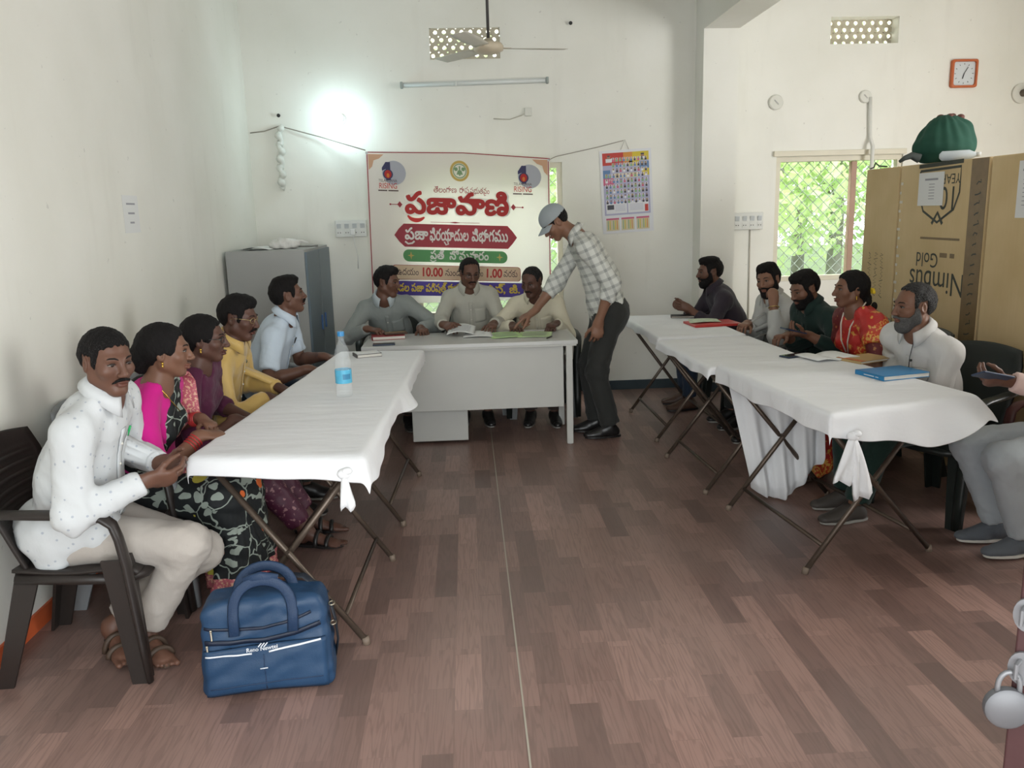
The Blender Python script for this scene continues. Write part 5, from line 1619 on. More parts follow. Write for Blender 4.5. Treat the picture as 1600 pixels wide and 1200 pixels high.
# ---------------------------------------------------------------- things on the tables and the floor
def box_thing(name, size, loc, deg, m, label, cat, part, bevel=.003, extra=None, group=None, tilt=0):
    r = empty(name, loc, math.radians(deg), label, cat, group)
    b = MB(); b.box((0, 0, size[2] / 2), size, bevel=bevel); b.build(part, m, r)
    return r
M_PAGE = mat('page_edges', (.68, .66, .60), .8)
def book(name, w, d, h, loc, deg, cover, label, cat='book'):
    r = empty(name, loc, math.radians(deg), label, cat)
    b = MB(); b.box((.004, 0, h / 2), (w - .010, d - .010, h - .005)); b.build('pages', M_PAGE, r)
    b = MB(); b.box((0, 0, .0015), (w, d, .003), bevel=.001); b.box((0, 0, h - .0015), (w, d, .003), bevel=.001); b.box((-w / 2 + .0015, 0, h / 2), (.003, d, h), bevel=.001); b.build('cover', cover, r)
    return r
def bottle():
    r = empty('water_bottle', (-.62, 4.01, HT + .0085), .4, 'clear plastic water bottle with a blue cap and blue label', 'bottle')
    Mp = mat('clear_plastic', (.80, .87, .90), .08, spec=.9, alpha=.13)
    pr = [(0, .006), (.020, .004), (.036, .0), (.0395, .008), (.0395, .055), (.0375, .060), (.0395, .066), (.0395, .135), (.0375, .140), (.0395, .147), (.038, .175), (.034, .190), (.0375, .200), (.034, .225), (.020, .262), (.0145, .275), (.0145, .290), (.017, .292), (.017, .295), (.0135, .297)]
    b = MB(); b.lathe(pr, n=32); b.build('bottle_body', Mp, r, True)
    b = MB(); b.lathe([(0, .296), (.0165, .296), (.0165, .316), (.0155, .318), (0, .318)], n=24); b.build('cap', mat('blue_cap', (.03, .22, .48), .35), r, 40)
    b = MB(); n = 40; b.grid(lambda u, v: V(.0402 * math.cos(u * 6.2832), .0402 * math.sin(u * 6.2832), .068 + .066 * v), n, 2); lb = b.build('label', mat('blue_label', (.10, .42, .62), .4, noise=.35, nscale=25), r, True)
    b = MB(); b.grid(lambda u, v: V(.0407 * math.cos(-1.9 + u * 1.0), .0407 * math.sin(-1.9 + u * 1.0), .088 + .026 * v), 8, 1); b.build('label_panel', mat('label_dark', (.05, .22, .38), .4), lb, True)
bottle()
zl = HT + .0085
M_DBLUE, M_REDB = mat('dark_navy', (.02, .035, .075), .35), mat('red_cover', (.26, .022, .028), .4, noise=.1)
r = book('notebook', .16, .115, .022, (-.645, 5.18, zl), 20, mat('dark_grey_cover', (.10, .09, .085), .5), 'closed notebook with a white top sheet by the bottle', 'notebook')
b = MB(); b.box((.0, 0, .0235), (.145, .10, .002)); b.build('top_sheet', M_PAPER, r)
zd = .7495
r = book('diary', .24, .17, .026, (-.60, 6.10, zd), 8, M_REDB, 'red covered diary under the hand of the man in grey', 'diary')
r = box_thing('pouch', (.17, .085, .014), (-.545, 6.115, zd + .027), 12, mat('brown_leather', (.07, .035, .022), .45), 'small dark brown pouch lying on the red diary', 'pouch', 'body', .006)
b = MB(); b.box((0, -.0, .0145), (.15, .004, .002)); b.build('zip', mat('zip_gold', (.4, .28, .1), .35, metal=.7), r)
r = box_thing('phone', (.155, .075, .009), (-.60, 5.78, zd), 6, M_DBLUE, 'dark blue phone lying at the left front edge of the desk', 'phone', 'body', .003)
b = MB(); b.box((0, 0, .0092), (.145, .067, .0008)); b.build('screen', mat('phone_glass', (.008, .010, .014), .12), r)
# papers being read
def sheet(name, pts, m, label, cat, bend=.01, nu=10, nv=10, lines=0):
    A, B, C, D = [V(*p) for p in pts]
    cen = (A + B + C + D) / 4
    fn = lambda u, v: (A * (1 - u) + B * u) * (1 - v) + (D * (1 - u) + C * u) * v + V(0, 0, bend * math.sin(u * math.pi)) - cen
    b = MB(); b.grid(fn, nu, nv); o = b.build(name, m, None, True, solid=.0008); o.location = cen
    if lines:
        b = MB()
        for k in range(lines):
            v0 = .12 + .76 * k / lines
            b.grid(lambda u, v: fn(.12 + .72 * u, v0 + .025 * v) + V(0, 0, .0012), 8, 1)
        b.build('printed_lines', M_PRINT, o)
    return tag(o, label, cat)
sheet('paper_sheet', ((-.17, 6.06, .765), (.03, 6.03, .765), (.05, 6.30, .790), (-.15, 6.30, .795)), M_PAPER, 'white sheet held by the man in glasses at the desk', 'paper', .022, lines=9)
sheet('paper_sheet', ((-.05, 5.98, .753), (.17, 5.97, .753), (.16, 6.25, .756), (-.03, 6.26, .758)), M_PAPER, 'white sheet lying under the papers the man in glasses reads', 'paper', .006)
M_GREENP = mat('green_paper', (.50, .72, .32), .7)
sheet('green_form', ((.16, 5.88, .7525), (.40, 5.93, .7525), (.36, 6.20, .7525), (.13, 6.17, .7525)), M_GREENP, 'pale green form the capped man points at', 'form', .003, lines=8)
sheet('green_form', ((.34, 5.90, .7515), (.58, 5.88, .7515), (.62, 6.14, .7515), (.38, 6.18, .7515)), mat('pale_green_paper', (.60, .76, .42), .7), 'paler green form at the right end of the desk', 'form', .003, lines=8)
b = MB(); b.tube([V(-.05, 0, .0), V(.045, 0, 0), V(.055, 0, 0)], [.005, .005, .002], 8); o = b.build('pen', mat('black_pen', (.012, .012, .012), .3), None, True); o.location = (.565, 5.84, zd + .006); o.rotation_euler = (0, 0, 1.1); tag(o, 'black pen lying beside the green forms', 'pen')
# right row
zr = HT + .012; z1_ = .79 + .0085
r = box_thing('wallet', (.20, .10, .022), (1.70, 6.50, zr), -12, mat('black_leather', (.018, .016, .016), .45), 'dark leather wallet under the clasped hands of the man in purple', 'wallet', 'body', .007)
b = MB(); b.box((0, -.051, .010), (.19, .003, .007)); b.build('lining', mat('wallet_lining', (.45, .40, .34), .6), r)
r = box_thing('file_folder', (.36, .25, .018), (1.80, 6.05, zr), 6, mat('red_folder', (.42, .03, .025), .4), 'red file folder on the far table of the right row', 'folder', 'cover', .003)
sheet('booklet', ((1.62, 6.0, zr + .022), (1.86, 6.02, zr + .022), (1.88, 6.2, zr + .022), (1.66, 6.22, zr + .022)), mat('pale_green_cover', (.50, .58, .42), .5, noise=.5, nscale=30), 'pale patterned booklet lying on the red file folder', 'booklet', .006)
r = box_thing('phone', (.16, .078, .009), (1.86, 4.63, zr), 25, M_DBLUE, 'black phone lying on the cloth beside the open notebook', 'phone', 'body', .003)
b = MB(); b.box((0, 0, .0092), (.15, .07, .0008)); b.build('screen', MATS['phone_glass'], r)
def open_book():
    r = empty('open_notebook', (1.96, 4.42, z1_), math.radians(14), 'open white notebook on the table before the woman in red', 'notebook')
    for sg in (-1, 1):
        b = MB()
        def fn(u, v): return V(sg * u * .135, (v - .5) * .20, .004 + .020 * math.sin(min(u * 1.35, 1) * math.pi * .5) * (1 - .55 * u))
        b.grid(fn, 10, 4); b.build('page', M_PAPER, r, True, solid=.006)
open_book()
r = book('account_book', .24, .17, .014, (2.13, 4.33, z1_), 22, mat('tan_cover', (.46, .32, .14), .5), 'tan covered book beside the open notebook', 'book')
b = MB(); b.box((-.10, 0, .0146), (.036, .168, .001)); b.build('spine_band', mat('orange_cover', (.52, .16, .05), .5), r)
r = book('blue_book', .27, .20, .024, (2.06, 3.90, z1_), 14, mat('blue_cover', (.012, .19, .42), .35), 'bright blue hardback book near the end of the right row', 'book')
b = MB(); b.box((-.136, 0, .012), (.0008, .07, .004)); b.box((-.136, -.055, .012), (.0008, .02, .003)); b.build('spine_print', mat('white_print', (.7, .72, .74), .5), r)

# ---- the blue bag
def bag():
    r = empty('travel_bag', (-.755, 2.775, 0), math.radians(6), 'blue fabric travel bag standing on the floor by the left table', 'bag')
    g = NB('blue_nylon', .5, .35); c = g.coord(); n = g.noise(c, 5, 4); w = g.noise(c, 300, 1)
    g.color(g.mix(n, (.010, .034, .080), (.018, .054, .118))); g.bump(g.math('ADD', g.math('MULTIPLY', n, 2.0), g.math('MULTIPLY', w, .15)), .35, .01)
    M = g.m; Md = mat('navy_webbing', (.010, .030, .075), .6, bump=.2, bscale=200); Mz = mat('zip_dark', (.006, .012, .03), .5); Mw = mat('white_piping', (.66, .69, .74), .5)
    Mm = mat('zip_metal', (.42, .38, .30), .3, metal=.85)
    W, D, H = .455, .185, .345
    F = Field(V(-.28, -.15, -.02), V(.28, .15, .40), .007)
    def rbox(c, hs, rad):
        X, Y, Z = F.pts((slice(None),) * 3, c)
        tap = 1.0 - .10 * np.clip((Z + c[2]) / .35, 0, 1)
        a = np.abs(X) / tap - hs[0] + rad; b = np.abs(Y) / (1.04 - .30 * np.clip((Z + c[2] - .1) / .3, 0, 1)) - hs[1] + rad; e = np.abs(Z + .018 * (X / .22) ** 2) - hs[2] + rad
        a, b, e = np.broadcast_arrays(a, b, e)
        return np.sqrt(np.maximum(a, 0) ** 2 + np.maximum(b, 0) ** 2 + np.maximum(e, 0) ** 2) + np.minimum(np.maximum(np.maximum(a, b), e), 0) - rad
    F._op((slice(None),) * 3, rbox(V(0, 0, .17), (W / 2, D / 2, .17), .035).astype(np.float32), 0, 'add')
    v, q = F.mesh(); nn = vnormals(v, q)
    v = v + nn * ((wob(v * V(1, 1, 1.8), 26, 3) * .0065 + wob(v, 60, 8) * .002) * np.clip(v[:, 2] / .06, 0, 1))[:, None]
    v[:, 2] -= v[:, 2].min()
    body = quads_obj('body', v, q, M, r)
    tr = BVHTree.FromPolygons([Vector(x) for x in v], [tuple(int(i) for i in x) for x in q])
    def fr(x, z, off=.002):
        h = tr.ray_cast(Vector((x, -.4, z)), Vector((0, 1, 0)))[0]
        return V(x, (h.y if h else -D / 2) - off, z)
    def strip(name, pts, w, m, off=.002, th=.003, par=r):
        P = []
        for i in range(len(pts) - 1):
            a, c_ = V(*pts[i], 0), V(*pts[i + 1], 0); k = max(2, int(np.linalg.norm(c_ - a) / .015))
            P += [a + (c_ - a) * t / k for t in range(k)]
        P.append(V(*pts[-1], 0))
        b = MB(); n_ = len(P) - 1
        tg = [nrm(P[min(i + 1, n_)] - P[max(i - 1, 0)]) for i in range(n_ + 1)]
        def fn(u, t):
            i = int(round(u * n_)); p = P[i] + V(-tg[i][1], tg[i][0], 0) * (t - .5) * w
            return fr(p[0], p[1], off)
        b.grid(fn, n_, 2); return b.build(name, m, par, True, solid=th)
    # front pocket panel, zips, piping
    b = MB(); b.grid(lambda u, t: fr(-.205 + .41 * u, .02 + (.165 + .015 * u) * t, .010), 24, 12); b.build('front_pocket', M, r, True, solid=.012)
    strip('zip', [(-.20, .212), (-.1, .208), (.0, .206), (.1, .222), (.19, .250)], .016, Mz, .006)
    strip('zip', [(-.20, .262), (-.1, .248), (.0, .250), (.1, .268), (.16, .290)], .010, Mz, .004)
    strip('piping', [(-.198, .170), (-.045, .166)], .005, Mw, .018, .003); strip('piping', [(.012, .168), (.19, .198)], .006, Mw, .018, .003)
    strip('piping', [(-.020, .112), (.006, .113)], .003, Mw, .018, .002)
    strip('pocket_seam', [(-.006, .16), (-.004, .03)], .004, Md, .017, .002); strip('pocket_seam', [(-.19, .05), (.19, .062)], .004, Md, .017, .002)
    # stitched badge
    def on_front(name, polys, m):
        out = []; fill_polys(name, polys, m, None, None, out); vs, fs = out[0]
        me = bpy.data.meshes.new(name); me.from_pydata([tuple(fr(p[0], p[1], .0205)) for p in vs], [], fs); me.materials.append(m); link(bpy.data.objects.new(name, me), r)
    on_front('badge_mark', [strip_poly([(-.022 + .010 * i, .190), (-.010 + .010 * i, .203)], .0018) for i in range(3)], Mw)
    o = text_mesh('lettering', 'Reno Newtel', .0195, Mw, r, None, 0, .0004)
    for vv in o.data.vertices: vv.co = Vector(fr(-.010 + vv.co.x, .182 + vv.co.y + .06 * vv.co.x, .0205))
    for (x, z) in ((-.175, .255), (-.192, .20)):
        b = MB(); p = fr(x, z, .012); b.box(p, (.008, .006, .012), bevel=.002); b.tube([p, p + V(.002, -.006, -.03)], .0032, 8); b.build('zip_puller', Mm, r)
    # handles
    for y, z0 in ((-.055, .30), (.05, .31)):
        def hp(t):
            a = math.pi * t; return V(-.100 * math.cos(a) - .0, y - .015 * math.sin(a) - .03 * (1 - math.sin(a)), z0 - .03 + .145 * math.sin(a) ** .6)
        pts = [V(-.098, y - .05, .235)] + [hp(t) for t in np.linspace(0.02, .98, 17)] + [V(.098, y - .05, .235)]
        b = MB(); b.tube(pts, .0185, 8, up=V(0, 1, 0), flat=.22); b.build('handle', Md, r, True)
    b = MB(); b.tube([V(-.055, -.062, .41), V(0, -.063, .425), V(.055, -.062, .41)], .0215, 10, up=V(0, 1, 0), flat=.5); b.build('grip', Md, r, True)
    # main zip and shoulder strap
    b = MB(); b.tube([V(-.20, -.045, .30), V(-.17, -.050, .325), V(0, -.055, .338), V(.17, -.050, .325), V(.20, -.045, .30)], .006, 6); b.build('zip', Mz, r, True)
    b = MB(); b.tube([V(.222, .0, .28), V(.235, .02, .20), V(.238, .03, .12), V(.225, .06, .05)], .018, 8, up=V(1, 0, 0), flat=.25); b.tube([V(.21, .03, .30), V(.13, .07, .36), V(.02, .08, .372), V(-.1, .075, .35)], .018, 8, up=V(0, 0, 1), flat=.25); b.build('shoulder_strap', mat('black_webbing', (.010, .014, .022), .6), r, True)
    for z in (.285, .21):
        b = MB(); b.tube([V(.228 + .010 * math.cos(a), -.02 + .016 * math.sin(a), z) for a in np.linspace(0, 6.28, 13)], .0028, 6, False); b.build('ring', Mm, r, True)
    b = MB(); b.box((0, .0, .006), (.40, .13, .010), bevel=.003); b.build('base', Mz, r)
bag()

# ---- on top of the cupboards and cabinet
def bundle():
    r = empty('cloth_bundle', (3.06, 5.36, 1.868), 0, 'dark green cloth bundle on top of the cartons', 'bundle')
    F = Field(V(-.28, -.22, -.02), V(.28, .22, .36), .009)
    F.ell((.02, 0, .10), (.19, .15, .11), None, .05); F.ell((.03, 0, .18), (.155, .12, .09), None, .05); F.cone(V(-.10, 0, .08), V(.0, 0, .2), .07, .08, .05)
    F.ell((.10, 0, .22), (.06, .08, .045), None, .04); F.ell((-.0, 0, .24), (.07, .08, .04), None, .04)
    F.plane(V(0, 0, .0), V(0, 0, -1), .01)
    v, q = F.mesh(); n = vnormals(v, q)
    ang = np.arctan2(v[:, 1], v[:, 0]); v = v + n * (.003 * np.sin(ang * 13 + v[:, 2] * 8) * np.clip(v[:, 2] * 6, 0, 1) + .006 * wob(v, 30, 2))[:, None]
    v[:, 2] = np.maximum(v[:, 2], 0)
    quads_obj('wrap', v, q, mat('dark_green_cloth', (.009, .058, .037), .85, noise=.3, nscale=9), r)
    b = MB()
    for (x, y, z, s_) in ((.02, -.03, .285, .022), (.055, .0, .29, .02), (.0, .04, .285, .025), (.095, -.02, .28, .024), (.12, .02, .27, .022), (.075, .03, .285, .018)): b.sphere((x, y, z), (s_, s_ * 1.2, s_ * .8), 10, 7)
    b.build('contents', mat('reddish_brown_stuff', (.12, .045, .035), .7, noise=.4, nscale=30), r, True)
    b = MB(); b.tube([V(-.17, -.05, .03), V(-.22, -.04, .05), V(-.27, -.06, .035), V(-.30, -.05, .012)], [.03, .022, .016, .01], 8); b.build('loose_end', mat('dark_cloth_end', (.05, .06, .055), .8), r, True)
bundle()
r = empty('plastic_tube', (2.985, 5.05, 1.868), math.radians(-32), 'translucent white plastic bottle lying on the cartons', 'bottle')
b = MB(); b.tube([V(-.10, 0, .03), V(-.085, 0, .03), V(.06, 0, .03), V(.09, 0, .03), V(.10, 0, .03)], [.012, .029, .030, .016, .012], 16); b.build('bottle_body', mat('milky_plastic', (.60, .66, .70), .3), r, True)
b = MB(); b.tube([V(.10, 0, .03), V(.125, 0, .03)], .014, 12); b.build('cap', mat('cap_white', (.7, .72, .72), .4), r, True)
b = MB(); b.tube([V(2.96, 5.86, 1.877), V(2.95, 5.95, 1.885), V(2.945, 6.0, 1.91), V(2.955, 6.04, 1.88), V(2.96, 6.10, 1.875)], .005, 6); tag(b.build('wire_loop', mat('dark_wire', (.05, .05, .05), .5), None, True), 'dark loop of wire on the carton next to the window', 'wire')
r = empty('crumpled_bag', (-1.40, 6.62, 1.401), 0, 'crumpled white plastic bag on top of the steel cabinet', 'bag')
F = Field(V(-.18, -.14, -.02), V(.18, .14, .16), .008); F.ell((-.04, 0, .03), (.09, .08, .045), None, .02); F.ell((.05, .02, .035), (.06, .07, .04), None, .02); F.ell((.0, -.03, .05), (.05, .04, .035), None, .02); F.plane(V(0, 0, 0), V(0, 0, -1), .0)
v, q = F.mesh(); n = vnormals(v, q); v = v + n * (.010 * wob(v, 55, 4) + .005 * wob(v, 120, 5))[:, None]; v[:, 2] = np.maximum(v[:, 2], 0)
quads_obj('film', v, q, mat('white_film', (.66, .65, .62), .4), r)
b = MB(); b.tube([V(.06, .02, .05), V(.12, .03, .055), V(.17, .02, .04)], [.02, .012, .006], 8); b.build('twisted_neck', MATS['white_film'], r, True)
sheet('paper_sheet', ((-1.72, 6.45, 1.403), (-1.48, 6.42, 1.403), (-1.47, 6.72, 1.403), (-1.70, 6.75, 1.403)), M_PAPER, 'white sheet lying on top of the steel cabinet', 'paper', .02)
b = MB(); b.lathe([(0, 0), (.085, 0), (.09, .008), (.085, .014), (0, .014)], n=28); o = b.build('round_lid', mat('steel_lid', (.35, .34, .32), .4, metal=.5), None, 40); o.location = (-1.30, 6.98, 1.401); tag(o, 'flat round lid lying on top of the steel cabinet', 'lid')

# ---------------------------------------------------------------- trees outside
def tree(x, y, h, rad, seed, label, col, n=4200):
    rng = np.random.RandomState(seed)
    r = empty('leafy_tree', (x, y, -.3), 0, label, 'tree')
    b = MB(); b.tube([V(0, 0, 0), V(.05, .03, h * .35), V(-.05, .0, h * .7)], [.13, .10, .05], 10)
    for k in range(5):
        a = rng.rand() * 6.28; z = h * (.35 + .08 * k); b.tube([V(0, 0, z), V(math.cos(a) * rad * .6, math.sin(a) * rad * .6, z + h * .22)], [.05, .02], 6)
    b.build('trunk', mat('tree_bark', (.30, .28, .26), .9, noise=.3), r, True)
    c = rng.randn(n, 3); c /= np.linalg.norm(c, axis=1)[:, None]; c *= (rng.rand(n, 1) ** .4) * np.array([rad, rad, h * .40]); c[:, 2] += h * .62
    d = rng.randn(n, 3); d /= np.linalg.norm(d, axis=1)[:, None]; e = rng.randn(n, 3); e -= d * (e * d).sum(1)[:, None]; e /= np.linalg.norm(e, axis=1)[:, None]
    L = .06 + .06 * rng.rand(n, 1); w = L * .42
    v = np.stack([c - d * L, c + e * w, c + d * L, c - e * w], 1).reshape(-1, 3)
    g = MATS.get('leaf_%d' % int(col[1] * 100))
    if g is None:
        q_ = NB('leaf_%d' % int(col[1] * 100), .6, .3); q_.color(col); t = q_.n('BsdfTranslucent'); t.inputs[0].default_value = (col[0] * 1.6, col[1] * 1.5, col[2] * 1.2, 1); mx = q_.n('MixShader'); mx.inputs[0].default_value = .5
        q_.l(q_.b.outputs[0], mx.inputs[1]); q_.l(t.outputs[0], mx.inputs[2]); q_.l(mx.outputs[0], q_.nt.nodes['Material Output'].inputs[0]); g = q_.m
    o = quads_obj('leaves', v, np.arange(n * 4).reshape(-1, 4), g, r, (0, 0, 0), None, False)
    o['kind'] = 'stuff'
for k, (x, y, h, rad) in enumerate(((3.9, 11.2, 4.6, 1.7), (5.6, 12.6, 5.2, 2.0), (7.6, 12.2, 4.8, 1.8), (2.3, 13.0, 5.0, 1.9), (.2, 11.6, 4.4, 1.7), (6.2, 15.5, 6.4, 2.4), (3.2, 16.0, 6.5, 2.4), (9.5, 15.0, 6.0, 2.3))):
    tree(x, y, h, rad, 40 + k, ['leafy green tree with a pale trunk straight outside the right window', 'leafy tree beside the pale trunked one outside the right window', 'leafy tree outside at the right part of the right window', 'leafy tree outside hidden mostly by the pillar', 'leafy tree outside behind the banner window', 'tall tree in the back row outside the right window', 'tall tree in the back row outside behind the pillar', 'tall tree at the far right outside'][k], [(.54, .64, .42), (.46, .60, .36), (.60, .68, .48)][k % 3])
# ---------------------------------------------------------------- clothes
def fabric(name, col, rough=.85, weave=.12, noise=.06, sheen=.1, spec=.2):
    g = NB(name, rough, spec); c = g.coord(); n = g.noise(c, 7, 4); w = g.noise(c, 500, 1)
    g.color(g.mix(n, tuple(x * (1 - noise) for x in col), tuple(min(1, x * (1 + noise)) for x in col)))
    f = g.noise(g.coord((1, 1, .55)), 17, 4)
    g.bump(g.math('ADD', g.math('MULTIPLY', f, 1.2), g.math('MULTIPLY', w, weave)), .38, .012)
    g.b.inputs['Sheen Weight'].default_value = sheen; return g.m
def dotted():
    g = NB('dotted_white_shirt', .85, .2); c = g.coord((1, 1, 1), (.5, .3, .4))
    v = g.n('TexVoronoi'); v.inputs['Scale'].default_value = 34; v.inputs['Randomness'].default_value = .35; g.l(c, v.inputs['Vector'])
    d = g.math('LESS_THAN', v.outputs['Distance'], .16)
    g.color(g.mix(g.math('MULTIPLY', d, .6), (.56, .58, .59), (.26, .30, .38)))
    f = g.noise(g.coord((1, 1, .55)), 15, 4); g.bump(f, .4, .012); return g.m
def checked(rotz):
    g = NB('checked_shirt', .85, .2); c = g.coord((1, 1, 1), (0, .42, 0))
    s = g.n('SeparateXYZ'); g.l(c, s.inputs[0])
    def stripes(o, f, w):
        q = g.math('FRACT', g.math('MULTIPLY', o, f)); return g.math('LESS_THAN', g.math('ABSOLUTE', g.math('SUBTRACT', q, .5)), w)
    a = stripes(s.outputs[2], 17, .17); b = stripes(s.outputs[0], 17, .17); e = stripes(s.outputs[1], 17, .17)
    k = g.math('ADD', g.math('MULTIPLY', a, .42), g.math('MULTIPLY', g.math('MAXIMUM', b, g.math('MULTIPLY', e, .0)), .42))
    g.color(g.mix(k, (.60, .61, .57), (.25, .26, .25)))
    f = g.noise(g.coord((1, 1, .55)), 15, 4); g.bump(f, .4, .012); return g.m
def floral():
    g = NB('black_floral_saree', .7, .3); c = g.coord()
    wv = g.n('VectorMath', operation='ADD'); nz = g.n('TexNoise'); nz.inputs['Scale'].default_value = 9; g.l(c, nz.inputs['Vector'])
    sc = g.n('VectorMath', operation='SCALE'); sc.inputs['Scale'].default_value = .09; g.l(nz.outputs['Color'], sc.inputs[0]); g.l(c, wv.inputs[0]); g.l(sc.outputs[0], wv.inputs[1])
    def vor(scale, feat='F1', rnd=.85):
        v = g.n('TexVoronoi', feature=feat); v.inputs['Scale'].default_value = scale; v.inputs['Randomness'].default_value = rnd; return v
    # pale leaves: elongated warped cells
    mp = g.n('Mapping'); mp.inputs['Scale'].default_value = (14, 8.5, 23); mp.inputs['Rotation'].default_value = (.5, .6, .4); g.l(wv.outputs[0], mp.inputs[0])
    v = vor(1.0); g.l(mp.outputs[0], v.inputs['Vector'])
    leaf = g.math('LESS_THAN', v.outputs['Distance'], .40)
    mp2 = g.n('Mapping'); mp2.inputs['Scale'].default_value = (9, 9, 9); g.l(wv.outputs[0], mp2.inputs[0])
    st = vor(1.0, 'DISTANCE_TO_EDGE'); g.l(mp2.outputs[0], st.inputs['Vector'])
    stem = g.math('LESS_THAN', st.outputs['Distance'], .022)
    fl = vor(9.0); g.l(c, fl.inputs['Vector']); flower = g.math('LESS_THAN', fl.outputs['Distance'], .30)
    pick = g.n('SeparateColor'); g.l(fl.outputs['Color'], pick.inputs[0])
    col = g.mix(g.math('MAXIMUM', g.math('MULTIPLY', leaf, g.math('GREATER_THAN', g.noise(c, 6, 2), .47)), stem), (.010, .012, .013), (.27, .31, .27))
    fc = g.mix(g.math('GREATER_THAN', pick.outputs[0], .72), (.62, .13, .03), (.45, .40, .06))
    col = g.mix(g.math('MULTIPLY', flower, g.math('GREATER_THAN', pick.outputs[1], .35)), col, fc)
    g.color(col); f = g.noise(c, 15, 4); g.bump(f, .4, .012); return g.m
def zari(name, a, b, scale=60, thr=.55, rough=.5):
    g = NB(name, rough, .4); c = g.coord(); n = g.noise(c, scale, 3)
    g.color(g.mix(g.ramp(n, thr, thr + .06), a, b)); f = g.noise(c, 16, 4); g.bump(f, .4, .012); return g.m

def glasses(J, frame, dark=False):
    T = J['T']; b = MB()
    for q in (-1, 1):
        b.tube([T(q * .033 + .022 * math.cos(a), .096 - .010 * abs(math.cos(a)) * (1 if q * math.cos(a) > 0 else .2), .002 + .0155 * math.sin(a)) for a in np.linspace(0, 2 * math.pi, 21)], .0016, 6, False)
        b.tube([T(q * .055, .086, .006), T(q * .070, .05, .008), T(q * .080, .0, .006), T(q * .079, -.02, -.004)], .0015, 6)
    b.tube([T(-.011, .096, .006), T(0, .101, .009), T(.011, .096, .006)], .0016, 6)
    J['mb_child'](b, 'eyeglasses', frame)
def earring(J, col=(.6, .4, .08)):
    for q in (-1, 1):
        b = MB(); b.sphere(J['T'](q * .080, -.006, -.040), .0055, 10, 7); b.sphere(J['T'](q * .081, -.006, -.052), (.004, .004, .007), 8, 6); J['mb_child'](b, 'earring', mat('gold', (.55, .36, .07), .25, metal=.9))
def bangles(J, q, n, m, r=.031, t0=.80):
    d = nrm(J['WR'][q] - J['EL'][q]); u = nrm(np.cross(d, V(0, 0, 1))); w = np.cross(d, u)
    L = np.linalg.norm(J['WR'][q] - J['EL'][q])
    for i in range(n):
        c = J['EL'][q] + d * (L * t0 + i * .012); b = MB()
        b.tube([c + r * (u * math.cos(a) + w * math.sin(a)) for a in np.linspace(0, 2 * math.pi, 19)], .0032, 6, False); J['mb_child'](b, 'bangle', m)
def watch(J, q, m, face=(.02, .02, .02), off=.02):
    d = nrm(J['WR'][q] - J['EL'][q]); c = J['WR'][q] - d * off; n = -J['HD'][q][1]; s_ = np.cross(d, n); b = MB()
    b.tube([c + .033 * (n * math.cos(a) * .9 + s_ * math.sin(a)) for a in np.linspace(0, 2 * math.pi, 19)], .007, 8, False, flat=.5); J['mb_child'](b, 'watch', m)
def cord(J, pts, r, m, name):
    b = MB(); b.tube(pts, r, 6); J['mb_child'](b, name, m)
def surf(J, x, z, off=.006):
    """point on the front of the shirt: x along the shoulders, z up the spine (0..1)"""
    o = J['sp'](z) + J['ls'] * x + J['fs'] * .5
    h = J['tree'].ray_cast(Vector(o), Vector(-J['fs']))[0] if J['tree'] else None
    p = np.array(h) if h is not None else J['sp'](z) + J['ls'] * x + J['fs'] * .13
    return p + J['fs'] * off
def badge(J, x, z, m, name='badge', w=.02):
    b = MB(); p = surf(J, x, z, .004); b.box(p, (w, w, w * .9), bevel=.004); J['mb_child'](b, name, m)

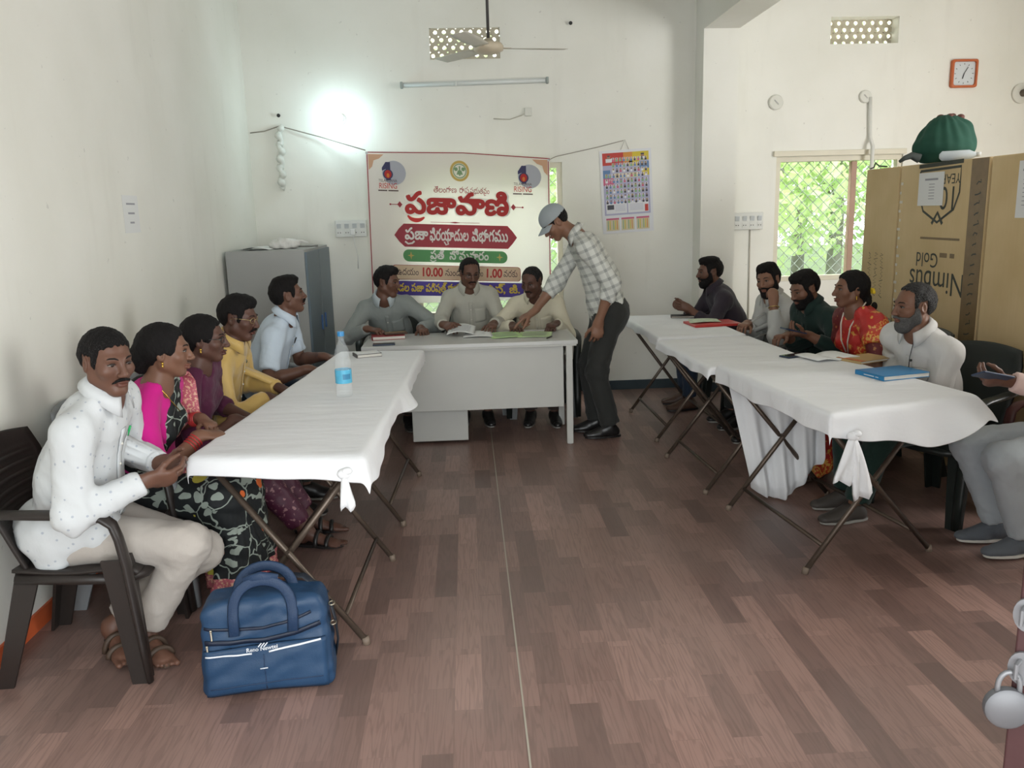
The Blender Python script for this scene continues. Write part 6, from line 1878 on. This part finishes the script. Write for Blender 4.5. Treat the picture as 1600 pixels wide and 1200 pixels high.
def saree(J, m, border, full_skirt=True, band=.10, hem=.05, width=.92, seat=True, top=.16, name='saree', slope=1.0, over_arm=0.0):
    P, u, f, l, fs, ls, sp, N, SH = J['P'], J['u'], J['f'], J['l'], J['fs'], J['ls'], J['sp'], J['N'], J['SH']
    w = width
    G = Field(J['lo'] - .06, J['hi'] + .06, .0105)
    G.cone(sp(-.02), sp(.40), .158 * w, .162 * w, .05, f, 1.26); G.cone(sp(.40), sp(.74), .164 * w, .155 * w, .05, fs, 1.30)
    for q in (-1, 1): G.ell(sp(.62) + fs * .088 + ls * q * .07, (.070, .066, .070), [ls, fs, u], .05)
    G.cone(SH['L'] - u * .015, SH['R'] - u * .015, .066 * w, .066 * w, .05)
    for q in 'LR': G.cone(SH[q] - u * .0, N + ls * .05 * (1 if q == 'L' else -1) - u * .01, .058 * w, .046 * w, .03)
    G.cone(N - u * .03, N + u * .2, J['nr'] + .016, J['nr'] + .05, .01, op='sub')
    def region(x, y, z):
        t = (x + .02) * .80 - (z - .34) * .55 * slope              # distance across the band, shoulder side positive left
        d = np.abs(t) - band
        d = np.maximum(d, -(z - .0))
        return -np.minimum(d + 0 * y, (z - top) + 0 * x + 0 * y)
    G.func(P, [ls, fs, u], lambda x, y, z: region(x + 0 * z, y + 0 * z, z + 0 * x), .01, 'sub')
    if over_arm:
        G.cone(SH['L'], SH['L'] + (J['EL']['L'] - SH['L']) * over_arm, .078, .075, .03, cut1=True)
    G.ell(P - f * .01, (.175, .15, .12), [l, f, u], .05)
    for q in 'LR':
        G.cone(J['HJ'][q], J['KN'][q], .105, .085, .06)
        if full_skirt:
            A_ = V(*J['AN'][q]); A_[2] = hem
            G.cone(J['KN'][q], A_ + f * .02, .088, .115, .07)
            G.cone((J['KN']['L'] + J['KN']['R']) / 2, (J['AN']['L'] + J['AN']['R']) / 2, .09, .11, .09)
            G.cone((J['KN']['L'] + J['KN']['R']) / 2, (J['HJ']['L'] + J['HJ']['R']) / 2, .09, .10, .09)
    G.plane(V(0, 0, hem), V(0, 0, -1), .004)
    v, q = G.mesh(); n = vnormals(v, q)
    zz = np.clip((.5 - v[:, 2]) / .4, 0, 1)
    ang = np.arctan2((v - J['base']) @ l, (v - J['base']) @ f - .25)
    v = v + n * ((wob(v - P, 40, 31) + .6 * wob(v - P, 90, 32)) * .0055 + zz * .010 * np.sin(ang * 17 + wob(v, 8, 3) * 2))[:, None]
    v[:, 2] = np.maximum(v[:, 2], .012)
    fc = v[q].mean(1); X = (fc - P) @ ls; Z = (fc - P) @ u
    t = (X + .02) * .80 - (Z - .34) * .55 * slope
    mi = ((fc[:, 2] < hem + .11) | ((t > band - .045) & (Z > top + .03) & ((fc - P) @ f < .24))).astype(int)
    return J['child'](name, v, q, [m, border], mi)

SK1, SK2, SK3, SK4 = (.165, .080, .050), (.125, .060, .040), (.215, .110, .070), (.095, .045, .032)
LEATH = mat('sandal_leather', (.055, .034, .022), .55); SHOEBLK = mat('black_shoe', (.014, .013, .013), .35); SOLE = mat('shoe_sole', (.25, .24, .22), .7)
DARKTR = fabric('charcoal_trousers', (.030, .031, .029)); NAVYTR = fabric('navy_jeans', (.022, .035, .060)); BROWNTR = fabric('dark_brown_trousers', (.040, .030, .026)); GREENTR = fabric('dark_green_trousers', (.012, .030, .024))
GOLDF = mat('gold_frame', (.45, .34, .16), .3, metal=.8); DARKF = mat('dark_frame', (.02, .02, .02), .35); STEEL = mat('watch_steel', (.45, .44, .40), .3, metal=.85); GOLDW = mat('watch_gold', (.55, .40, .14), .3, metal=.85)

# ---------------------------------------------------------------- the left row
J = person('man in a dotted white shirt and beige trousers seated nearest the camera, hands together', (-1.50, 3.04, .525), (-1.25, 2.90, 1.165), -6, -38, 6, 0,
    hands={'R': dict(w=(-1.165, 2.875, .735), d=(.75, .42, -.05), n=(-.1, .75, .45), pose='relaxed', pole=(-.8, -.5, -.45)), 'L': dict(w=(-1.175, 3.06, .745), d=(.85, -.35, -.1), n=(-.1, -.8, .35), pose='relaxed', pole=(-.3, .6, -.7))},
    feet={'R': dict(a=(-1.285, 3.02, .095), yaw=-48, pole=(1, -.12, .7)), 'L': dict(a=(-1.42, 3.04, .11), yaw=-55, pole=(1, .45, 1.3))}, s=1.0, thigh=.445, shank=.43, skin=SK2, hair='short', grey=0.03, quiff=0, hair_t=.006,
    shirt=dict(kind='full', mat=dotted(), hem=-.06, vneck=.07, pen=mat('green_pen', (.02, .42, .12), .4), loose=1.08), trousers=dict(mat=fabric('beige_trousers', (.40, .365, .33)), loose=1.06, end=.90, hem=1.05), shoes=dict(kind='sandal', mat=LEATH), beard='moustache', belly=.02)
G = Field(J['P'] - .32, J['P'] + .32, .010)                                     # the untucked tail of the shirt over the lap and the hip
G.ell(J['P'] + V(-.02, -.03, .03), (.172, .172, .115), None, .03); G.cone(J['HJ']['R'] + V(.02, -.01, .035), J['HJ']['R'] + V(.13, -.015, .03), .100, .088, .04); G.cone(J['HJ']['R'] + V(-.05, -.035, .02), J['HJ']['R'] + V(-.02, -.045, -.075), .078, .062, .05)
G.plane(J['P'] + V(0, 0, -.105), V(0, 0, -1), .01); G.plane(J['P'] + V(.20, 0, .0), V(.85, 0, -.45), .01)
v, q = G.mesh(); n = vnormals(v, q); v = v + n * (wob(v, 38, 6) * .006)[:, None]; J['child']('shirt_tail', v, q, MATS['dotted_white_shirt'])

FLO = floral(); BORD = zari('pink_zari_border', (.42, .10, .13), (.62, .38, .26), 90, .52)
J = person('woman in a bright pink blouse and black floral saree seated at the left table', (-1.46, 3.53, .50), (-1.225, 3.375, 1.12), -4, 14, 2, 0,
    hands={'R': dict(w=(-1.10, 3.315, .782), d=(.88, .4, -.12), n=(0, .3, -1), pose='relaxed', pole=(-.2, -.6, -.8)), 'L': dict(w=(-1.16, 3.53, .80), d=(.7, -.65, -.22), n=(0, -.3, -1), pose='relaxed', pole=(-.1, .5, -.8))},
    feet={'R': dict(a=(-1.05, 3.43, .09)), 'L': dict(a=(-1.05, 3.62, .09))}, s=.95, hs=.93, female=True, skin=SK1, hair='woman', hair_t=.010, extras=dict(bun='bun'), belly=.02,
    shirt=dict(kind='blouse', mat=fabric('magenta_blouse', (.50, .012, .20)), sleeve=.78, vneck=.06), shoes=dict(kind='sandal', mat=LEATH))
saree(J, FLO, BORD, True, .095, .05)
b = MB(); b.grid(lambda x, y: J['SH']['L'] + J['u'] * (.062 - .02 * abs(x - .5)) - J['f'] * (.075 - .15 * x) + J['l'] * (.0 + .085 * min(y * 3, 1)) - V(0, 0, 1) * (.30 * max(0, y - .12)) + J['f'] * .012 * math.sin(x * 14) * y, 14, 18); J['mb_child'](b, 'pallu_end', BORD, solid=.004)
earring(J); bangles(J, 'R', 4, mat('red_bangle', (.42, .03, .03), .3), .029, .74); bangles(J, 'L', 4, MATS['red_bangle'], .029, .74)
b = MB(); b.sphere(J['T'](.0, -.118, .0) - J['hl'] * .03, (.016, .010, .012), 10, 7); J['mb_child'](b, 'hair_clip', mat('pale_clip', (.62, .58, .42), .4))
cord(J, [J['N'] + J['fs'] * .02 - J['ls'] * .062, J['sp'](.88) + J['fs'] * .085 - J['ls'] * .035, J['sp'](.78) + J['fs'] * .125], .0022, MATS['gold'], 'necklace')

MAR_ = fabric('maroon_cotton', (.075, .014, .040)); MARB = zari('maroon_print', (.07, .014, .035), (.30, .16, .17), 45, .60)
J = person('woman in maroon clothes and glasses seated third in the left row', (-1.46, 4.06, .50), (-1.22, 3.87, 1.095), -3, 6, 2, 0,
    hands={'R': dict(w=(-1.11, 3.86, .715), d=(.9, .3, -.25), n=(0, .1, -1), pose='relaxed', pole=(-.2, -.5, -.8)), 'L': dict(w=(-1.12, 4.08, .67), d=(.8, -.5, -.2), n=(0, 0, -1), pose='relaxed', pole=(-.1, .5, -.8))},
    feet={'R': dict(a=(-.86, 4.02, .09)), 'L': dict(a=(-.88, 4.2, .09))}, s=.95, hs=.93, female=True, skin=SK4, hair='woman', hair_t=.010, extras=dict(bun='bun'),
    shirt=dict(kind='rolled', mat=MAR_, collar=False, cuff=.5, pocket=False, hem=-.04, vneck=.04), trousers=dict(mat=MARB, loose=1.08, end=.86), shoes=dict(kind='sandal', mat=SHOEBLK))
saree(J, MAR_, MARB, False, .15, .30, .98, name='dupatta', over_arm=.75)
earring(J); glasses(J, DARKF)

YEL_ = fabric('yellow_silk_shirt', (.56, .375, .115), .45, .05, .10, .3, .4)
J = person('man in a yellow shirt seated fourth in the left row', (-1.46, 4.66, .50), (-1.21, 4.43, 1.125), -6, -6, 10, 0,
    hands={'L': dict(w=(-1.07, 4.58, .715), d=(.9, -.3, -.25), n=(0, 0, -1), pose='relaxed', pole=(-.3, .5, -.8)), 'R': dict(w=(-1.09, 4.40, .70), d=(.85, .4, -.25), n=(0, .1, -1), pose='relaxed', pole=(-.2, -.5, -.8))},
    feet={'R': dict(a=(-1.02, 4.5, .09)), 'L': dict(a=(-1.0, 4.74, .09))}, skin=SK4, hair='short', quiff=.005, hair_t=.009,
    shirt=dict(kind='full', mat=YEL_, hem=-.04, vneck=.06), trousers=dict(mat=DARKTR), shoes=dict(kind='shoe', mat=SHOEBLK, sole=SOLE), beard='moustache')
glasses(J, GOLDF); badge(J, .085, .70, mat('dark_badge', (.03, .05, .03), .3))

J = person('man in a pale blue half sleeved shirt seated fifth in the left row, looking up', (-1.37, 5.36, .50), (-1.115, 5.22, 1.165), -4, 20, -8, 0,
    hands={'R': dict(w=(-.97, 4.96, .745), d=(.9, .3, -.2), n=(0, .1, -1), pose='relaxed', pole=(-.3, -.5, -.8)), 'L': dict(w=(-.93, 5.28, .765), d=(.95, -.15, -.15), n=(0, 0, -1), pose='relaxed', pole=(-.3, .5, -.8))},
    feet={'R': dict(a=(-.95, 5.2, .09)), 'L': dict(a=(-.92, 5.45, .09))}, skin=SK2, hair='short', hair_t=.007, quiff=.002,
    shirt=dict(kind='half', mat=fabric('pale_blue_shirt', (.52, .60, .69)), sleeve=.78, hem=-.04, vneck=.06, pen=SHOEBLK), trousers=dict(mat=NAVYTR), shoes=dict(kind='shoe', mat=SHOEBLK, sole=SOLE), beard='moustache')

# ---------------------------------------------------------------- behind the desk
J = person('man in a grey shirt at the desk, hand on a red diary', (-.61, 6.74, .50), (-.615, 6.44, 1.135), -88, -22, 6, 0,
    hands={'R': dict(w=(-.755, 6.16, .815), d=(.93, -.25, -.12), n=(.05, .1, -1), pose='relaxed', pole=(-.8, .1, -.7)), 'L': dict(w=(-.37, 6.30, .79), d=(.3, -.9, -.1), n=(0, 0, -1), pose='relaxed', pole=(.75, .5, -.45))},
    feet={'R': dict(a=(-.70, 6.36, .09)), 'L': dict(a=(-.50, 6.36, .09))}, skin=SK2, hair='short', hair_t=.008, quiff=.003,
    shirt=dict(kind='full', collar_mat=fabric('pale_collar', (.40, .45, .47)), mat=fabric('grey_shirt', (.235, .255, .245)), hem=-.04, vneck=.05), trousers=dict(mat=BROWNTR), shoes=dict(kind='shoe', mat=SHOEBLK, sole=SOLE))
watch(J, 'L', STEEL)
J = person('man in a grey beige shirt and glasses reading papers in the middle of the desk', (.03, 6.84, .52), (.02, 6.66, 1.17), -90, -76, 14, 0,
    hands={'R': dict(w=(-.20, 6.27, .815), d=(.55, -.75, -.05), n=(.5, .2, -.8), pose='grip', pole=(-.5, .3, -.8)), 'L': dict(w=(.19, 6.32, .805), d=(-.25, -.95, -.12), n=(-.2, 0, -1), pose='relaxed', pole=(.5, .3, -.8))},
    feet={'R': dict(a=(-.06, 6.42, .09)), 'L': dict(a=(.12, 6.42, .09))}, skin=SK2, hair='receding', hair_t=.008, grey=.12,
    shirt=dict(kind='full', mat=fabric('grey_beige_shirt', (.42, .41, .355)), hem=-.04, vneck=.06), trousers=dict(mat=BROWNTR), shoes=dict(kind='shoe', mat=SHOEBLK, sole=SOLE), beard='moustache', belly=.02)
glasses(J, DARKF); watch(J, 'L', STEEL)
J = person('balding man in a cream shirt at the right end of the desk', (.565, 6.74, .50), (.495, 6.47, 1.10), -95, -122, 16, 0,
    hands={'L': dict(w=(.66, 6.24, .80), d=(-.55, -.75, -.1), n=(-.2, 0, -1), pose='fist', pole=(.45, .3, -.9)), 'R': dict(w=(.33, 6.30, .79), d=(.1, -.9, -.1), n=(0, 0, -1), pose='relaxed', pole=(-.8, .1, -.7))},
    feet={'R': dict(a=(.46, 6.36, .09)), 'L': dict(a=(.64, 6.32, .09))}, skin=SK4, hair='bald', hair_t=.0045, grey=.25,
    shirt=dict(kind='full', mat=fabric('cream_shirt', (.60, .555, .43)), hem=-.04, vneck=.11, open=36), trousers=dict(mat=BROWNTR), shoes=dict(kind='shoe', mat=SHOEBLK, sole=SOLE), beard='moustache')

# ---------------------------------------------------------------- the standing man
J = person('standing man in a grey cap and checked shirt bending over the desk', (1.00, 5.93, .91), (.628, 5.95, 1.552), 180, 186, 40, 0, neck=(.770, 5.93, 1.475),
    hands={'R': dict(w=(.455, 6.02, .895), d=(-.85, -.02, -.42), n=(-.2, .1, -1), pose='point', pole=(.3, .5, -.6)), 'L': dict(w=(.90, 5.71, .875), d=(-.12, .02, -1), n=(.0, 1, -.05), pose='relaxed', pole=(.8, -.35, .1))},
    feet={'R': dict(a=(.93, 6.02, .09), yaw=178, pole=(-1, .1, .1)), 'L': dict(a=(1.00, 5.84, .09), yaw=184, pole=(-1, -.1, .1))}, s=1.10, thigh=.392, shank=.376, skin=SK3, hair='cap', hair_t=.006, grey=.1, seated=False, bow=.05,
    shirt=dict(kind='rolled', mat=checked(0), hem=.03, cuff=.42, vneck=.05, loose=1.05, pocket=False), trousers=dict(mat=DARKTR, loose=1.08, end=.97, hem=1.15), shoes=dict(kind='shoe', mat=SHOEBLK, sole=SHOEBLK))
G = Field(J['H'] - .22, J['H'] + .22, .006); T, A = J['T'], J['A']
G.ell(T(0, -.012, .044), (.0835, .104, .090), A, .01); G.plane(T(0, 0, .030), -J['hu'], .004); 
v, q = G.mesh(); capm = fabric('grey_cap', (.30, .335, .35)); J['child']('cap', v, q, capm)
b = MB(); b.grid(lambda x, y: T(.078 * (2 * x - 1) * (1 - .25 * y), .075 * math.sqrt(max(0, 1 - (.92 * (2 * x - 1)) ** 2)) + .005 + .078 * y * (1 - .35 * (2 * x - 1) ** 2), .038 - .030 * y - .022 * (2 * x - 1) ** 2), 18, 6); J['mb_child'](b, 'visor', capm, solid=.004)

# ---------------------------------------------------------------- the right row
J = person('bearded man in a dark purple shirt with clasped hands, far end of the right row', (2.20, 6.72, .50), (1.95, 6.66, 1.12), 180, 184, 3, 0,
    hands={'L': dict(w=(1.745, 6.515, .845), d=(-.80, .12, .28), n=(-.1, .95, .1), pose='clasp', pole=(.5, -.7, -.6)), 'R': dict(w=(1.735, 6.585, .850), d=(-.80, -.12, .30), n=(-.1, -.95, .1), pose='clasp', pole=(.5, .7, -.6))},
    feet={'L': dict(a=(1.78, 6.58, .09)), 'R': dict(a=(1.8, 6.78, .09))}, skin=SK2, hair='short', hair_t=.008, quiff=.003,
    shirt=dict(kind='full', mat=fabric('dark_purple_shirt', (.032, .025, .034)), hem=-.04, vneck=.07, cuff=.62), trousers=dict(mat=NAVYTR), shoes=dict(kind='shoe', mat=mat('brown_shoe', (.07, .035, .022), .5), sole=SHOEBLK), beard='full')
J = person('man in a light grey shirt resting his cheek on his hand', (2.42, 6.06, .50), (2.185, 5.98, 1.10), 190, 222, 6, 9,
    hands={'L': dict(w=(2.150, 5.765, .955), d=(.05, .40, .9), n=(.10, .8, -.25), pose='clasp', pole=(-.1, -.4, -1)), 'R': dict(w=(2.02, 5.92, .795), d=(-.6, -.7, -.05), n=(0, 0, -1), pose='relaxed', pole=(.4, .6, -.6))},
    feet={'L': dict(a=(2.0, 5.95, .09)), 'R': dict(a=(2.0, 6.15, .09))}, skin=SK3, hair='short', hair_t=.009, quiff=.012,
    shirt=dict(kind='full', mat=fabric('light_grey_shirt', (.45, .45, .43)), hem=-.04, vneck=.06, cuff=.78), trousers=dict(mat=DARKTR), shoes=dict(kind='shoe', mat=SHOEBLK, sole=SOLE), beard='full')
watch(J, 'L', GOLDW, off=.03)
J = person('bearded man in a dark green shirt looking at a phone', (2.44, 5.48, .50), (2.21, 5.38, 1.09), 192, 196, 20, 0,
    hands={'L': dict(w=(2.115, 5.075, .83), d=(-.93, -.15, .12), n=(.05, .3, .95), pose='grip', pole=(.5, -.6, -.7)), 'R': dict(w=(2.06, 5.25, .80), d=(-.85, -.45, .03), n=(0, -.2, -.95), pose='relaxed', pole=(.5, .6, -.7))},
    feet={'L': dict(a=(2.0, 5.32, .09)), 'R': dict(a=(2.0, 5.55, .09))}, skin=SK1, hair='short', hair_t=.010, quiff=.003,
    shirt=dict(kind='full', mat=fabric('dark_green_shirt', (.011, .026, .022)), hem=-.04, vneck=.05, cuff=.70), trousers=dict(mat=BROWNTR), shoes=dict(kind='shoe', mat=SHOEBLK, sole=SOLE), beard='full')
r = empty('phone', (2.02, 5.055, .862), 0, 'dark phone held by the man in dark green', 'phone'); b = MB(); b.box((0, 0, 0), (.15, .075, .009), (0, .25, .15), bevel=.003); b.build('body', M_DBLUE, r); b = MB(); b.box((0.0012, 0, .0048), (.14, .067, .0006), (0, .25, .15)); b.build('screen', MATS['phone_glass'], r)
REDS = zari('red_saree_silk', (.40, .022, .018), (.58, .30, .06), 28, .60, .45); REDB_ = zari('red_gold_border', (.50, .05, .02), (.65, .36, .08), 60, .5, .4); DRED = zari('dark_red_blouse', (.11, .008, .010), (.35, .15, .05), 30, .62)
J = person('woman in a red and gold saree with a long braid seated in the right row', (2.50, 4.93, .50), (2.265, 4.83, 1.13), 192, 180, -2, 0,
    hands={'L': dict(w=(2.13, 4.70, .70), d=(-.75, .5, -.05), n=(0, .2, -1), pose='relaxed', pole=(.5, -.6, -.7)), 'R': dict(w=(2.13, 4.90, .70), d=(-.8, -.4, -.05), n=(0, 0, -1), pose='relaxed', pole=(.5, .6, -.7))},
    feet={'L': dict(a=(2.04, 4.72, .09)), 'R': dict(a=(2.04, 4.95, .09))}, s=.95, hs=.93, female=True, skin=SK1, hair='woman', hair_t=.009, extras=dict(bun='braid'),
    shirt=dict(kind='blouse', mat=DRED, sleeve=.85, vneck=.05), shoes=dict(kind='sandal', mat=LEATH))
saree(J, REDS, REDB_, True, .125, .05, .96, over_arm=.45)
earring(J)
b = MB()
for i in range(5): b.sphere(J['T'](-.012 + .012 * i, -.135, -.012 + .012 * (i % 2)), .012, 8, 6)
J['mb_child'](b, 'hair_flower', mat('yellow_flower', (.68, .48, .02), .6))
for sg in (-1, 1): cord(J, [J['N'] - J['fs'] * .05 + J['ls'] * sg * .05 + J['u'] * .02, J['N'] + J['ls'] * sg * .068 + J['fs'] * .01, surf(J, sg * .045, .86, .018), surf(J, sg * .03, .70, .022), surf(J, sg * .012, .56, .024)], .0045, mat('cream_cord', (.62, .58, .50), .6), 'neck_cord')

J = person('grey bearded man in an off white shirt seated behind the blue book', (2.44, 4.20, .50), (2.215, 4.03, 1.12), 204, 184, 2, 0,
    hands={'L': dict(w=(2.05, 3.97, .665), d=(-.9, .3, -.1), n=(0, .1, -1), pose='relaxed', pole=(.25, -.05, -1)), 'R': dict(w=(2.22, 4.22, .745), d=(-.85, -.4, -.2), n=(0, 0, -1), pose='relaxed', pole=(.4, .7, -.6))},
    feet={'L': dict(a=(1.97, 4.02, .09), yaw=188), 'R': dict(a=(2.02, 4.22, .09), yaw=182)}, skin=SK1, hair='receding', hair_t=.008, grey=.45, s=1.02,
    shirt=dict(kind='full', mat=fabric('off_white_shirt', (.52, .51, .49)), hem=-.04, vneck=.07), trousers=dict(mat=GREENTR, loose=1.12), shoes=dict(kind='shoe', mat=mat('grey_brown_shoe', (.05, .042, .036), .6), sole=SOLE), beard='full', beard_col=((.05, .045, .042), .85))
cord(J, [J['N'] + J['fs'] * .055 + J['ls'] * .03, surf(J, .012, .80, .008), surf(J, .0, .66, .010), surf(J, -.02, .50, .010)], .0022, mat('earphone_cord', (.04, .04, .04), .5), 'earphone_cord')
badge(J, -.01, .48, mat('red_bead', (.50, .03, .04), .35), 'red_tag', .022); badge(J, .012, .76, mat('dark_clip', (.03, .03, .03), .4), 'clip', .014)

J = person('person in pale grey jeans and grey shoes holding a phone, cut by the photo edge', (2.80, 3.56, .52), (2.70, 3.58, 1.18), 184, 190, 12, 0,
    hands={'L': dict(w=(2.325, 3.40, .86), d=(-.93, .05, .02), n=(.0, .55, .75), pose='grip', pole=(.4, -.5, -.8)), 'R': dict(w=(2.78, 3.82, .62), d=(-.5, .2, -.8), n=(0, 0, -1), pose='relaxed', pole=(.3, .6, -.8))},
    feet={'L': dict(a=(2.53, 3.50, .095), yaw=182, pole=(-1, -.1, .6)), 'R': dict(a=(2.52, 3.68, .095), yaw=176, pole=(-1, .1, .9))}, skin=SK2, s=1.05,
    shirt=dict(kind='full', mat=fabric('pale_pink_shirt', (.62, .46, .42)), hem=-.04, h=.011), trousers=dict(mat=fabric('pale_grey_jeans', (.36, .39, .41)), loose=1.12, end=.94), shoes=dict(kind='shoe', mat=fabric('grey_canvas', (.10, .11, .125)), sole=mat('pale_sole', (.55, .53, .48), .7)))
r = empty('phone', (2.215, 3.355, .895), 0, 'dark blue phone held by the person at the right edge', 'phone'); b = MB(); b.box((0, 0, 0), (.155, .009, .074), (1.15, .22, .12), bevel=.003); b.build('body', M_DBLUE, r); b = MB(); b.box((0, .0018, .0045), (.145, .0006, .066), (1.15, .22, .12)); b.build('screen', MATS['phone_glass'], r)
